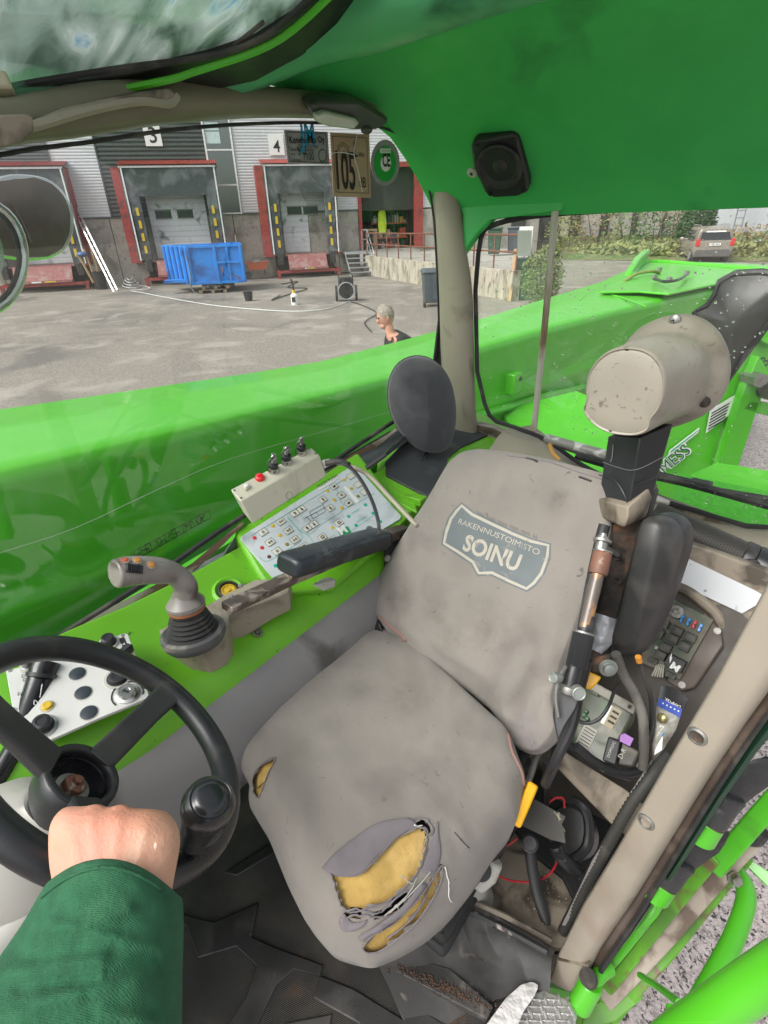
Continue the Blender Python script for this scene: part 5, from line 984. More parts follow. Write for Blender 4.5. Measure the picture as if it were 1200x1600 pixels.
# --- joystick
jy = thing('joystick', 'grey joystick with thumb buttons on a black rubber bellows', 'joystick', at(300, 1040, 'x', -.70))
JA_ = nrm(-.12, .06, 1); jc = at(303, 992, 'x', -.70)
mk('round_base', lathe(jc-JA_*.008, JA_, [(.048, -.004), (.052, .002), (.054, .010), (.053, .017), (.048, .0195), (.0445, .018)], 40), mat('dusty_grey_flange', (.07, .07, .072), .5, var=.15, dirt=((.2, .18, .15), 20, .56, .2)), jy)
prof = [(.0435, .016)]
for i in range(5):
    r = .0425-.0028*i; z = .013+.0075*i; prof += [(r, z), (r+.001, z+.002), (r, z+.004), (r-.0045, z+.0060)]
prof += [(.028, .054), (.026, .058)]
mk('bellows', lathe(jc-JA_*.006, JA_, prof, 36), RUBBER, jy)
tj = jc+JA_*.052
BRS = mat('brown_ring', (.28, .10, .04), .5)
mk('brown_ring', lathe(tj, JA_, [(.029, -.002), (.0305, 0), (.0305, .003), (.028, .004)], 30), BRS, jy)
GRIP = mat('worn_grip_plastic', (.25, .225, .205), .33, var=.15, dirt=[((.09, .07, .06), 12, .5, .25)], rvar=.1)
mk('collar', lathe(tj+JA_*.003, JA_, [(.029, 0), (.0315, .004), (.0315, .010), (.028, .014), (.021, .022), (.017, .030)], 30), GRIP, jy)
X_ = lambda x, y, v: at(x, y, 'x', v)
gp = [tj+JA_*.018, X_(290, 915, -.705), X_(272, 897, -.71), X_(250, 892, -.71), X_(222, 891, -.71), X_(198, 893, -.71), X_(178, 897, -.71)]
gr_ = [.020, .019, .0175, .021, .022, .023, .021]
vs, fs = tube(gp, gr_, 20, 6, sq=(0, 0, 1))
gobj = mk('grip', (vs, fs), GRIP, jy, smooth=70, bevel=.003)
TN = (CAM-X_(215, 888, -.71)).normalized(); TN = (TN*.5+Vector((0, -.1, .9))).normalized()
GB = bvh(gobj)
def gpt(x, y):
    p, n_ = cast(GB, x, y)
    return (p, n_) if p else (X_(x, y, -.70), TN)
for x, y, c_ in ((195, 876, (.40, .10, .04)), (214, 876, (.55, .25, .06)), (236, 883, (.55, .27, .08))):
    p, n_ = gpt(x, y); TN = (n_+Vector((0, 0, .25))).normalized(); k = mk('thumb_button', lathe(p, TN, [(.006, -.002), (.006, .0015), (.0045, .002), (.0045, .0008), (.0035, .0028), (.001, .003)], 18), mat('button_%d' % int(c_[0]*100), c_, .35), jy)
    mk('button_ring', lathe(p, TN, [(.0075, -.002), (.0075, .0008), (.0062, .0016)], 18), GRIP, k)
p, n_ = gpt(210, 889); TN = (n_+Vector((0, 0, .2))).normalized(); p = p+TN*.001; rk = mk('thumb_wheel', box(p, (.026, .013, .006), (GB and (X_(230, 892, -.71)-X_(195, 888, -.71)).normalized()), TN.cross((X_(230, 892, -.71)-X_(195, 888, -.71)).normalized()), TN), BLACK, jy, bevel=.001)
for i in range(6): mk('rib', box(p+(X_(230, 892, -.71)-X_(195, 888, -.71)).normalized()*(-.007+.0028*i)+TN*.004, (.0013, .009, .003), (X_(230, 892, -.71)-X_(195, 888, -.71)).normalized(), TN.cross((X_(230, 892, -.71)-X_(195, 888, -.71)).normalized()), TN), BLACKG, rk)
# joystick housing, beige-brown wrap-round bracket
HB = mat('tan_housing', (.27, .235, .18), .38, var=.08, dirt=[((.12, .09, .07), 9, .56, .2)])
ring0 = [(248, 985), (262, 1000), (290, 1010), (320, 1006), (345, 992), (356, 978), (358, 960), (430, 935), (452, 925), (455, 905), (400, 905), (350, 930), (300, 960)]
lowp = {0: (270, 1010), 1: (283, 1040), 2: (300, 1048), 3: (325, 1044), 4: (350, 1028), 5: (362, 1012), 6: (362, 995), 7: (432, 958), 8: (450, 945), 9: (455, 925), 10: (410, 930), 11: (360, 950), 12: (310, 985)}
A_ = [X_(x, y, -.665 if i < 9 else -.72) for i, (x, y) in enumerate(ring0)]; A_ = [at(x, y, 'z', jc.z-.004) if i < 7 else X_(x, y, -.68) for i, (x, y) in enumerate(ring0)]
hz0 = jc.z-.010
def hpt(q, z): return at(q[0], q[1], 'z', z)
ringA = [hpt(q, hz0 if i < 7 or i > 10 else hz0) for i, q in enumerate(ring0)]
ringB = [p+Vector((-.003, 0, -.072 if i < 7 else -.045)) for i, p in enumerate(ringA)]
mk('housing', loft([ringA, [a.lerp(b, .1) for a, b in zip(ringA, ringB)], [a.lerp(b, .9) for a, b in zip(ringA, ringB)], ringB]), HB, jy, smooth=45, bevel=.002)
# --- armrest bar + pad
arm = thing('armrest', 'black padded armrest on a worn steel bar beside the seat', 'armrest', at(520, 880, 'x', -.68))
BAR = mat('worn_brown_bar', (.13, .10, .085), .45, .5, var=.3, dirt=[((.35, .30, .26), 28, .56, .12), ((.05, .04, .035), 9, .55, .2)])
def beam(px, zx, w, h, name, m, parent, bev=.002, up=(0, 0, 1)):
    P_ = [X_(x, y, zx) for x, y in px]; R_ = []
    for i, p in enumerate(P_):
        t = (P_[min(i+1, len(P_)-1)]-P_[max(i-1, 0)]).normalized(); s = t.cross(Vector(up)).normalized(); v = s.cross(t)
        R_.append([p+s*a*w/2+v*b*h/2 for a, b in ((-1, -1), (1, -1), (1, 1), (-1, 1))])
    return mk(name, loft(R_), m, parent, bevel=bev, smooth=35)
beam([(354, 950), (452, 905)], -.665, .030, .014, 'steel_bar', BAR, arm)
beam([(450, 905), (600, 843)], -.665, .022, .022, 'steel_bar', BAR, arm)
beam([(585, 845), (632, 828)], -.66, .03, .024, 'bracket', BAR, arm)
# pad: soft box loft
A0, A1 = X_(447, 893, -.665), X_(597, 847, -.668); t = (A1-A0).normalized(); s = t.cross(Vector((0, 0, 1))).normalized(); v = s.cross(t)
R_ = []
for k, (q, sc) in enumerate(((-.004, .5), (.0, .8), (.03, .98), (.25, 1), (.6, 1.02), (.95, 1), (1.0, .85), (1.01, .5))):
    c = A0.lerp(A1, q)+v*.012; R_.append([c+(s*math.copysign(abs(math.cos(a))**.55, math.cos(a))*.033+v*math.copysign(abs(math.sin(a))**.55, math.sin(a))*.021)*sc for a in [2*math.pi*j/20 for j in range(20)]])
LEATH = mat('black_leatherette', (.018, .022, .028), .36, var=.2, fine=(700, .0004), dirt=((.06, .065, .07), 20, .6, .2), rvar=.08)
pad = mk('pad', loft(R_), LEATH, arm, smooth=60)
PT = bvh(pad)
for pp_ in (((505, 868), (525, 858), (540, 850)), ((512, 862), (508, 855)), ((520, 858), (516, 850)), ((525, 860), (538, 862)), ((515, 866), (528, 868)), ((530, 855), (532, 848))):
    q = [cast(PT, x, y)[0] for x, y in pp_]
    if all(a is not None for a in q): mk('crack_mark', tube([a+v*.0003 for a in q], .0006, 4), mat('grey_mark', (.10, .11, .12), .6), pad)
p = X_(511, 905, -.655); mk('catch_box', box(p-v*.01, (.035, .02, .018), t, s, v), LGREY, arm, bevel=.003); mk('catch_latch', box(X_(500, 912, -.65), (.03, .012, .006), t, s, v), LGREY, arm, bevel=.002)
mk('end_plate', curved([(600, 842), (620, 828), (632, 836), (628, 870), (612, 895), (602, 890)], X_(612, 870, -.648), nrm(1, -.5, .3), .006, .0), BLACK, arm, smooth=30)
p = X_(605, 872, -.643); mk('bolt', lathe(p, nrm(1, -.5, .3), [(.009, 0), (.009, .002), (.0065, .002), (.0065, .006)], 6), STEEL, arm)
for x, y in ((377, 922), (363, 939)): p = X_(x, y, -.662)+Vector((0, 0, .008)); mk('bolt', lathe(p, (0, -.2, 1), [(.0045, 0), (.0045, .002), (.003, .004)], 8), STEEL, arm)
# --- headrest lying on the tray
tray = thing('storage_tray', 'black rubber storage tray in a green surround at the rear of the console', 'tray', at(690, 710, 'z', .70))
TP = Vector((-.72, 1.2, .695)); TNn = nrm(.12, -.1, .98)
mk('green_rim', slab([(585, 770), (590, 720), (640, 668), (715, 634), (808, 665), (806, 705), (740, 700), (690, 740), (672, 775), (640, 800), (600, 790)], TP-TNn*.004, TNn, .07), GREENP, tray, bevel=.008)
mk('rubber_mat', slab([(601, 722), (640, 680), (690, 652), (716, 648), (780, 668), (778, 672), (720, 698), (700, 715), (694, 740), (676, 772), (668, 776), (603, 742)], TP+TNn*.002, TNn, .008), mat('grey_black_mat', (.035, .038, .042), .6, var=.1, fine=(500, .0003), dirt=((.09, .09, .09), 9, .6, .2)), tray, bevel=.003)
for px in ([(605, 752), (650, 786), (652, 800), (608, 778)],): mk('green_step', slab(px, TP-TNn*.002, TNn, .01), GREENP, tray, bevel=.004)
gb = box(hp(650, 780, TP, TNn), (.05, .03, .02)); mk('green_block', gb, GREENP, tray, bevel=.003)
hr = thing('headrest', 'loose dark fabric headrest on two black rods leaning by the rear pillar', 'headrest', at(660, 720, 'x', -.80))
HP_ = at(660, 632, 'x', -.80); hN = nrm(.72, -.66, .12); hU = (nrm(-.12, .12, 1)-hN*hN.dot(nrm(-.12, .12, 1))).normalized()
out = [(640, 556), (668, 556), (692, 572), (708, 600), (715, 640), (711, 680), (702, 705), (688, 710), (665, 708), (645, 698), (622, 672), (608, 640), (606, 600), (618, 570)]
ring = smoothring(resamp([hp(x, y, HP_, hN) for x, y in out], 48), 3); c = sum(ring, Vector())/48
R_ = [[c.lerp(p, .75*s)-hN*.055 for p in ring] for s in (.3, .8)]
R_ += [[c.lerp(p, .93)-hN*.048 for p in ring], [p-hN*.025 for p in ring], [p-hN*.0 for p in ring]]
R_ += [[c.lerp(p, s)+hN*.035*(1-s**3)+hN*.012*max(0, 1-abs((p-c).dot(hU.cross(hN)))*s*18) for p in ring] for s in (.96, .88, .75, .55, .35, .15)]
DFAB = mat('dark_blue_grey_fabric', (.036, .036, .046), .85, var=.15, fine=(420, .0012), dirt=((.075, .072, .078), 10, .55, .3), sheen=.3)
mk('cushion', loft(R_), DFAB, hr, smooth=180, sub=1)
mk('seam', tube([p-hN*.012 for p in ring], .0018, 6, closed=True), DFAB, hr)
mk('rod', tube([hp(668, 706, HP_-hN*.02, hN), at(640, 752, 'z', .66), at(621, 781, 'z', .64)], .0055, 10), BLACKG, hr)
mk('rod', tube([hp(632, 682, HP_-hN*.03, hN), dp(600, 712, 1.13), dp(572, 732, 1.13)], .0055, 10), BLACKG, hr)
# =============== SEAT ===============
FABC = (.222, .20, .176)
FAB = mat('grey_beige_seat_cover', FABC, .92, var=.07, fine=(900, .0006), bump=(30, .0012), dirt=[((.155, .138, .125), 4.5, .55, .3), ((.09, .08, .07), 60, .70, .14), ((.26, .245, .22), 3.2, .58, .3)], sheen=.15, rvar=.05)
FABP = mat('purple_grey_fold', (.165, .145, .155), .92, var=.15, fine=(1500, .0003), sheen=.15, rvar=.05)
FOAM = mat('yellow_foam', (.46, .30, .085), .95, var=.14, bump=(90, .0018), fine=(500, .0006), dirt=[((.32, .17, .04), 16, .58, .15), ((.62, .42, .16), 10, .58, .2)], rvar=.03)
PINKB = mat('faded_pink_binding', (.25, .14, .115), .9, var=.15)
seat = thing('operator_seat', 'torn grey-beige operator seat with yellow foam showing at the front', 'seat', (-.42, .55, .1))
def pillow(px, c, prof, wr, n=150, rings=34, lower=None, smoothit=2):
    """px: list of (x,y,(axis,value)) silhouette points; c: crown centre; prof: exponent; wr(p,s)->height offset vector"""
    ring = smoothring(resamp([at(x, y, *a) for x, y, a in px], n), smoothit); c = Vector(c); R_ = []
    return ring, c
# ---- cushion
SB0 = (0, .74, .48); SBN = nrm(0, -.835, .55)
add_stains(FAB, [(tuple(hp(x, y, SB0, SBN)+SBN*.02), r, k*1.05) for x, y, r, k in ((880, 790, .045, .45), (860, 770, .06, .25), (640, 930, .06, .5), (690, 955, .05, .55), (630, 900, .04, .35), (760, 975, .10, .3), (800, 1010, .09, .25), (840, 980, .05, .3), (710, 1000, .06, .35), (735, 880, .05, .2), (900, 1060, .04, .3), (650, 860, .03, .3), (780, 1080, .05, .3))]+[(tuple(at(x, y, 'z', .48)), r, k*.95) for x, y, r, k in ((640, 1090, .09, .35), (560, 1080, .05, .3), (520, 1140, .04, .25), (480, 1060, .03, .4), (700, 1190, .012, 1.3), (505, 1062, .010, 1.2), (610, 1250, .06, .2), (470, 1170, .03, .3), (740, 1150, .05, .3), (400, 1150, .03, .35), (760, 1290, .05, .25), (690, 1250, .04, .2))], (.075, .062, .05))
add_stains(FAB, [(tuple(hp(x, y, SB0, SBN)+SBN*.02), r, k*1.05) for x, y, r, k in ((830, 1130, .05, .5), (845, 1160, .04, .6), (680, 1040, .03, .5), (740, 710, .04, .35))]+[(tuple(at(x, y, 'z', .42)), r, k) for x, y, r, k in ((790, 1290, .05, .5), (730, 1330, .05, .35), (450, 1400, .04, .35), (395, 1190, .03, .5), (640, 1470, .06, .35), (700, 1420, .05, .4))], (.135, .115, .145))
cz = lambda z: ('z', z)
cpx = [(500, 1012, cz(.455)), (560, 985, cz(.46)), (610, 985, cz(.46)), (660, 1020, cz(.46)), (740, 1095, cz(.455)), (790, 1140, cz(.45)), (800, 1160, cz(.435)), (812, 1200, cz(.415)), (822, 1225, cz(.41)), (806, 1290, cz(.40)), (780, 1320, cz(.39)), (745, 1375, cz(.38)), (705, 1425, cz(.37)), (668, 1458, cz(.36)), (625, 1483, cz(.355)), (580, 1502, cz(.35)), (545, 1495, cz(.35)), (515, 1485, cz(.355)), (478, 1442, cz(.37)), (450, 1385, cz(.385)), (420, 1310, cz(.40)), (388, 1258, cz(.41)), (392, 1225, cz(.42)), (362, 1182, cz(.425)), (350, 1145, cz(.43)), (362, 1108, cz(.435)), (412, 1048, cz(.445))]
ring = smoothring(resamp([at(x, y, *a) for x, y, a in cpx], 260), 3)
cc = Vector((-.41, .53, .50))
def cushion_pt(p, s):
    q = cc.lerp(p, s); zc = .487; q.z = p.z+(zc-p.z)*max(0, 1-s**5.0)**.42
    x, y = pj(q)
    w = 0
    # long soft creases running to the front and the corners
    w += .004*noise.noise(Vector((q.x*9, q.y*9, 3)))+.003*noise.noise(Vector((q.x*22, q.y*14, 7)))+.0022*(1-abs(noise.noise(Vector((q.x*16+q.y*9, q.y*7, 12)))*3))*min(1, max(0, s*2-.7))
    w += -.003*math.exp(-((x-740-(y-1300)*.35)/10)**2)*(1 if 1290 < y < 1420 else 0)
    for (ax, ay, bx, by, amp, wd) in ((690, 1010, 745, 1110, .004, 14), (480, 1120, 580, 1080, .0015, 10), (395, 1200, 470, 1300, .0035, 9), (440, 1340, 540, 1400, .002, 10), (690, 1290, 790, 1240, -.0025, 10), (720, 1350, 700, 1290, -.003, 9), (500, 1180, 640, 1250, .0012, 20), (600, 1050, 640, 1180, .0012, 16), (760, 1140, 700, 1220, .002, 10), (470, 1420, 560, 1460, .003, 8), (640, 1440, 590, 1470, -.002, 7)):
        L2 = (bx-ax)**2+(by-ay)**2; t = max(0, min(1, ((x-ax)*(bx-ax)+(y-ay)*(by-ay))/L2)); d = math.hypot(x-ax-(bx-ax)*t, y-ay-(by-ay)*t); w += amp*math.exp(-(d/wd)**2)*math.sin(math.pi*(.1+.8*t))
    q.z += w*(1-s**12); return q
sl_ = [1, .998, .993, .985, .975, .96, .945, .925, .905, .885, .865, .845, .825, .80, .775, .75, .72, .69, .66, .62, .58, .54, .5, .45, .4, .34, .28, .2, .12, .04]
Rt = [[cushion_pt(p, s) for p in ring] for s in sl_]
under = [[cc.lerp(p, .97)*1+Vector((0, 0, 0)) for p in ring]]
for i, p in enumerate(ring): under[0][i].z = p.z-.05
u2 = [[cc.lerp(p, .8) for p in ring]]
for i, p in enumerate(ring): u2[0][i].z = p.z-.07
vs, fs = loft(u2+under+Rt)
TEAR1 = [(516, 1358), (532, 1350), (560, 1366), (585, 1345), (618, 1310), (640, 1296), (663, 1294), (668, 1302), (664, 1330), (655, 1358), (640, 1378), (618, 1398), (596, 1412), (575, 1418), (556, 1424), (540, 1422), (530, 1408), (524, 1385)]
GAP = [(537, 1424), (560, 1420), (590, 1425), (604, 1416), (622, 1400), (638, 1392), (637, 1408), (620, 1426), (600, 1432), (568, 1430), (545, 1432), (538, 1446), (534, 1436)]
TEAR2 = [(566, 1480), (580, 1462), (610, 1440), (640, 1418), (668, 1385), (690, 1352), (688, 1378), (672, 1410), (648, 1442), (615, 1470), (590, 1486), (574, 1487)]
TEAR3 = [(397, 1237), (396, 1215), (408, 1196), (428, 1184), (430, 1190), (420, 1208), (412, 1230), (404, 1246)]
TEAR4 = [(636, 1290), (648, 1280), (663, 1280), (672, 1288), (676, 1300), (668, 1305), (662, 1295), (648, 1292)]
TOP = [(668, 1305), (680, 1282), (684, 1300), (674, 1318)]
def keep(f):
    c = sum((vs[i] for i in f), Vector())/len(f); x, y = pj(c)
    return not any(inpoly(x, y, T_) for T_ in (TEAR1, GAP, TEAR2, TEAR3, TEAR4))
cover_f = [f for f in fs if keep(f)]
cov = mk('cushion_cover', (vs, cover_f), FAB, seat, smooth=180)
# foam body under the cover, seen through the tears
Rf = [[cushion_pt(p, s)+(cc-p).normalized()*.006-Vector((0, 0, .008)) for p in ring] for s in sl_]
def foamz(q):
    x, y = pj(q); d = .003*noise.noise(q*60)+.002*noise.noise(q*140)
    return q+Vector((0, 0, d))
Rf = [[foamz(q) for q in r] for r in Rf]; vf, ff = loft(Rf)
ff = [f for f in ff if not any(inpoly(*pj(sum((vf[i] for i in f), Vector())/len(f)), T_) for T_ in (GAP, TEAR4))]
mk('foam', (vf, ff), FOAM, seat, smooth=180)
Rd = [[cushion_pt(p, s)+(cc-p).normalized()*.03-Vector((0, 0, .035)) for p in ring[::4]] for s in sl_[::3]]
mk('inner_shell', loft(Rd), BLACK, seat, smooth=180)
CB = bvh(mk('tmp', (vs, fs), FAB, seat)); bpy.data.objects.remove([o for o in bpy.data.objects if o.name == 'tmp'][0])
def lip_(px, r, m, name='torn_edge', closed=True, lift=.0012, jag=1.5, k=5):
    q = []; n = len(px)
    pts2 = cat_rom([Vector((x, y, 0)) for x, y in (px+[px[0]] if closed else px)], k)
    for i, p in enumerate(pts2):
        a = noise.noise(Vector((p.x*.25, p.y*.25, 1)))*jag; s, nn = cast(CB, p.x+a, p.y-a)
        if s: q.append(s+nn*lift)
    if len(q) > 2: mk(name, tube(q[:-1] if closed else q, [r*(1+.5*noise.noise(v*200)) for v in (q[:-1] if closed else q)], 6, closed=closed), m, seat, smooth=180)
for T_ in (TEAR1, TEAR2, TEAR3): lip_(T_, .0013, FABP, jag=3)
lip_(GAP, .0014, FABP, jag=4); lip_(TEAR4, .0018, FABP)
# folded-back flap along the upper left of the big tear
def patch(name, px, lift, m, nv=10, ruff=.002, closed_lift=None, par=seat, th=.0016, tree=None):
    """thin cloth piece lying on the cushion; px is two edges of equal length (a,b)"""
    A, B = px; A = cat_rom([Vector((x, y, 0)) for x, y in A], 6); B = cat_rom([Vector((x, y, 0)) for x, y in B], 6); R1 = []
    for a, b in zip(A, B):
        row = []
        for j in range(nv+1):
            t = j/nv; p = a.lerp(b, t); s, nn = cast(tree or CB, p.x, p.y)
            if s is None: s, nn = R1[-1][j] if R1 else (Vector(), Vector((0, 0, 1))), Vector((0, 0, 1))
            row.append(s+nn*(lift*math.sin(math.pi*min(1, .15+.85*t))+ruff*noise.noise(Vector((p.x*.06, p.y*.06, 5)))+.001))
        R1.append(row)
    vsA, fsA = loft(R1, closed=False); 
    o = mk(name, (vsA, fsA), m, par, smooth=180); md = o.modifiers.new('solid', 'SOLIDIFY'); md.thickness = th; return o
patch('torn_flap', ([(504, 1356), (530, 1328), (570, 1298), (600, 1284), (640, 1278)], [(528, 1370), (560, 1368), (588, 1342), (618, 1312), (652, 1290)]), .004, FABP)
patch('torn_flap', ([(658, 1358), (668, 1335), (676, 1310), (683, 1284)], [(678, 1372), (686, 1350), (688, 1325), (684, 1290)]), .003, FABP)
patch('torn_strip', ([(560, 1462), (594, 1440), (630, 1412), (656, 1378)], [(566, 1470), (606, 1444), (640, 1418), (668, 1382)]), .004, FABP)
patch('torn_flap', ([(530, 1440), (536, 1452), (556, 1452)], [(538, 1426), (552, 1440), (575, 1436)]), .004, FABP)
for a in (((592, 1462), (625, 1440), (650, 1405), (664, 1380)), ((608, 1470), (640, 1445), (662, 1415), (676, 1378)), ((640, 1440), (655, 1425), (668, 1400)), ((575, 1478), (600, 1445), (612, 1430))): lip_(list(a), .0013, FABP, 'thread', False, -.004, 2)
for a in (((606, 1425), (630, 1405), (655, 1380), (672, 1360)), ((600, 1428), (634, 1398), (650, 1370)), ((612, 1420), (618, 1412), (622, 1418)), ((625, 1366), (632, 1372), (645, 1380))): lip_(list(a), .0007, LGREY, 'loose_thread', False, .004, 3)
for a in (((694, 1354), (700, 1378), (700, 1400), (705, 1408)), ((634, 1291), (646, 1288), (650, 1292), (660, 1290))): lip_(list(a), .0008, WHITE, 'white_thread', False, .002, 1)
for i in range(14):
    x = 520+i*9; y = 1372-abs(i-2)*2-(i*5 if i > 6 else 0)
    lip_([(664+i*1.6, 1310+i*5), (660+i*1.7+random.uniform(-3, 3), 1322+i*5+random.uniform(0, 7))], .0005, FABP, 'frayed_thread', False, .001, 1, 3)
lip_([(710, 1300), (722, 1314), (733, 1325)], .0009, BLACK, 'small_slit', False, .0002, 0)
lip_([(398, 1232), (408, 1224), (416, 1214)], .0008, BLACK, 'foam_crack', False, -.004, 1)
# hem bindings
def hem(px, r, tree, lift=.001, m=PINKB, k=5, nm='hem_binding'):
    q = []
    for p in cat_rom([Vector((x, y, 0)) for x, y in px], k):
        s, nn = cast(tree, p.x, p.y)
        if s: q.append(s+nn*lift)
    if len(q) > 2: mk(nm, tube(q, r, 6), m, seat, smooth=180)
hem([(793, 1146), (800, 1175), (814, 1205), (818, 1228)], .003, CB)
# ---- backrest
bd = nrm(0, .55, .835); bn = nrm(0, -.835, .55)   # up the backrest, out of its face
BPt = Vector((0, .74, .48))
bpx = [(588, 962), (583, 935), (592, 905), (612, 868), (640, 822), (680, 760), (702, 722), (722, 707), (748, 701), (790, 705), (860, 718), (930, 736), (960, 745), (962, 775), (955, 830), (945, 870), (930, 920), (905, 985), (888, 1030), (880, 1060), (870, 1090), (876, 1115), (880, 1140), (870, 1160), (850, 1178), (830, 1180), (808, 1168), (790, 1140), (770, 1112), (735, 1082), (700, 1060), (655, 1030), (625, 998), (608, 990)]
ringb = smoothring(resamp([hp(x, y, BPt, bn) for x, y in bpx], 240), 2)
cb2 = sum(ringb, Vector())/len(ringb)+Vector((0, 0, 0))
def back_pt(p, s):
    q = cb2.lerp(p, s); x, y = pj(q)
    h = .030*max(0, 1-s**4.5)**.5
    h += .012*math.exp(-((x-770)/260)**2)*0
    # hollow in the middle, raised side wings low down
    rx = (q-cb2).x; h += .03*abs(rx/.24)**2.5*max(0, min(1, (y-900)/200)) if s < .97 else 0
    h += .0022*(1-abs(noise.noise(Vector((q.x*13+q.z*7, q.z*6, 22)))*3))+.004*noise.noise(Vector((q.x*10, q.z*10, 1)))+.0022*noise.noise(Vector((q.x*24, q.z*16, 9)))
    for (ax, ay, bx, by, amp, wd) in ((805, 720, 775, 800, .003, 9), (770, 715, 745, 790, .002, 10), (840, 1020, 790, 1105, .010, 13), (855, 1060, 815, 1135, -.007, 14), (790, 1105, 830, 1130, .007, 10), (620, 960, 700, 1040, .006, 11), (660, 955, 720, 1050, .003, 10), (720, 1060, 790, 1110, -.003, 9), (880, 940, 860, 1060, .003, 12), (640, 990, 780, 1090, -.005, 12), (860, 905, 920, 930, .0015, 6), (700, 1010, 780, 1060, .002, 12), (610, 930, 640, 990, -.004, 9)):
        L2 = (bx-ax)**2+(by-ay)**2; t = max(0, min(1, ((x-ax)*(bx-ax)+(y-ay)*(by-ay))/L2)); d = math.hypot(x-ax-(bx-ax)*t, y-ay-(by-ay)*t); h += 1.6*amp*math.exp(-(d/wd)**2)*math.sin(math.pi*(.12+.8*t))
    return q+bn*h*(1 if s < .999 else 0)
Rb = [[cb2.lerp(p, .94)-bn*.09 for p in ringb], [p-bn*.07 for p in ringb], [p-bn*.03 for p in ringb]]+[[back_pt(p, s) for p in ringb] for s in sl_]
bv = loft(Rb); back = mk('backrest_cover', bv, FAB, seat, smooth=180); BB = bvh(back)
hem([(591, 962), (610, 978), (628, 993), (634, 1000), (622, 1001), (604, 993)], .0032, BB); hem([(810, 1172), (835, 1184), (858, 1176), (876, 1150), (884, 1130)], .003, BB)
for a, b_ in (((775, 704), (960, 748)),): hem([(790, 712), (850, 720), (905, 738), (950, 752)], .0014, BB, .0005, FABP, nm='top_seam')
for px in ([(822, 716), (832, 718), (840, 722)], [(905, 745), (916, 749), (924, 752)]): hem(px, .0022, BB, .0006, BLACK, nm='seam_slit')
# printed badge
def projb(tree):
    def f(p, N):
        r = tree.ray_cast(p+bn*.1, -bn)
        return (r[0]+bn*.0007) if r[0] else p
    return f
PB = projb(BB); BL = BPt+bn*.03
def badge(px, m, name, lift=0, fill=True):
    """print laid on the cover, cut in small triangles so that it follows the folds"""
    P_ = [hp(x, y, BL, bn) for x, y in px]; me = bpy.data.meshes.new('b'); bm = bmesh.new(); bm.faces.new([bm.verts.new(p) for p in P_])
    bmesh.ops.triangulate(bm, faces=bm.faces)
    for _ in range(5): bmesh.ops.subdivide_edges(bm, edges=[e for e in bm.edges if e.calc_length() > .008], cuts=1, use_grid_fill=True); bmesh.ops.triangulate(bm, faces=bm.faces)
    bm.verts.index_update(); g_ = ([PB(v.co, bn)+bn*lift for v in bm.verts], [tuple(v.index for v in f.verts) for f in bm.faces]); bm.free()
    return mk(name, g_, m, seat, smooth=180)
BG1 = mat('badge_blue_grey', (.115, .135, .14), .7, var=.08, fine=(1200, .0003), dirt=[((.19, .19, .175), 26, .63, .1)]); BG2 = mat('badge_cream', (.38, .35, .29), .7, var=.06, dirt=[((.2, .19, .17), 30, .64, .12)]) 
outer = [(722, 785), (742, 800), (775, 816), (805, 830), (832, 841), (861, 849), (860, 872), (851, 898), (838, 915), (824, 925), (790, 911), (768, 900), (746, 900), (736, 882), (712, 866), (689, 851), (692, 830), (700, 808), (710, 795)]
def inset(P_, d):
    n = len(P_); out_ = []
    for i in range(n):
        a = Vector(P_[i-1]); b = Vector(P_[i]); c = Vector(P_[(i+1) % n]); e1 = (b-a).normalized(); e2 = (c-b).normalized(); m_ = (Vector((-e1.y, e1.x))+Vector((-e2.y, e2.x))); m_.normalize(); out_.append(tuple(b+m_*d))
    return out_
badge(outer, BG1, 'badge_edge', 0); badge(inset(outer, 3), BG2, 'badge_border', .0003); badge(inset(outer, 7.5), BG1, 'badge_field', .0006)
def tb(s, a, b_, ys, m, lift, bold=0, arc=0, skew=0):
    A = hp(*a, BL, bn); B = hp(*b_, BL, bn); f0 = PB
    def f(p, N):
        t = (p-A).dot((B-A).normalized())/(B-A).length; v_ = bn.cross((B-A).normalized()); return PB(p-v_*arc*math.sin(math.pi*max(0, min(1, t)))*-1, N)+bn*lift
    text3(s, A, B, bn, ys, m, seat, 'badge_lettering', None, 0, .0, f, bold)
tb('SOINU', (722, 858), (808, 893), 1.12, BG2, .0010, .03); tb('RAKENNUSTOIMISTO', (716, 818), (842, 868), .85, BG2, .0010, .0, .002)
for i in range(26):
    x = 748+i*3.6; y = 803+i*1.45
    if i % 5 != 3: hem([(x, y-3), (x-.6, y-random.uniform(-1, 1)), (x+.4, y+3)], .0005, BB, .0016, BG1, 2, 'worn_print_tick')
# black stains, seat pan, slider, lever, buckle
mk('seat_pan', slab([(430, 1090), (560, 1010), (700, 1060), (800, 1180), (795, 1300), (690, 1430), (580, 1470), (500, 1420), (420, 1250)], (0, 0, .36), (0, 0, 1), .06), BLACK, seat, bevel=.01)
mk('suspension_base', box((-.42, .60, .17), (.34, .32, .34)), BLACK, seat, bevel=.02)
mk('suspension_bellows', join(*[box((-.42, .60, .06+.05*i), (.37, .35, .025)) for i in range(6)]), RUBBER, seat, bevel=.01)
bk = mk('belt_buckle', loft([[hp(x, y, BPt+bn*o, bn) for x, y in ((553, 968), (578, 962), (592, 968), (600, 990), (560, 996))] for o in (.0, .02)]), BLACKG, seat, bevel=.004); 
mk('belt_strap', loft([[hp(x, y, BPt+bn*o, bn) for x, y in ((538, 980), (556, 970), (562, 994), (545, 990))] for o in (.004, .012)]), BLACK, seat, bevel=.002)
YP = mat('yellow_lever_plastic', (.72, .37, .01), .35, var=.05)
lp = [dp(833, 1224, .93), dp(819, 1258, .915), dp(806, 1291, .90)]
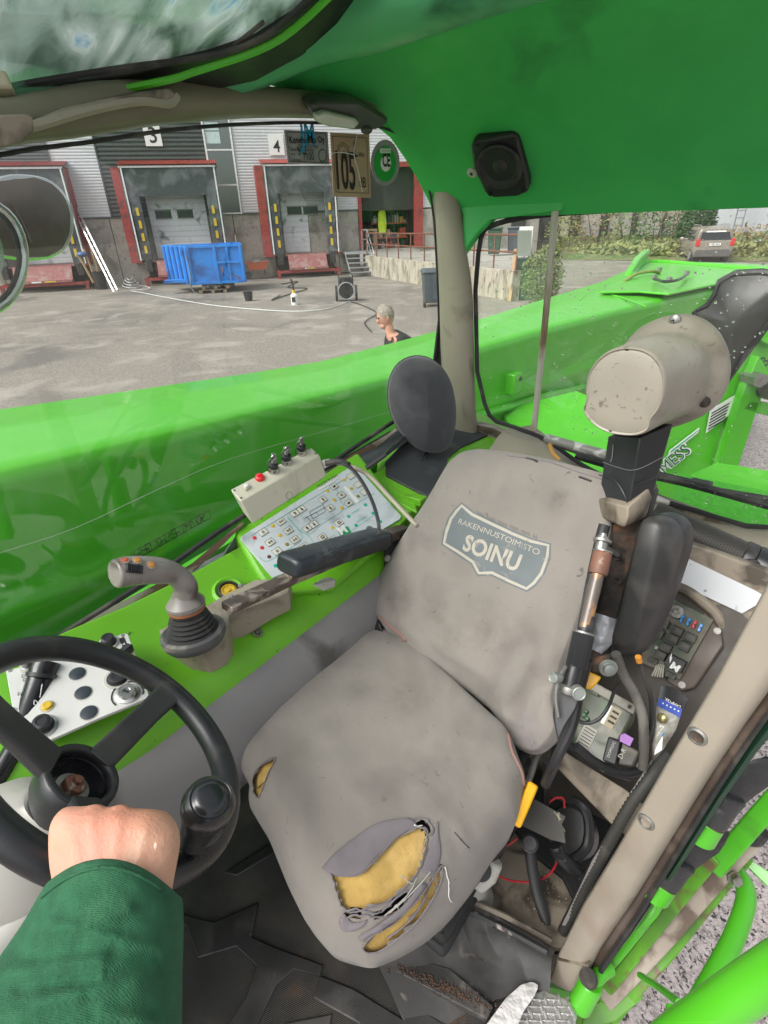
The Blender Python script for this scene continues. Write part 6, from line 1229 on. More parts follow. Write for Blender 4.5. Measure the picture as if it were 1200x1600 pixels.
mk('recline_lever', tube(lp, [.013, .0125, .0105], 4, sq=RT), YP, seat, bevel=.004)
mk('lever_stem', tube([dp(825, 1222, .98), dp(836, 1190, 1.02), dp(850, 1160, 1.05)], .006, 8), STEEL, seat)
mk('side_cover', tube([dp(770, 1340, .93), dp(757, 1362, .93), dp(742, 1382, .93)], [.02, .024, .018], 14), LGREY, seat, bevel=.004)
mk('side_cap', lathe(dp(752, 1360, .905), (CAM-dp(752, 1360, .905)), [(.017, 0), (.015, .008), (.008, .009)], 18), BLACK, seat)
# =============== STEERING WHEEL, COLUMN ===============
sn_ = nrm(.3155, .657, .685); sc_ = Vector((-.527, .12, .765)); se1 = sn_.cross(Vector((1, 0, 0))).normalized(); se2 = sn_.cross(se1)
WHL = mat('steering_black', (.014, .015, .017), .34, var=.15, fine=(900, .0002), dirt=((.05, .045, .04), 9, .6, .25), rvar=.1)
swt = thing('steering_wheel', 'black three-spoke steering wheel with its hub cap missing', 'steering wheel', sc_-sn_*.05)
R_W = .165
rim = [sc_+(se1*math.cos(a)+se2*math.sin(a))*R_W for a in [2*math.pi*k/96 for k in range(96)]]
mk('rim', tube(rim, .0165, 18, closed=True), WHL, swt, smooth=180)
hubc = hp(128, 1212, sc_-sn_*.035, sn_)
hub = mk('hub', lathe(hubc, sn_, [(.030, -.06), (.034, -.045), (.042, -.030), (.045, -.012), (.045, .0), (.043, .004), (.039, .0045), (.036, .003), (.034, -.004), (.034, -.022), (.03, -.024)], 40, cap=False), WHL, swt, smooth=60)
mk('hub_floor', lathe(hubc, sn_, [(.0345, -.026), (.0345, -.022), (.012, -.021), (.001, -.021)], 30), BLACKG, hub); mk('hub_nut', lathe(hubc, sn_, [(.014, -.021), (.014, -.012), (.0125, -.010), (.006, -.010), (.006, -.004), (.001, -.004)], 6), mat('rusty_nut', (.20, .09, .06), .6, .4, var=.4, dirt=((.4, .36, .33), 60, .55, .1)), hub, bevel=.001)
mk('nut_washer', lathe(hubc, sn_, [(.02, -.021), (.02, -.018), (.014, -.018)], 20), STEEL, hub)
mk('hub_inner_ring', lathe(hubc, sn_, [(.0335, -.008), (.0325, -.006), (.0315, -.008)], 32, cap=False), BLACKG, hub)
def spoke(px, w0, w1):
    e = hp(px[0], px[1], sc_, sn_); a = hubc-sn_*.012+(e-hubc).normalized()*.036; t = (e-a).normalized(); s = t.cross(sn_).normalized(); v = s.cross(t); R_ = []
    for q, w, h in ((0, w0, .018), (.3, (w0+w1)/2, .016), (.7, w1, .015), (.95, w1*1.1, .016), (1, w1*1.3, .02)): c = a.lerp(e, q); R_.append([c+s*x*w+v*y*h for x, y in ((-.5, -.3), (-.42, -.5), (.42, -.5), (.5, -.3), (.5, .3), (.42, .5), (-.42, .5), (-.5, .3))])
    return mk('spoke', loft(R_), mat('grey_black_spoke', (.03, .03, .03), .5, var=.15, fine=(800, .0003), dirt=((.07, .065, .06), 8, .5, .3)), swt, smooth=40, bevel=.003)
spoke((262, 1085), .036, .034); spoke((-52, 1075), .042, .036); spoke((175, 1362), .036, .034)
# spinner knob near the lower right of the rim
kb = hp(338, 1330, sc_, sn_); kt_ = hp(330, 1238, sc_+sn_*.055, sn_)
kx = (kt_-hp(345, 1265, sc_, sn_)).normalized(); kk0 = hp(308, 1305, sc_+sn_*.01, sn_); kax = (dp(331, 1252, .50)-dp(300, 1318, .56)).normalized()
kn = thing('spinner_knob', 'glossy black spinner knob clamped on the steering wheel rim', 'knob', dp(300, 1318, .56))
mk('clamp', lathe(dp(312, 1300, .56), kax, [(.018, -.02), (.02, 0), (.021, .02)], 20), BLACKG, kn, bevel=.003)
k0 = dp(304, 1312, .545); kL = (dp(328, 1250, .50)-k0).length
mk('knob_body', lathe(k0, (dp(328, 1250, .50)-k0), [(.014, 0), (.017, kL*.3), (.021, kL*.65), (.0245, kL*.82), (.025, kL*.93), (.023, kL*1.0), (.019, kL*1.05), (.018, kL*1.04), (.0165, kL*1.045), (.0155, kL*1.075), (.010, kL*1.10), (.001, kL*1.105)], 36), mat('glossy_black', (.010, .011, .013), .27, coat=.25, var=.2, rvar=.06, dirt=((.03, .03, .03), 20, .6, .2)), kn, smooth=60)
# column shroud
col = thing('steering_column', 'light grey steering column cover below the steering wheel', 'steering column', (-.56, -.05, .3))
mk('upper_cover', lathe(hubc-sn_*.055, -sn_, [(.032, -.008), (.036, .0), (.055, .01), (.075, .05), (.085, .12), (.09, .3)], 32, sx=1.2), LGREY, col, smooth=60)
mk('lower_cover', loft([[hubc-sn_*h+Vector((x*w, y*w, 0)) for x, y in ((-1, -.8), (1, -.8), (1.0, .7), (-1, .7))] for h, w in ((.12, .09), (.3, .11), (.75, .12))]), LGREY, col, bevel=.02)
mk('boot', lathe(hubc-sn_*.058, sn_, [(.036, 0), (.033, .004), (.03, .0)], 24), BLACK, col)
# indicator stalk
stk = thing('indicator_stalk', 'black indicator stalk with white light symbols behind the wheel', 'switch stalk', dp(45, 1130, .80))
a0, a1, a2, a3, a4 = dp(28, 1160, .74), dp(45, 1115, .77), dp(62, 1068, .80), dp(68, 1045, .81), dp(74, 1032, .815)
mk('stalk_body', tube([a0, a1, a2, a3, a4], [.015, .0175, .0195, .020, .0195], 20), BLACKG, stk, bevel=.001); mk('stalk_root', tube([dp(-20, 1240, .70), dp(5, 1200, .72), a0], [.014, .014, .013], 12), BLACKG, stk)
mk('end_collar', tube([dp(64, 1058, .80), dp(66, 1052, .802)], .0212, 20), BLACK, stk)
ct_ = bvh([o for o in bpy.data.objects if o.name == 'stalk_body'][-1])
def sym(px, r=.0006):
    q = [cast(ct_, x, y) for x, y in px]
    if all(a[0] is not None for a in q): mk('white_symbol', tube([a[0]+a[1]*.0004 for a in q], r, 4), WHITE, stk, smooth=0)
for px in ([(54, 1110), (52, 1115), (57, 1116), (54, 1110)], [(53, 1095), (53, 1101), (57, 1102), (59, 1098), (55, 1094), (53, 1095)], [(64, 1098), (67, 1095)], [(63, 1102), (66, 1102)], [(68, 1112), (66, 1116)], [(62, 1096), (66, 1100)], [(66, 1069), (62, 1090)], [(65, 1071), (63, 1086)]): sym(px)
# =============== HAND AND SLEEVE ===============
pers = thing('person', 'arm of the photographer in a green corduroy sleeve gripping the steering wheel', 'person', dp(120, 1500, .30))
HSK = mat('hand_skin', (.54, .30, .20), .5, var=.12, bump=(60, .0013), fine=(420, .0005), dirt=[((.66, .28, .21), 22, .52, .25), ((.5, .22, .14), 9, .58, .25)], spec=.4)
HSK.node_tree.nodes['Principled BSDF'].inputs['Subsurface Weight'].default_value = .12; HSK.node_tree.nodes['Principled BSDF'].inputs['Subsurface Radius'].default_value = (.01, .004, .002)
# back of the hand: rings from the wrist to the knuckles, then five fingers closing on the rim
def hring2(x0, y0, x1, y1, z, th, n=28, flat=.6, cres=0):
    A = dp(x0, y0, z); B = dp(x1, y1, z); c = (A+B)/2; w = (B-A).length/2; s = (B-A).normalized(); f = (c-CAM).normalized(); f = (f-s*f.dot(s)).normalized(); R_ = []
    for k in range(n):
        a = 2*math.pi*k/n; ca, sa = math.cos(a), math.sin(a)
        R_.append(c+f*th+s*w*math.copysign(abs(ca)**flat, ca)+f*(-th if sa > 0 else th)*abs(sa)**.8)
    return R_
hv = loft([hring2(95, 1560, 240, 1500, .33, .021), hring2(82, 1450, 240, 1420, .345, .02), hring2(66, 1400, 250, 1385, .355, .019), hring2(58, 1350, 262, 1345, .365, .018), hring2(58, 1322, 267, 1320, .37, .018), hring2(58, 1300, 268, 1304, .375, .018), hring2(64, 1280, 265, 1288, .381, .0175), hring2(80, 1264, 256, 1272, .389, .016), hring2(92, 1258, 246, 1264, .398, .013)])
def bumpy(v):
    x, y = pj(v); h = 0
    for kx_, ky_, r in ((105, 1290, 19), (142, 1273, 18), (184, 1274, 18), (230, 1288, 17)): h += .0026*math.exp(-((x-kx_)**2+(y-ky_)**2)/(2*r*r))
    for ax, ay, bx, by in ((142, 1282, 152, 1360), (184, 1284, 178, 1362), (228, 1298, 210, 1370), (107, 1300, 128, 1360)):
        L2 = (bx-ax)**2+(by-ay)**2; t = max(0, min(1, ((x-ax)*(bx-ax)+(y-ay)*(by-ay))/L2)); d = math.hypot(x-ax-(bx-ax)*t, y-ay-(by-ay)*t); h += .0011*math.exp(-(d/6)**2)
    return v-(v-CAM).normalized()*h
hvv, hff = hv
# subdivide the loft for smooth knuckles
me = bpy.data.meshes.new('h'); me.from_pydata([tuple(v) for v in hvv], [], hff); bm = bmesh.new(); bm.from_mesh(me)
ho = bpy.data.objects.new('h', me); COL.objects.link(ho); md = ho.modifiers.new('s', 'SUBSURF'); md.levels = 3; md.render_levels = 3; bpy.context.view_layer.update()
me2 = bpy.data.meshes.new_from_object(ho.evaluated_get(bpy.context.evaluated_depsgraph_get())); bpy.data.objects.remove(ho); bm.free()
hand = ([bumpy(v.co.copy()) for v in me2.vertices], [tuple(p.vertices) for p in me2.polygons])
parts = [hand]
for i, (x, y) in enumerate(((108, 1292), (145, 1278), (184, 1278), (224, 1290))):
    r = (.0095, .010, .0098, .0086)[i]; k0_ = dp(x, y+4, .392); far_ = Vector((k0_-CAM)).normalized()
    rimp = min(rim, key=lambda q: (q-hp(x-6+i*3, 1365, sc_, sn_)).length); out_ = (rimp-sc_).normalized()
    b1 = k0_+far_*.034+UP*(-.004); b2 = rimp+far_*.022-out_*.012; b3 = rimp+far_*.024+out_*.012
    vs_, fs_ = tube([k0_-far_*.004, k0_+far_*.014, b1, b2, b3], [r*1.05, r*1.1, r, r*.9, r*.7], 14, 5); parts.append((vs_, fs_))
tr_ = hp(205, 1385, sc_, sn_); vs_, fs_ = tube([dp(235, 1350, .385), dp(240, 1355, .41), tr_-sn_*.005+UP*.012, hp(180, 1375, sc_+sn_*.02, sn_)], [.014, .013, .0115, .009], 14, 5); parts.append((vs_, fs_))
ho = mk('hand', join(*parts), HSK, pers, smooth=180); rmm = ho.modifiers.new('remesh', 'REMESH'); rmm.mode = 'VOXEL'; rmm.voxel_size = .0018; rmm.use_smooth_shade = True; sm = ho.modifiers.new('smooth', 'SMOOTH'); sm.factor = .5; sm.iterations = 8
p = dp(243, 1322, .3685); mk('scar', ball(p-(p-CAM).normalized()*.0, (.0012, .0007, .0026), 8, 6, RT, (p-CAM).normalized(), UP), mat('pale_scar', (.72, .45, .38), .35), pers)
SLV = add_wave(mat('green_corduroy', (.016, .095, .042), .95, var=.18, bump=(260, .0008), fine=(900, .0006), dirt=[((.025, .11, .05), 30, .6, .15)], sheen=.0, rvar=.03), 330, .00016, (0, .5, .9))
srings = []
for (x0, y0, x1, y1, z, th) in ((62, 1402, 258, 1400, .350, .026), (50, 1398, 262, 1402, .346, .028), (30, 1408, 262, 1420, .338, .032), (5, 1440, 262, 1460, .328, .036), (-30, 1480, 256, 1500, .318, .04), (-70, 1530, 250, 1545, .305, .044), (-120, 1590, 244, 1600, .292, .048), (-170, 1660, 236, 1670, .278, .05), (-240, 1760, 230, 1780, .262, .05), (-300, 1880, 225, 1900, .25, .05)):
    srings.append(hring2(x0, y0, x1, y1, z, th, 40, .8))
# cuff opening curves up over the back of the hand
def cuff(v):
    x, y = pj(v); b = max(0, 1-((x-165)/115)**2)
    k = max(0, 1-(y-1395)/190) ; return v+UP*(.026*b*k)
sv, sf = loft(srings)
so2 = bpy.data.meshes.new('s'); so2.from_pydata([tuple(cuff(v)) for v in sv], [], sf); o2 = bpy.data.objects.new('s', so2); COL.objects.link(o2); md = o2.modifiers.new('s', 'SUBSURF'); md.levels = 3; bpy.context.view_layer.update()
me2 = bpy.data.meshes.new_from_object(o2.evaluated_get(bpy.context.evaluated_depsgraph_get())); bpy.data.objects.remove(o2)
def wr(v):
    x, y = pj(v); h = .0022*noise.noise(Vector((x*.012, y*.03, 2)))+.001*noise.noise(Vector((x*.03, y*.07, 4)))
    for ax, ay, bx, by, amp, wd in ((40, 1470, 200, 1420, .003, 11), (0, 1520, 160, 1495, .0035, 12), (60, 1560, 240, 1530, .004, 13), (-10, 1590, 120, 1560, .003, 12), (120, 1455, 250, 1480, .002, 9), (160, 1580, 240, 1595, .003, 10), (80, 1440, 180, 1462, .0018, 8), (170, 1520, 245, 1500, -.003, 8), (30, 1545, 150, 1530, -.0025, 8), (60, 1500, 180, 1478, -.002, 8)):
        L2 = (bx-ax)**2+(by-ay)**2; t = max(0, min(1, ((x-ax)*(bx-ax)+(y-ay)*(by-ay))/L2)); d = math.hypot(x-ax-(bx-ax)*t, y-ay-(by-ay)*t); h += amp*math.exp(-(d/wd)**2)
    return v-(v-CAM).normalized()*h
slv = mk('sleeve', ([wr(v.co.copy()) for v in me2.vertices], [tuple(p.vertices) for p in me2.polygons]), SLV, pers, smooth=180)
ST = bvh(slv)
cs_ = []
for x in range(66, 256, 6):
    b = max(0, 1-((x-165)/115)**2); q = cast(ST, x, 1404-62*b+14)
    if q[0]: cs_.append(q[0]+q[1]*.0004)
if len(cs_) > 4: mk('cuff_seam', tube(cs_, .0011, 6), SLV, pers, smooth=180)
# =============== FLOOR MAT ===============
MATR = add_wave(mat('ribbed_black_mat', (.045, .041, .037), .65, var=.25, dirt=[((.10, .085, .07), 5, .54, .3), ((.12, .07, .035), 9, .64, .12)], fine=(500, .0003)), 110, .0012, (0, 0, .5))
SMM = mat('smooth_black_mat', (.036, .034, .033), .55, var=.25, dirt=[((.085, .08, .075), 7, .54, .25), ((.16, .14, .12), 30, .68, .1)], fine=(300, .0003), rvar=.12)
fm = thing('floor_mat', 'worn black rubber floor mat with raised angular bars', 'floor mat', (-.45, .1, 0))
fl_ = lambda x, y, z=0: at(x, y, 'z', z)
mk('mat_base', extr([(-.93, -.6, 0), (-.10, -.6, 0), (-.07, .5, 0), (-.2, .66, 0), (-.93, .9, 0)], (0, 0, -.02)), MATR, fm)
def bar(px, h=.005): mk('raised_bar', extr([fl_(x, y, .0) for x, y in px], (0, 0, h)), SMM, fm, bevel=.0025)
bar([(262, 1425), (333, 1443), (405, 1412), (394, 1466), (430, 1482), (506, 1510), (500, 1525), (460, 1515), (432, 1540), (395, 1620), (345, 1700), (330, 1640), (385, 1560), (402, 1510), (370, 1480), (310, 1498), (292, 1448), (255, 1435)])
bar([(352, 1365), (425, 1318), (436, 1330), (370, 1370)]); bar([(500, 1525), (550, 1545), (640, 1600), (660, 1680), (600, 1680), (560, 1600), (490, 1560)])
bar([(610, 1550), (622, 1552), (720, 1620), (640, 1620)]); bar([(250, 1560), (275, 1620), (240, 1680), (225, 1600)]); bar([(445, 1600), (520, 1585), (500, 1680), (440, 1700)])
# front lip: moulded rubber sill right of the seat front
bar([(620, 1495), (700, 1520), (770, 1580), (760, 1600), (600, 1515)], .02)
lipr = []
for x0, y0, x1, y1 in ((560, 1440, 640, 1610), (640, 1430, 700, 1600), (690, 1405, 745, 1570), (760, 1435, 800, 1555), (800, 1455, 830, 1550), (863, 1495, 858, 1560)):
    a = fl_(x0, y0, .05); b = fl_(x1, y1, .0); lipr.append([a+Vector((0, .02, -.06)), a+Vector((0, .012, 0)), a, a.lerp(b, .08)+Vector((0, 0, .004)), a.lerp(b, .14)-Vector((0, 0, .012)), a.lerp(b, .5)-Vector((0, 0, .006)), a.lerp(b, .85), b, b-Vector((0, 0, .03))])
lv, lf2 = loft(dens(lipr, 10), closed=False)
lv = [v-Vector((0, 0, .02*math.exp(-((pj(v)[0]-752)/22)**2)*(1 if 1440 < pj(v)[1] < 1530 else 0))) for v in lv]
mk('moulded_sill', (lv, lf2), SMM, fm, smooth=60)
WRN = mat('paint_scuff', (.5, .46, .42), .7, dirt=((.5, .25, .2), 40, .55, .1))
mk('worn_edge', tube([fl_(x, y, .052) for x, y in ((700, 1412), (745, 1430), (800, 1458), (855, 1488))], .005, 8, 4), mat('scuffed_black_edge', (.05, .05, .05), .6, dirt=[((.42, .38, .35), 24, .54, .12), ((.45, .16, .1), 34, .68, .08)]), fm)
dsrt = []
random.seed(9)
for i in range(420):
    x = random.gauss(690, 45); y = 1520+(x-640)*.42+random.gauss(0, 6); p = fl_(x, y, .022); dsrt.append(ball(p, random.uniform(.0007, .0022), 5, 3))
for i in range(260):
    p = fl_(random.uniform(260, 640), random.uniform(1380, 1600), .010); dsrt.append(ball(p, random.uniform(.0004, .0012), 5, 3))
mk('dirt_crumbs', join(*dsrt), mat('brown_dirt', (.085, .05, .032), .95, var=.4), kind='stuff', smooth=0)
# =============== BELT TOWER BEHIND THE SEAT ===============
PoP = Vector((-.19, .95, .8)); PoN = nrm(-.1, -1, .12)
po = thing('belt_tower', 'tall steel post behind the seat, taped black above a beige collar and rusty below', 'post', hp(930, 1030, PoP, PoN))
def post(name, px, d, m, bevel=.003, off=0, par=po): return mk(name, slab(px, PoP+PoN*off, PoN, d), m, par, bevel=bevel)
TAPE = mat('black_tape', (.022, .023, .025), .38, var=.12, bump=(14, .003), fine=(60, .0006), rvar=.06)
# taped section: a square box seen on its corner
def corner_post(name, L, M_, R_, depth, m, bevel=.002, fw=.03):
    """L, M_, R_: left, front-corner and right silhouettes (top, bottom)"""
    rings = []
    for k in (0, 1):
        l = hp(*L[k], PoP, PoN); f = hp(*M_[k], PoP+PoN*fw, PoN); r = hp(*R_[k], PoP-PoN*.01, PoN); b = l+(r-f)
        rings.append([l, f, r, b-PoN*.02])
    dense = [[a.lerp(b, t) for a, b in zip(*rings)] for t in (0, .25, .5, .75, 1)]
    return mk(name, loft(dense), m, po, smooth=30, bevel=bevel)
corner_post('taped_section', [(950, 682), (934, 785)], [(1000, 684), (982, 795)], [(1052, 662), (1020, 775)], .05, TAPE)
mk('tape_wrinkle', tube([hp(936, 742, PoP+PoN*.004, PoN), hp(960, 750, PoP+PoN*.018, PoN), hp(975, 772, PoP+PoN*.03, PoN), hp(982, 792, PoP+PoN*.031, PoN)], .0012, 6, 4), TAPE, po)
mk('tape_wrinkle', tube([hp(990, 758, PoP+PoN*.03, PoN), hp(1010, 752, PoP+PoN*.014, PoN), hp(1030, 742, PoP+PoN*.002, PoN)], .001, 6, 4), TAPE, po)
mk('tape_edge', tube([hp(942, 722, PoP+PoN*.003, PoN), hp(965, 730, PoP+PoN*.016, PoN), hp(994, 734, PoP+PoN*.031, PoN), hp(1040, 712, PoP+PoN*.003, PoN)], .0006, 5, 4), mat('grey_tape_edge', (.2, .2, .2), .5), po)
mk('tape_tear', tube([hp(958, 695, PoP+PoN*.010, PoN), hp(957, 712, PoP+PoN*.0095, PoN), hp(954, 722, PoP+PoN*.009, PoN)], .001, 5, 3), MATS['grey_tape_edge'], po)
rg_ = []
for lx, mx, rx, f in (((929, 778), (981, 792), (1012, 764), 1.0), ((926, 788), (980, 810), (1014, 778), 1.08), ((926, 800), (976, 822), (1006, 806), 1.05), ((934, 804), (974, 825), (1004, 812), .95)):
    l = hp(*lx, PoP+PoN*.01, PoN); q = hp(*mx, PoP+PoN*.045*f, PoN); r = hp(*rx, PoP+PoN*.005, PoN); rg_.append([l, l.lerp(q, .5)+PoN*.002, l.lerp(q, .92), q, q.lerp(r, .1), q.lerp(r, .6), r, r-PoN*.05, l-PoN*.05])
mk('beige_collar', loft(rg_), BEIGED, po, smooth=50, bevel=.004)
corner_post('rusty_section', [(950, 815), (905, 1040)], [(958, 820), (926, 1040)], [(1004, 808), (950, 1020)], .05, RUST, fw=.008)
mk('dark_rear_edge', slab([(1004, 765), (1022, 770), (985, 905), (955, 1025), (945, 1020), (972, 930)], PoP-PoN*.012, PoN, .03), BLACK, po, bevel=.002)
for x, y in ((950, 850), (964, 868), (966, 905)): p = hp(x, y, PoP+PoN*.006, PoN); mk('rusty_hole', lathe(p, PoN, [(.008, 0), (.008, .003), (.005, .003), (.0045, .0)], 14), RUST, po)
p = hp(958, 862, PoP+PoN*.02, PoN); mk('stud', tube([hp(940, 852, PoP+PoN*.035, PoN), p, hp(966, 868, PoP+PoN*.012, PoN)], .005, 10), STEEL, po, bevel=.001)
TP2 = mat('silver_duct_tape', (.45, .48, .52), .3, .3, var=.12, bump=(24, .008), fine=(90, .002), rvar=.08)
A = [(927, 956), (922, 975), (918, 995), (920, 1012)]; B_ = [(964, 968), (962, 985), (957, 1005), (940, 1022)]; R1 = []
for a, b in zip(cat_rom([Vector((*q, 0)) for q in A], 5), cat_rom([Vector((*q, 0)) for q in B_], 5)):
    R1.append([hp(a.x+(b.x-a.x)*t, a.y+(b.y-a.y)*t, PoP+PoN*(.006+.022*math.sin(math.pi*t)+.006*noise.noise(Vector((a.y*.09, t*5, 1)))), PoN) for t in [k/12 for k in range(13)]]+[hp(b.x, b.y, PoP-PoN*.01, PoN), hp(a.x, a.y, PoP-PoN*.01, PoN)])
mk('duct_tape_wrap', loft(R1), TP2, po, smooth=50)
# beige round housing on top
CP = dp(1000, 600, .84); ca_ = (dp(1058, 572, .965)-dp(990, 604, .83)).normalized()
can = thing('belt_reel_housing', 'big round beige plastic housing with screwed flange on top of the taped post', 'housing', dp(990, 680, .88))
fc = hp(990, 604, dp(990, 604, .80), -ca_); cN = -ca_
f_out = [(984, 541), (1005, 544), (1022, 553), (1034, 568), (1040, 588), (1040, 612), (1034, 635), (1024, 650), (1016, 656), (1018, 666), (1012, 676), (996, 682), (975, 682), (950, 678), (930, 668), (916, 654), (909, 642), (911, 634), (916, 628), (914, 605), (918, 584), (928, 566), (944, 551), (962, 543)]
FP = dp(985, 610, .80); FNn = nrm(*(CAM-dp(985, 610, .8)))*.0+cN
ringF = smoothring(resamp([hp(x, y, FP, FNn) for x, y in f_out], 80), 2); cF = sum(ringF, Vector())/80
# flange outline further back
g_out = [(975, 536), (1000, 510), (1035, 494), (1070, 490), (1100, 500), (1122, 520), (1136, 548), (1140, 580), (1134, 610), (1118, 636), (1096, 652), (1060, 666), (1020, 676), (985, 684), (960, 680), (945, 640), (950, 580)]
GP_ = dp(1060, 585, .93)
ringG = smoothring(resamp([hp(x, y, GP_, FNn) for x, y in g_out], 80), 2)
# neck where the drum meets the flange
n_out = [(990, 531), (1030, 520), (1060, 520), (1090, 530), (1110, 555), (1112, 590), (1100, 622), (1085, 642), (1050, 655), (1015, 670), (990, 680), (960, 670), (945, 640), (950, 590), (965, 555)]
ringN = smoothring(resamp([hp(x, y, dp(1045, 590, .915), FNn) for x, y in n_out], 80), 2)
def align(a, b):
    """rotate ring b so that its points lie nearest to ring a"""
    best = min(range(80), key=lambda k: sum((a[i]-b[(i+k) % 80]).length for i in range(0, 80, 8))); return [b[(i+best) % 80] for i in range(80)]
ringN = align(ringF, ringN); ringG = align(ringF, ringG)
body_r = [[cF.lerp(p, s)+FNn*h for p in ringF] for s, h in ((.02, .0008), (.3, .0008), (.6, .0006), (.88, .0), (.92, -.001), (.96, .001), (.985, -.001), (1.0, -.006))]
body_r += [[a.lerp(b, t) for a, b in zip(ringF, ringN)] for t in (.12, .3, .6, .85, .97)]
nc = sum(ringN, Vector())/80
body_r += [[a.lerp(b, .15)*1 for a, b in zip(ringN, ringG)], [a.lerp(b, .5) for a, b in zip(ringN, ringG)], [a.lerp(b, .92) for a, b in zip(ringN, ringG)], [b-FNn*.003 for b in ringG], [b-FNn*.014 for b in ringG], [sum(ringG, Vector())/80*.1+b*.9-FNn*.02 for b in ringG]]
HBG = mat('housing_beige', (.27, .245, .20), .42, var=.06, dirt=[((.18, .155, .12), 7, .62, .3), ((.13, .11, .085), 90, .64, .14)], fine=(500, .0003), rvar=.08)
hbo = mk('drum', loft(body_r), HBG, can, smooth=55)
CT2 = bvh(hbo)
for x, y, m_ in ((1055, 500, STEEL), (1101, 628, RUST)):
    p, n_ = cast(CT2, x, y)
    if p: sc = mk('flange_screw', lathe(p, FNn, [(.0095, 0), (.0092, .004), (.006, .0065), (.001, .007)], 18), m_, can); mk('cross_slot', join(box(p+FNn*.0072, (.009, .0016, .001), RT, UP, FNn), box(p+FNn*.0072, (.0016, .009, .001), RT, UP, FNn)), INK, sc)
for x, y in ((980, 547), (954, 673)):
    p, n_ = cast(CT2, x, y)
    if p: mk('small_hole', cyl(p, p+n_*.0006, .0024, 10), INK, can)
# long black pad cover right of the post
CvP = dp(1010, 900, .95); CvN = nrm(-.25, -1, .25)
cov_px = [(1010, 806), (1040, 806), (1058, 818), (1065, 840), (1060, 868), (1040, 930), (1020, 980), (1008, 1008), (1000, 1022), (985, 1028), (968, 1024), (957, 1014), (956, 1000), (975, 930), (992, 860), (1000, 815)]
bc_ = thing('black_cover', 'long rounded black plastic cover hanging right of the rusty post', 'cover', hp(980, 1025, CvP, CvN))
rc = smoothring(resamp([hp(x, y, CvP, CvN) for x, y in cov_px], 64), 2); c = sum(rc, Vector())/64; sh_ = Vector((.0, .0, 0))
fr = [hp(x, y, CvP+CvN*.03, CvN) for x, y in [(1006, 815), (1022, 812), (1032, 820), (1032, 850), (1015, 920), (1003, 970), (996, 1000), (988, 1010), (975, 1012), (963, 1008), (960, 998), (975, 930), (990, 870), (998, 830)]]
fr = smoothring(resamp(fr, 64), 2); b_best = min(range(64), key=lambda k: sum((rc[i]-fr[(i+k) % 64]).length for i in range(0, 64, 8))); fr = [fr[(i+b_best) % 64] for i in range(64)]
cfr = sum(fr, Vector())/64
mk('cover_shell', loft([[p-CvN*.05 for p in rc], rc, [a.lerp(b, .35)+CvN*.006 for a, b in zip(rc, fr)], [a.lerp(b, .9) for a, b in zip(rc, fr)], [cfr.lerp(b, .94)+CvN*.002 for b in fr], [cfr.lerp(b, .5)+CvN*.003 for b in fr]]), mat('satin_black_cover', (.022, .022, .022), .42, var=.2, fine=(700, .0003), dirt=[((.075, .07, .065), 6, .55, .3)], rvar=.08), bc_, smooth=60)
mk('rear_skirt', loft([[p-CvN*.055 for p in rc], [c.lerp(p, 1.02)-CvN*.045 for p in rc], [c.lerp(p, 1.02)-CvN*.02 for p in rc], [p-CvN*.012 for p in rc]]), BLACK, bc_, smooth=60)
# gas strut with knurled sleeve in front of the post
gs = thing('gas_strut', 'steel rod with rusty end cap and knurled sleeve in front of the post', 'strut', dp(892, 1120, .80))
G = lambda x, y, z: dp(x, y, z)
s0, s1, s2, s3, s4, s5 = G(940, 850, .845), G(938, 880, .84), G(926, 945, .83), G(912, 990, .82), G(898, 1042, .81), G(888, 1080, .80)
ax_ = (s0-s4).normalized()
mk('rod', cyl(s1, s3, .0095, 14), mat('rusty_clear_rod', (.12, .10, .085), .35, .2, var=.3, coat=.2, dirt=((.35, .18, .08), 30, .55, .15)), gs); mk('rod_dark_end', cyl(s2.lerp(s3, .4), s3, .0102, 14), BLACK, gs)
mk('end_cap', lathe(s1-ax_*.018, ax_, [(.0135, 0), (.0145, .006), (.0145, .034), (.0125, .037), (.009, .036)], 22), mat('rusty_cap', (.15, .07, .045), .65, .1, var=.35, dirt=((.35, .30, .26), 40, .6, .15)), gs); mk('cap_rim', lathe(s1+ax_*.018, ax_, [(.0145, 0), (.0148, .002), (.011, .0025)], 22), STEEL, gs)
mk('top_nut', lathe(s0-ax_*.012, ax_, [(.009, 0), (.009, .014), (.014, .015), (.0145, .019), (.009, .021), (.0085, .024), (.005, .025), (.005, .029)], 22), STEEL, gs)
vsk = []; ns = 44; hk = 46; L_ = (s4-s3).length
for i in range(hk+1):
    for j in range(ns):
        a = 2*math.pi*j/ns; r = .0155+(.0007 if (i+j) % 2 and 0 < i < hk else 0); a0_ = ax_.orthogonal().normalized(); b0_ = ax_.cross(a0_); vsk.append(s3-ax_*(L_*i/hk)+(a0_*math.cos(a)+b0_*math.sin(a))*r)
mk('knurled_sleeve', (vsk, [(i*ns+j, i*ns+(j+1) % ns, (i+1)*ns+(j+1) % ns, (i+1)*ns+j) for i in range(hk) for j in range(ns)]+[tuple(range(ns)), tuple(range(hk*ns, hk*ns+ns))]), BLACK, gs, smooth=0)
mk('sleeve_rim', lathe(s3-ax_*.001, ax_, [(.0157, 0), (.016, .003), (.0125, .004)], 24), STEEL, gs)
mk('lower_rod', cyl(s4, s5, .0115, 16), BLACK, gs); mk('lower_rod_collar', lathe(s5, ax_, [(.012, -.005), (.0145, 0), (.0145, .005), (.012, .008)], 20), STEEL, gs)
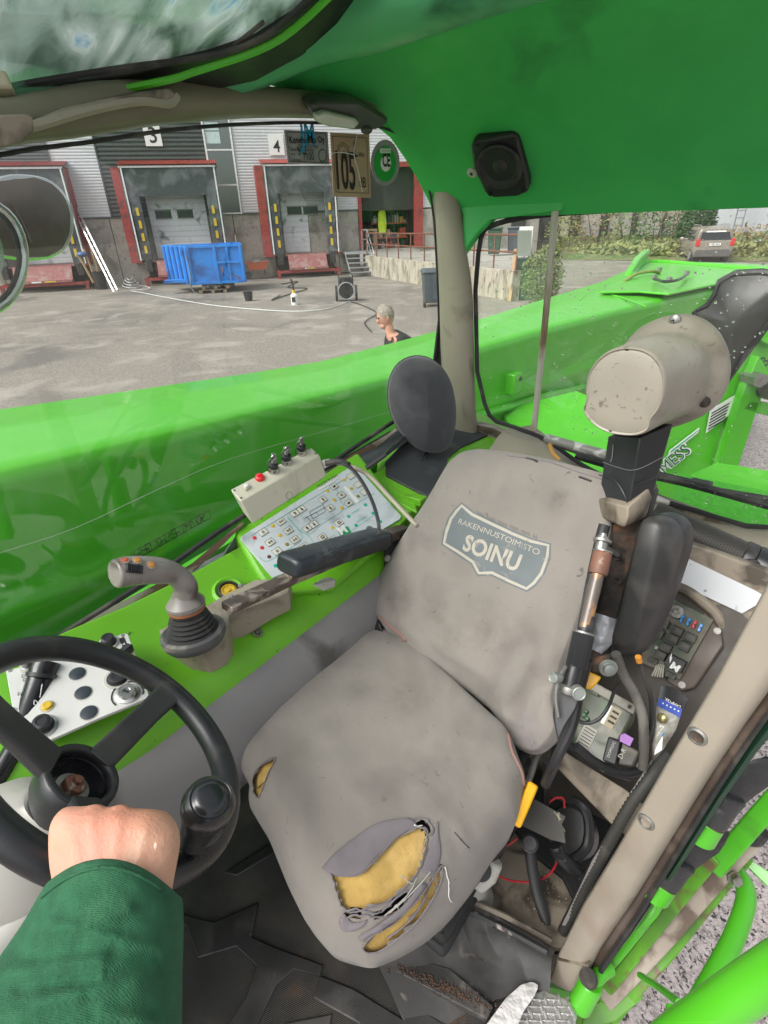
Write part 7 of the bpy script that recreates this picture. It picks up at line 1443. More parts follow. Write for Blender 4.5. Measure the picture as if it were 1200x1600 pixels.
# recliner bracket with two bolts
mk('bracket_plate', slab([(872, 1060), (886, 1042), (896, 1062), (910, 1085), (900, 1110), (884, 1135), (872, 1160), (864, 1120), (866, 1085)], G(885, 1095, .805), (CAM-G(885, 1095, .8)), .015), BLACK, gs, bevel=.003)
mk('bracket_edge', tube([G(884, 1042, .80), G(872, 1062, .79), G(868, 1090, .79), G(872, 1120, .79)], .003, 8, 4), STEEL, gs)
for x, y, r in ((868, 1059, .008), (903, 1082, .0105)):
    p = G(x, y, .785); n_ = nrm(-.35, -.8, .4) if x < 880 else nrm(.55, -.7, .45); mk('bracket_bolt', lathe(p-n_*.012, n_, [(r*.7, 0), (r*.7, .006), (r, .006), (r, .018), (r*.8, .0195), (r*.78, .018)], 18), mat('zinc_bolt', (.30, .32, .30), .45, .6, var=.1), gs, bevel=.0008)
blk = lambda nm, lab, pts_, r, m=BLACK, k=6, seg=10: mk(nm, tube([dp(*q) for q in pts_], r, seg, k), m, label=lab, cat='cable')
mk('black_tube', tube([dp(945, 820, .93), dp(937, 850, .93), dp(915, 960, .9), dp(900, 1070, .88)], .010, 12, 3), BLACK, po)
blk('seat_hose', 'thick black hose running down behind the seat side bracket', [(918, 1030, .86), (905, 1080, .87), (895, 1130, .87), (870, 1185, .88), (852, 1225, .92)], .0085)
p = G(925, 1058, .87); mk('yellow_catch', slab([(912, 1045), (940, 1058), (930, 1072), (922, 1078), (914, 1076)], G(925, 1058, .87), (CAM-p), .02), YP, gs, bevel=.003)
p = G(950, 1043, .88); mk('large_washer_bolt', lathe(p, nrm(.5, -.8, .3), [(.015, 0), (.015, .003), (.009, .003), (.009, .010), (.007, .011)], 20), MATS['zinc_bolt'], po, bevel=.0006); mk('bolt_carrier', slab([(920, 1030), (955, 1020), (950, 1055), (925, 1050)], G(940, 1040, .90), (CAM-p), .02), RUST, po, bevel=.003)
# =============== REAR SHELF, FUSE BAY ===============
GRL = thing('air_duct_roll', 'black perforated cylinder with end cap under the rear window', 'air duct', at(1100, 850, 'y', 1.26))
ga, gb2 = at(1018, 806, 'y', 1.25), at(1158, 872, 'y', 1.25); gt = (gb2-ga).normalized()
mk('inner_tube', cyl(ga, gb2, .034, 24), INK, GRL)
# perforated sheet: real holes
nh, ng = 34, 40; gu = gt.orthogonal().normalized(); gv = gt.cross(gu); Lg = (gb2-ga).length; gvs = []; gfs = []
for i in range(nh):
    for j in range(ng):
        a0_ = 2*math.pi*(j+.5*(i % 2))/ng; x0 = Lg*(i+.5)/nh; da = math.pi/ng; dx = Lg/nh/2; k = len(gvs)
        for q in range(6):
            an = math.pi/3*q
            for s in (1.08, .60): gvs.append(ga+gt*(x0+dx*1.15*s*math.sin(an))+(gu*math.cos(a0_+da*s*math.cos(an))+gv*math.sin(a0_+da*s*math.cos(an)))*.038)
        gfs += [(k+2*q, k+2*q+1, k+(2*q+3) % 12, k+(2*q+2) % 12) for q in range(6)]
o_ = mk('perforated_sheet', (gvs, gfs), mat('dusty_black_sheet', (.075, .068, .06), .5, var=.1), GRL, smooth=0); o_['kind'] = 'stuff'
mk('end_collar', lathe(gb2-gt*.004, gt, [(.040, 0), (.042, .004), (.042, .022), (.040, .024)], 30), BLACK, GRL, bevel=.002)
mk('end_cap', lathe(gb2+gt*.021, gt, [(.041, 0), (.043, .004), (.043, .05), (.04, .085), (.03, .1), (.01, .105)], 30), mat('soft_black_cap', (.025, .025, .028), .35, var=.1, rvar=.08), GRL, smooth=50)
p = at(1176, 880, 'y', 1.205); mk('cap_recess', ball(p, (.014, .006, .010), 12, 8), INK, GRL); mk('recess_screw', ball(p+Vector((0, -.005, -.004)), .005, 8, 6), RUST, GRL)
mk('top_ledge_rail', tube([at(1015, 800, 'y', 1.30), at(1060, 812, 'y', 1.30), at(1130, 836, 'y', 1.28), at(1150, 852, 'y', 1.27)], .006, 8, 4), BLACK, GRL)
mk('pipe_elbow', tube([at(1018, 776, 'y', 1.34), at(1032, 782, 'y', 1.33), at(1046, 786, 'y', 1.33)], [.010, .009, .006], 12), LGREY, label='small pale pipe joint with hose clip under the rear window', cat='pipe joint')
RWP = Vector((-.03, 1.14, .60)); RWN = nrm(.05, -1, .28)
rear = thing('rear_bulkhead', 'beige rear bulkhead with white strip and rounded recess for the fuse board', 'bulkhead', (-.1, 1.2, .3))
mk('upper_panel', slab([(1000, 820), (1240, 905), (1260, 1010), (1195, 985), (1060, 900), (1010, 880)], RWP-RWN*.006, RWN, .03), BEIGED, rear, bevel=.006)
mk('white_strip', slab([(1052, 868), (1075, 873), (1180, 923), (1200, 935), (1160, 959), (1045, 905)], RWP+RWN*.004, RWN, .004), mat('white_painted_panel', (.62, .64, .66), .45, var=.04, dirt=((.4, .38, .36), 30, .68, .08)), rear, bevel=.001)
for x, y in ((1065, 900), (1102, 923)): p = hp(x, y, RWP+RWN*.005, RWN); mk('rivet', cyl(p, p+RWN*.001, .003, 8), mat('grey_rivet', (.3, .29, .28), .5), rear)
arch = [(1038, 912), (1068, 920), (1098, 940), (1120, 962), (1132, 990), (1138, 1010)]
mk('recess_rim', tube([hp(x, y, RWP+RWN*.002, RWN) for x, y in arch], [.012]*6, 10, 5), BEIGED, rear)
mk('corner_panel', slab([(1100, 925), (1170, 955), (1250, 1000), (1150, 1100), (1136, 1010), (1122, 965)], RWP-RWN*.004, RWN, .02), BEIGED, rear, bevel=.004)
FBP = Vector((-.04, 1.06, .50)); FBN = nrm(-.1, -.82, .56)
RECD = mat('dirty_shaded_recess', (.055, .047, .038), .6, var=.3, dirt=[((.05, .04, .03), 8, .5, .3)])  # base tone darkened for the shade inside the recess, dirt on top
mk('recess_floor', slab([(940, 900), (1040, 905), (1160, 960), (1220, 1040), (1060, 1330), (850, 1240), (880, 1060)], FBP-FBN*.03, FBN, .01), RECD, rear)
mk('recess_plate', slab([(1100, 955), (1126, 985), (1130, 1010), (1085, 1075), (1066, 1080), (1040, 1062)], FBP-FBN*.012, FBN, .01), mat('brown_recess_plate', (.085, .065, .05), .5, var=.2), rear, bevel=.003)
for x, y in ((1121, 986), (1066, 1070)): p = hp(x, y, FBP-FBN*.010, FBN); mk('stud_nut', lathe(p, FBN, [(.007, 0), (.007, .004), (.004, .004), (.004, .001)], 12), STEEL, rear)
PCB = mat('green_circuit_board', (.05, .075, .045), .5, var=.35, dirt=[((.12, .105, .075), 16, .48, .2), ((.02, .16, .07), 9, .62, .12)])
fb = thing('fuse_board', 'dusty green fuse board with blue and red fuses and black relays', 'fuse board', hp(1060, 1060, FBP, FBN))
mk('board', slab([(1030, 925), (1115, 968), (1062, 1062), (1000, 1035), (1008, 985)], FBP, FBN, .006), PCB, fb, bevel=.001)
f_ = lambda x, y, h=0: hp(x, y, FBP+FBN*h, FBN)
fx = (f_(1110, 975)-f_(1045, 945)).normalized(); fy = FBN.cross(fx)
def fbox(nm, x, y, w, h, d, m, par=fb, h0=0, bev=.001): return mk(nm, box(f_(x, y, h0)+FBN*d/2, (w, h, d), fx, fy, FBN), m, par, bevel=bev)
FUB = mat('blue_fuse', (.01, .22, .55), .3, coat=.4); FUR = mat('red_fuse', (.55, .015, .04), .3, coat=.4); REL = mat('dusty_relay', (.05, .047, .04), .55, var=.3, dirt=((.11, .1, .08), 20, .5, .2))
for x, y, m_ in ((1036, 950, FUB), (1041, 954, FUB), (1067, 967, FUB), (1077, 972, FUB), (1086, 976, FUR), (1095, 981, FUB)):
    o_ = fbox('fuse', x, y, .0058, .017, .013, m_); mk('fuse_slot', box(f_(x, y, .0135), (.002, .005, .001), fx, fy, FBN), INK, o_)
for x, y in ((1038, 974), (1030, 989), (1060, 986), (1053, 998), (1080, 996), (1071, 1010), (1042, 1012), (1034, 1024)):
    o_ = fbox('relay', x, y, .021, .018, .016, REL); mk('relay_label', box(f_(x, y, .0162), (.012, .008, .0006), fx, fy, FBN), mat('relay_print', (.09, .085, .075), .6), o_)
bigr = fbox('black_relay', 1058, 1036, .034, .026, .03, BLACK); text('M', (1064, 1042), (1052, 1034), FBP+FBN*.031, FBN, .9, WHITE, bigr, bold=.05)
for i in range(4): mk('printed_line', box(f_(1048, 1025+i*2.4, .0306), (.010, .0012, .0004), fy, fx, FBN), WHITE, bigr)
mk('ribbon_cap', lathe(f_(1058, 956), FBN, [(.016, 0), (.014, .01), (.007, .012), (.006, .006)], 16), mat('torn_silver_cap', (.34, .33, .30), .5, .3, var=.4, bump=(50, .01)), fb)
for x, y in ((1021, 1032), (1048, 1055)):
    o_ = fbox('connector', x, y, .02, .012, .008, REL)
    for i in range(3):
        for j in range(2): mk('pin_hole', box(f_(x-3+i*3, y-1+j*3, .0083), (.0025, .0025, .0006), fx, fy, FBN), INK, o_)
fbox('chip', 1026, 1012, .007, .008, .004, LGREY)
for i in range(5): mk('white_wire', tube([f_(1019+i*4, 1056+i*.5, .004), f_(1024+i*3, 1045+i*.5, .012), f_(1026+i*3, 1038, .004)], .0016, 6, 3), mat('white_wire', (.5, .48, .4), .5), fb)
# ECU box
EP = dp(940, 1130, 1.04); EN = nrm(-.15, -.55, .82); e_f = lambda x, y, h=0: hp(x, y, EP+EN*h, EN)
ec = thing('control_unit', 'dusty green-grey electronic control unit with two stickers beside the seat', 'control unit', e_f(930, 1150))
ECUM = mat('clear_green_case', (.07, .085, .055), .32, var=.3, coat=.3, dirt=[((.05, .13, .05), 11, .6, .1), ((.2, .19, .14), 20, .56, .2)])
mk('case', slab([(908, 1064), (992, 1108), (984, 1128), (940, 1204), (884, 1156), (900, 1110)], EP, EN, .03), ECUM, ec, bevel=.004)
mk('rear_rail', slab([(926, 1064), (995, 1102), (989, 1116), (920, 1076)], EP+EN*.012, EN, .014), mat('grey_heat_sink', (.24, .23, .19), .5, var=.12, dirt=((.12, .1, .08), 14, .5, .2)), ec, bevel=.002)
mk('rail_notch', slab([(982, 1100), (988, 1103), (985, 1108), (980, 1106)], EP+EN*.0125, EN, .006), INK, ec)
stc = lambda nm, px, m_: mk(nm, slab(px, EP+EN*.0015, EN, .002), m_, ec)
a = stc('white_sticker', [(914, 1130), (934, 1142), (918, 1174), (899, 1160)], mat('dusty_paper', (.42, .41, .36), .6, var=.1))
for i in range(6): mk('printed_line', slab([(915-i*2.3, 1135+i*4.4), (931-i*2.3, 1145+i*4.4), (930.5-i*2.3, 1146.4+i*4.4), (914.5-i*2.3, 1136.4+i*4.4)], EP+EN*.0018, EN, .0004), INK, a)
a = stc('connector_label', [(952, 1100), (972, 1112), (956, 1140), (939, 1130)], mat('tan_label', (.42, .36, .24), .6, var=.15))
mk('white_half', slab([(952, 1100), (957, 1103), (943, 1132), (938, 1129)], EP+EN*.0018, EN, .0004), WHITE, a)
for i in range(3): mk('pin_row', slab([(958-i*3.6, 1109+i*7.5), (968-i*3.6, 1115+i*7.5), (966-i*3.6, 1118+i*7.5), (956-i*3.6, 1112+i*7.5)], EP+EN*.0018, EN, .0005), INK, a)
for x, y, r in ((913, 1118, .0055), (918, 1124, .0045), (917, 1113, .004)): mk('green_capacitor', lathe(e_f(x, y, 0), EN, [(r, 0), (r, .005), (r*.7, .007)], 14), mat('green_cap', (.04, .11, .05), .4), ec)
mk('small_module', slab([(928, 1070), (938, 1075), (934, 1088), (922, 1082)], EP+EN*.008, EN, .012), ECUM, ec, bevel=.001)
# connectors and wire bundles
kc = thing('cable_connector', 'black cable connector with violet tag and handwritten marks', 'connector', dp(965, 1180, .99))
kP = dp(965, 1172, .98); kN = nrm(-.2, -.7, .7)
mk('connector_block', slab([(950, 1150), (970, 1158), (962, 1196), (940, 1188)], kP, kN, .025), BLACK, kc, bevel=.003); mk('connector_block', slab([(972, 1160), (998, 1174), (988, 1198), (965, 1194)], kP+kN*.004, kN, .025), REL, kc, bevel=.003)
mk('violet_tag', slab([(970, 1148), (976, 1146), (990, 1154), (984, 1166), (968, 1158)], kP+kN*.012, kN, .002), mat('violet_tag', (.30, .13, .42), .5), kc)
text('DOPP2OC', (952, 1184), (962, 1160), kP+kN*.0005, kN, 1, LGREY, kc); text('D-R', (972, 1186), (979, 1172), kP+kN*.0045, kN, 1, LGREY, kc)
for i in range(5): mk('white_wire', tube([dp(984+i*2, 1176+i*2, .975), dp(994+i, 1186+i*2, .97), dp(1000-i*1.5, 1193+i, .975)], .0018, 6, 4), MATS['white_wire'], kc)
CONDM = mat('dusty_conduit', (.085, .08, .07), .6, var=.25, dirt=((.18, .17, .15), 12, .52, .25))
def conduit(nm, lab, pts_, r, m=CONDM, pitch=.007, amp=.0018):
    P_ = cat_rom([dp(*q) for q in pts_], 10); L__ = sum((P_[i+1]-P_[i]).length for i in range(len(P_)-1)); n = int(L__/pitch*2.0); P_ = resamp(P_, n, False)
    return mk(nm, tube(P_, [r+(amp if i % 2 else 0) for i in range(n)], 12), m, label=lab, cat='cable', smooth=50)
conduit('corrugated_conduit', 'grey corrugated cable conduit from under the black cover down past the control unit', [(962, 1022, .93), (975, 1055, .95), (992, 1085, .96), (1004, 1120, .96), (1006, 1160, .96), (1004, 1200, .97)], .0085, pitch=.012, amp=.0007)
mk('grey_strap', loft([[dp(x, y, z), dp(x+w, y+2, z-.002), dp(x+w, y+2, z+.004), dp(x, y, z+.004)] for x, y, z, w in ((1018, 1188, .985, 10), (985, 1238, .975, 9), (960, 1290, .985, 10), (925, 1345, 1.01, 8), (895, 1410, 1.05, 8), (878, 1445, 1.07, 5))]), mat('pale_grey_strap', (.24, .23, .22), .7, var=.12), label='pale grey strap folded along the conduit beside the door pillar', cat='strap')
conduit('corrugated_conduit', 'corrugated conduit running down along the inner edge of the door pillar', [(1040, 1178, .99), (1016, 1215, .965), (985, 1258, .97), (958, 1305, .99), (930, 1355, 1.02), (905, 1405, 1.05), (880, 1455, 1.09)], .0092, mat('dark_conduit', (.04, .038, .034), .6, var=.25, dirt=((.11, .1, .085), 12, .54, .25)), pitch=.009, amp=.002)
blk('thin_cable', 'thin black cable with orange plug under the black cover', [(998, 1030, .93), (1003, 1050, .95), (1016, 1085, .96), (1018, 1130, .97), (1008, 1160, .98), (1000, 1200, 1.0)], .0042)
mk('orange_plug', cyl(dp(997, 1026, .925), dp(999, 1034, .93), .0055, 10), mat('orange_plug', (.6, .25, .03), .4), label='tiny orange plug at the lower tip of the black cover', cat='plug')
blk('bent_cable', 'short black cable looping over the control unit', [(968, 1068, 1.0), (960, 1080, .985), (950, 1105, .97), (935, 1124, .97), (915, 1130, .98), (898, 1122, 1.0)], .0032)
blk('hose_bundle', 'black hose bundle curling beneath the control unit', [(900, 1165, 1.0), (930, 1190, 1.0), (970, 1208, 1.0), (1000, 1205, 1.0)], .008)
blk('hose_bundle', 'upper black hose passing beneath the electronic connectors', [(880, 1150, 1.0), (905, 1178, 1.02), (940, 1200, 1.03), (985, 1214, 1.03)], .008)
# spare bulb package
pk = thing('blister_pack', 'crumpled blister pack of bulbs with blue and black card', 'packaging', dp(1050, 1120, 1.0)); pP = dp(1045, 1095, 1.0); pN = nrm(-.25, -.75, .6)
mk('black_card', slab([(1032, 1070), (1052, 1074), (1077, 1092), (1064, 1116), (1026, 1098)], pP, pN, .004), BLACKG, pk, bevel=.001); mk('blue_band', slab([(1030, 1090), (1066, 1108), (1062, 1122), (1026, 1102)], pP+pN*.003, pN, .003), mat('deep_blue_card', (.015, .05, .30), .4), pk)
text('LAMPTEK', (1064, 1103), (1040, 1090), pP+pN*.0008, pN, 1, WHITE, pk)
for i in range(5): mk('white_star', lathe(hp(1036+i*6, 1099+i*3, pP+pN*.0035, pN), pN, [(.0016, 0), (.0008, .0004)], 5), WHITE, pk)
BLI = mat('cloudy_blister', (.40, .39, .34), .22, var=.3, coat=.6, bump=(45, .006), dirt=((.12, .1, .07), 14, .5, .25))
mk('blister', curved([(1026, 1102), (1060, 1120), (1052, 1142), (1040, 1160), (1030, 1178), (1022, 1195), (1014, 1180), (1022, 1150)], pP+pN*.004, pN, .012, .02), BLI, pk, smooth=60)
mk('bulb_cap', lathe(hp(1036, 1122, pP+pN*.02, pN), pN, [(.008, 0), (.009, .006), (.004, .009)], 14), mat('brass_bulb', (.3, .26, .12), .3, .7), pk); mk('small_label', slab([(1028, 1150), (1036, 1146), (1034, 1172), (1022, 1180)], pP+pN*.018, pN, .002), WHITE, pk); mk('blue_label', slab([(1030, 1144), (1038, 1142), (1036, 1150), (1028, 1152)], pP+pN*.02, pN, .002), FUB, pk)
# rails and floor of the bay
mk('cross_rail', loft([[dp(x, y, z) for x, y in q] for q, z in ((((866, 1178), (882, 1172), (884, 1196), (868, 1200)), 1.08), (((950, 1252), (978, 1232), (970, 1270), (955, 1290)), 1.02), (((1010, 1290), (1030, 1275), (1020, 1310), (1005, 1330)), 1.0))]), BEIGED, rear, bevel=.004)
mk('inner_bay_floor', slab([(742, 1360), (800, 1280), (900, 1240), (990, 1300), (900, 1480), (870, 1480), (730, 1430)], (0, 0, .012), (0, 0, 1), .02), BEIGED, rear, bevel=.003)
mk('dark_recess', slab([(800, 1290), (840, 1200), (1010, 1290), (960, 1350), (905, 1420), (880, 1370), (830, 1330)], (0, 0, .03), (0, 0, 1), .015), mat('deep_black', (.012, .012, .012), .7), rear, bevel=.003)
mk('front_flange', tube([at(716, 1400, 'z', .05), at(790, 1432, 'z', .05), at(862, 1470, 'z', .05)], .006, 8, 3), BEIGED, rear)
mk('rounded_foot', lathe(at(735, 1400, 'z', .0), (0, 0, 1), [(.055, 0), (.045, .02), (.036, .05), (.034, .16), (.02, .165)], 24), LGREY, rear, smooth=60)
mk('seat_adjuster', slab([(835, 1248), (884, 1276), (878, 1288), (882, 1302), (884, 1318), (860, 1312), (815, 1290)], dp(850, 1280, 1.0), nrm(.1, -.6, .8), .006), mat('dusty_dark_strap', (.06, .056, .05), .7, var=.2), label='dark webbing strap end sticking out beside the yellow seat lever', cat='strap', bevel=.001)
FRAY = mat('frayed_webbing', (.42, .39, .27), .9, var=.3)
fr_ = [tube([dp(868+random.uniform(-3, 6), 1268+i*1.15, .997), dp(876+random.uniform(-3, 3), 1280+i*1.0, .992), dp(881+random.uniform(-3, 2), 1296+i*.6, .99)], .0008, 4) for i in range(34)]
mk('frayed_end', join(*fr_), FRAY, label='pale frayed end of the webbing strap', cat='strap', smooth=0)
conduit('loom_conduit', 'black ribbed cable loom with round plug dropping to the bay floor', [(828, 1318, 1.06), (830, 1345, 1.07), (838, 1390, 1.10), (850, 1430, 1.11), (862, 1470, 1.10), (866, 1490, 1.09)], .010, mat('black_loom', (.03, .03, .03), .55, var=.3), .005)
lp_ = thing('round_plug', 'black round multi-pin plug on the cable loom', 'plug', dp(829, 1318, 1.05)); pa = dp(828, 1318, 1.05); pn_ = (CAM-pa).normalized()
mk('plug_shell', lathe(pa-pn_*.03, pn_, [(.011, 0), (.014, .01), (.0135, .02), (.0165, .022), (.0165, .034), (.013, .035), (.0125, .030)], 20), BLACK, lp_)
for i in range(7): mk('pin', cyl(pa+(RT*math.cos(i)+UP*math.sin(i))*.007*(i > 0), pa+pn_*.003+(RT*math.cos(i)+UP*math.sin(i))*.007*(i > 0), .0015, 6), INK, lp_)
blk('rubber_hose', 'thick black hose loop beyond the strap end', [(868, 1330, 1.02), (890, 1345, 1.04), (915, 1325, 1.06), (920, 1290, 1.07), (912, 1262, 1.08), (895, 1250, 1.1)], .010)
conduit('ribbed_elbow', 'black ribbed elbow hose entering the dark bay', [(868, 1320, 1.03), (876, 1338, 1.03), (890, 1352, 1.03), (905, 1362, 1.04)], .012, BLACK, .008, .002)
mk('black_drum', lathe(dp(890, 1300, 1.10), nrm(-.2, -.6, .7), [(.05, -.03), (.05, 0), (.045, .006), (.02, .008)], 30), MATS['satin_black_cover'], label='round black plastic drum in the dark floor bay', cat='drum')
blk('thin_cable', 'vertical black pipe dropping behind the yellow lever', [(856, 1190, 1.02), (854, 1220, 1.05), (853, 1255, 1.08)], .0085)
REDW2 = mat('red_wire', (.45, .02, .03), .45)
blk('red_wire', 'thin red wire looping over the beige bay floor', [(800, 1298, 1.04), (772, 1330, 1.07), (764, 1350, 1.10), (782, 1370, 1.12), (815, 1378, 1.13), (850, 1372, 1.12), (868, 1352, 1.10), (868, 1335, 1.08)], .0022, REDW2, 8)
blk('red_wire', 'short red wire behind the frayed strap', [(858, 1254, 1.07), (868, 1247, 1.07), (880, 1248, 1.07), (882, 1262, 1.07)], .0022, REDW2, 6)
blk('red_wire', 'second thin red wire beside the yellow seat lever', [(796, 1296, 1.03), (786, 1314, 1.05), (790, 1322, 1.06), (808, 1310, 1.06)], .002, REDW2, 6)
blk('dangling_cable', 'frayed black strap hanging under the seat edge', [(782, 1315, 1.0), (776, 1335, 1.02), (770, 1356, 1.04)], .006)
deb = []
random.seed(4)
for i in range(160):
    x = random.gauss(850, 22); y = random.gauss(1380, 32)
    deb.append(ball(at(x, y, 'z', .014), random.uniform(.0006, .002), 5, 3))
mk('floor_debris', join(*deb), mat('pale_debris', (.33, .28, .2), .9, var=.4), kind='stuff', smooth=0)
p = at(773, 1433, 'z', .02); mk('floor_bolt', lathe(p, (0, 0, 1), [(.009, 0), (.009, .002), (.006, .002), (.006, .008), (.004, .009)], 12), STEEL, label='small bolt in the corner of the beige bay floor', cat='bolt')
# =============== DOOR PILLAR ===============
DPP = Vector((-.055, .57, 0)); DPN = nrm(-.22, -1, .05)
PLM = mat('pillar_beige', (.30, .262, .21), .48, var=.05, dirt=[((.18, .14, .105), 7, .66, .25), ((.23, .17, .13), 2.5, .64, .3)], fine=(600, .0003))
dpl = thing('door_pillar', 'broad beige door pillar with dark seals at the right', 'pillar', hp(880, 1540, DPP, DPN))
Lp = [(856, 1532), (868, 1495), (905, 1420), (960, 1330), (1035, 1200), (1120, 1055), (1200, 905), (1300, 710)]
Rp = [(898, 1556), (925, 1500), (980, 1420), (1035, 1330), (1100, 1225), (1150, 1150), (1215, 1060), (1330, 900)]
R_ = []
for (a, b) in zip(Lp, Rp):
    A_l = hp(*a, DPP, DPN); B_l = hp(*b, DPP, DPN); R_.append([A_l-DPN*.07, A_l-DPN*.012, A_l+(B_l-A_l)*.06-DPN*.002, A_l.lerp(B_l, .2), A_l.lerp(B_l, .72), A_l.lerp(B_l, .86)-DPN*.004, B_l-DPN*.018, B_l-DPN*.07])
pill = mk('pillar_trim', loft(dens(R_, 3)), PLM, dpl, smooth=50, bevel=.002)
mk('trim_step', slab([(872, 1497), (918, 1508), (919, 1512), (871, 1501)], DPP+DPN*.0015, DPN, .01), BEIGED, dpl, bevel=.001)
PT2 = bvh(pill)
for x, y, m_ in ((1090, 1150, RUST), (1010, 1284, BEIGED)):
    p, n_ = cast(PT2, x, y); sc = mk('trim_bolt', lathe(p-n_*.001, n_, [(.0125, 0), (.012, .003), (.009, .0045), (.008, .002)], 22), STEEL, dpl); mk('bolt_socket', lathe(p+n_*.0005, n_, [(.0078, 0), (.007, .002), (.003, .001)], 14), m_, sc)
def edge_band(nm, l0, l1, off, th, m, par=dpl):
    R_ = []
    for a, b in zip(l0, l1):
        A_l = hp(*a, DPP-DPN*off, DPN); B_l = hp(*b, DPP-DPN*off, DPN); R_.append([A_l, A_l.lerp(B_l, .5)+DPN*.003, B_l, B_l-DPN*th, A_l-DPN*th])
    return mk(nm, loft(dens(R_, 3)), m, par, smooth=50)
sh2 = lambda P_, dx, dy: [(x+dx, y+dy) for x, y in P_]
edge_band('brown_seal', sh2(Rp, -3, -2), sh2(Rp, 13, 12), .03, .02, mat('brown_seal', (.062, .042, .032), .5, var=.25, dirt=((.12, .09, .07), 12, .56, .2)))
edge_band('black_seal', sh2(Rp, 12, 10), sh2(Rp, 19, 17), .025, .03, RUBBER)
edge_band('dark_frame_edge', sh2(Rp, 19, 17), [(900, 1574), (935, 1530), (1000, 1442), (1064, 1352), (1128, 1252), (1182, 1176), (1246, 1100), (1372, 950)], .045, .03, mat('dark_green_frame', (.01, .04, .022), .4))
edge_band('green_frame_edge', [(880, 1585), (915, 1540), (950, 1500), (985, 1452), (1000, 1440), (1020, 1410), (1040, 1380), (1060, 1350)], [(930, 1560), (960, 1515), (985, 1485), (1012, 1450), (1028, 1432), (1035, 1412), (1050, 1385), (1064, 1356)], .07, .02, GREEN)
mk('green_foot', slab([(846, 1552), (858, 1542), (900, 1552), (882, 1562), (850, 1566)], DPP-DPN*.005, DPN, .03), GREEN, dpl, bevel=.003)
# =============== OPEN DOOR, HINGES, STEP ===============
dr = thing('cab_door', 'opened green cab door edge with black taped hinges outside the pillar', 'door', dp(1000, 1590, .98))
def band(nm, pts_, w, th, m, par, up=None, bev=.003, smooth=40):
    P_ = cat_rom([dp(*q) for q in pts_], 5); R_ = []
    for i, p in enumerate(P_):
        t = (P_[min(i+1, len(P_)-1)]-P_[max(i-1, 0)]).normalized(); f = (p-CAM).normalized(); s = t.cross(f).normalized(); f2 = s.cross(t); ww = w if isinstance(w, (int, float)) else w[0]+(w[1]-w[0])*i/(len(P_)-1)
        R_.append([p+s*a*ww/2+f2*b*th for a, b in ((-1, 0), (1, 0), (1, 1), (-1, 1))])
    return mk(nm, loft(R_), m, par, bevel=bev, smooth=smooth)
GRNW = mat('worn_green_paint', (.10, .30, .02), .45, var=.2, dirt=[((.14, .09, .05), 16, .6, .15), ((.06, .14, .03), 7, .55, .25)])
band('door_edge', [(1260, 1195, .80), (1204, 1256, .85), (1150, 1318, .90), (1112, 1362, .94)], .030, .03, GREEN, dr)
band('door_edge', [(1115, 1340, .93), (1050, 1420, .99), (990, 1495, 1.04), (945, 1552, 1.08), (900, 1600, 1.1)], .022, .03, GRNW, dr)
PLK = mat('scuffed_beige_channel', (.36, .30, .255), .6, var=.15, dirt=[((.14, .10, .08), 12, .58, .15)])
band('door_channel', [(1230, 1240, .86), (1170, 1305, .92), (1110, 1372, .98), (1040, 1455, 1.03), (985, 1515, 1.06), (940, 1562, 1.08)], .044, .02, PLK, dr)
band('green_lip', [(1160, 1335, 1.0), (1100, 1410, 1.03), (1040, 1485, 1.06), (1000, 1530, 1.07), (950, 1590, 1.09)], .035, .02, GRNW, dr)
mk('channel_end', slab([(915, 1575), (940, 1562), (1000, 1545), (1005, 1560), (960, 1598), (905, 1612)], dp(950, 1580, 1.07), (CAM-dp(950, 1580, 1.07)), .02), GRNW, dr, bevel=.003)
DT = mat('wrinkled_black_tape', (.025, .025, .027), .38, var=.2, bump=(40, .005), rvar=.08)
for (a, b_, c_) in (((1097, 1300, .79), (1110, 1278, .78), (1142, 1238, .765)), ((1027, 1392, .86), (1038, 1374, .85), (1066, 1342, .84))):
    A_, B__, C_ = dp(*a), dp(*b_), dp(*c_); r = .022
    h1 = mk('hinge_barrel', cyl(A_-(B__-A_)*.35, B__, r, 22), GREEN, dr, bevel=.002); mk('taped_barrel', lathe(B__, (C_-B__), [(r*1.02, 0), (r*1.06, .004), (r*1.0, .02), (r*.97, (C_-B__).length*.6), (r, (C_-B__).length*.95), (r*.8, (C_-B__).length)], 22), DT, dr); mk('rust_ring', lathe(B__, (C_-B__), [(r*1.03, -.003), (r*1.03, .0)], 22), RUST, h1)
    D_ = C_+(C_-B__).normalized()*.005
    mk('tape_wad', loft([[D_+(RT*math.cos(t)*w+UP*math.sin(t)*w*.9)*(1+.3*noise.noise(Vector((t*2, k, x_))))+((C_-B__).normalized()*.9+RT*.5)*h for t in [q*math.pi/9 for q in range(18)]] for k, (w, h, x_) in enumerate(((.022, -.012, 1), (.028, 0, 2), (.026, .02, 3), (.022, .04, 4), (.012, .055, 5)))]), DT, dr, smooth=40)
a, b_ = dp(905, 1572, 1.0), dp(925, 1535, .985); mk('lower_hinge', cyl(a, b_, .021, 20), GREEN, dr, bevel=.003); mk('hinge_bore', cyl(dp(918, 1527, .966), dp(921, 1531, .98), .015, 16), RUST, dr)
mk('hinge_arm', tube([dp(925, 1535, .99), dp(940, 1520, 1.0), dp(952, 1512, 1.01)], .014, 12, 3), GREEN, dr)
mk('lower_hinge_pin', tube([dp(935, 1500, 1.02), dp(938, 1518, 1.0)], .010, 10), GREEN, dr)
mk('door_bolt', lathe(dp(1145, 1370, .93), nrm(.5, -.7, .5), [(.012, 0), (.012, .004), (.009, .004), (.009, .015)], 6), STEEL, dr)
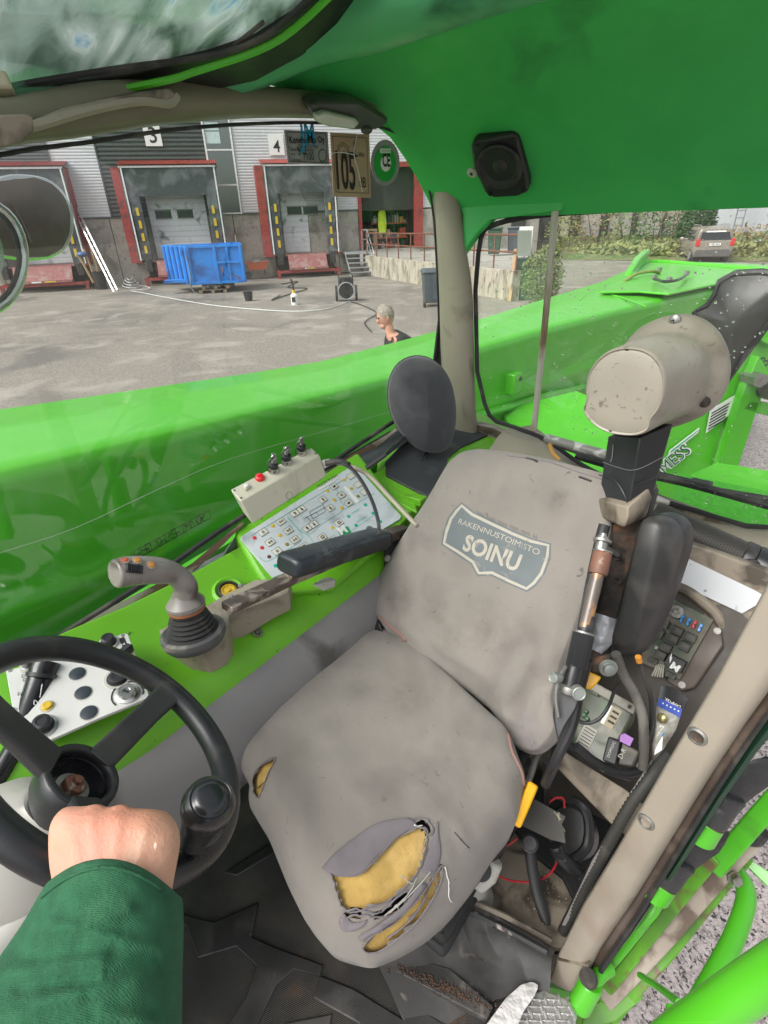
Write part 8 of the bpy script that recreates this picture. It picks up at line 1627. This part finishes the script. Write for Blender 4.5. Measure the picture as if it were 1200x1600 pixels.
mk('edge_fittings', tube([dp(978, 1484, 1.02), dp(1000, 1462, 1.01), dp(1014, 1446, 1.0)], .0025, 6), STEEL, dr)
mk('door_stop', tube([dp(1165, 1310, .9), dp(1182, 1312, .89), dp(1192, 1300, .88)], .011, 10, 3), BLACK, dr)
# grab rails
gr2 = thing('grab_rail', 'bent bright green tubular grab rail outside the door', 'handrail', dp(1070, 1570, .9))
mk('tube_body', tube([dp(1138, 1352, .99), dp(1158, 1374, .955), dp(1166, 1398, .93), dp(1160, 1430, .9), dp(1140, 1480, .86), dp(1110, 1535, .82), dp(1080, 1590, .78), dp(1050, 1650, .74)], .0155, 18, 8), GREEN, gr2)
mk('flat_strap', slab([(1152, 1340), (1158, 1334), (1220, 1375), (1220, 1398), (1195, 1382)], dp(1180, 1360, 1.0), (CAM-dp(1180, 1360, 1.0)), .02), GREEN, gr2, bevel=.002)
br_ = thing('door_handrail', 'thick bright green tube crossing the lower right corner', 'handrail', dp(1100, 1580, .62))
mk('tube_body', tube([dp(1290, 1470, .50), dp(1200, 1524, .54), dp(1130, 1570, .575), dp(1075, 1608, .61), dp(1040, 1634, .63)], .0225, 24, 6), GREEN, br_)
mk('end_flange', tube([dp(1058, 1578, .64), dp(1056, 1600, .63)], .012, 12), GREEN, br_)
mk('stay_bar', tube([dp(1000, 1524, .95), dp(1030, 1543, .85), dp(1062, 1568, .72)], .0055, 8), GREEN, br_)
# aluminium step plate and white paper
ALU = mat('chequer_plate', (.55, .53, .52), .32, .8, var=.1, dirt=((.3, .26, .24), 16, .58, .2))
spt = thing('step_plate', 'worn aluminium chequer step plate below the door sill', 'step', at(830, 1580, 'z', -.01))
mk('plate', extr([at(x, y, 'z', .006) for x, y in ((770, 1620), (800, 1560), (850, 1545), (905, 1570), (880, 1700), (740, 1700))], (0, 0, -.02)), ALU, spt, bevel=.003)
k = 0
for i in range(9):
    for j in range(6):
        p = at(808+i*11+(j % 2)*5, 1562+j*11, 'z', .0075)
        if inpoly(*pj(p), [(795, 1560), (850, 1548), (900, 1570), (890, 1625), (790, 1625)]): an = .6 if (i+j) % 2 else -.9; mk('tread_bump', ball(p, (.011, .003, .0025), 8, 4, (math.cos(an), math.sin(an), 0), (-math.sin(an), math.cos(an), 0)), ALU, spt)
mk('paper_sheet', curved([(757, 1605), (790, 1560), (815, 1538), (832, 1534), (842, 1540), (835, 1556), (818, 1580), (800, 1625), (745, 1640)], at(800, 1580, 'z', .022), (0, 0, 1), .003, .003), mat('white_rag', (.62, .60, .58), .7, var=.06, bump=(26, .02), dirt=((.35, .32, .3), 8, .62, .2)), label='crumpled white sheet lying on the aluminium step', cat='paper', smooth=60)
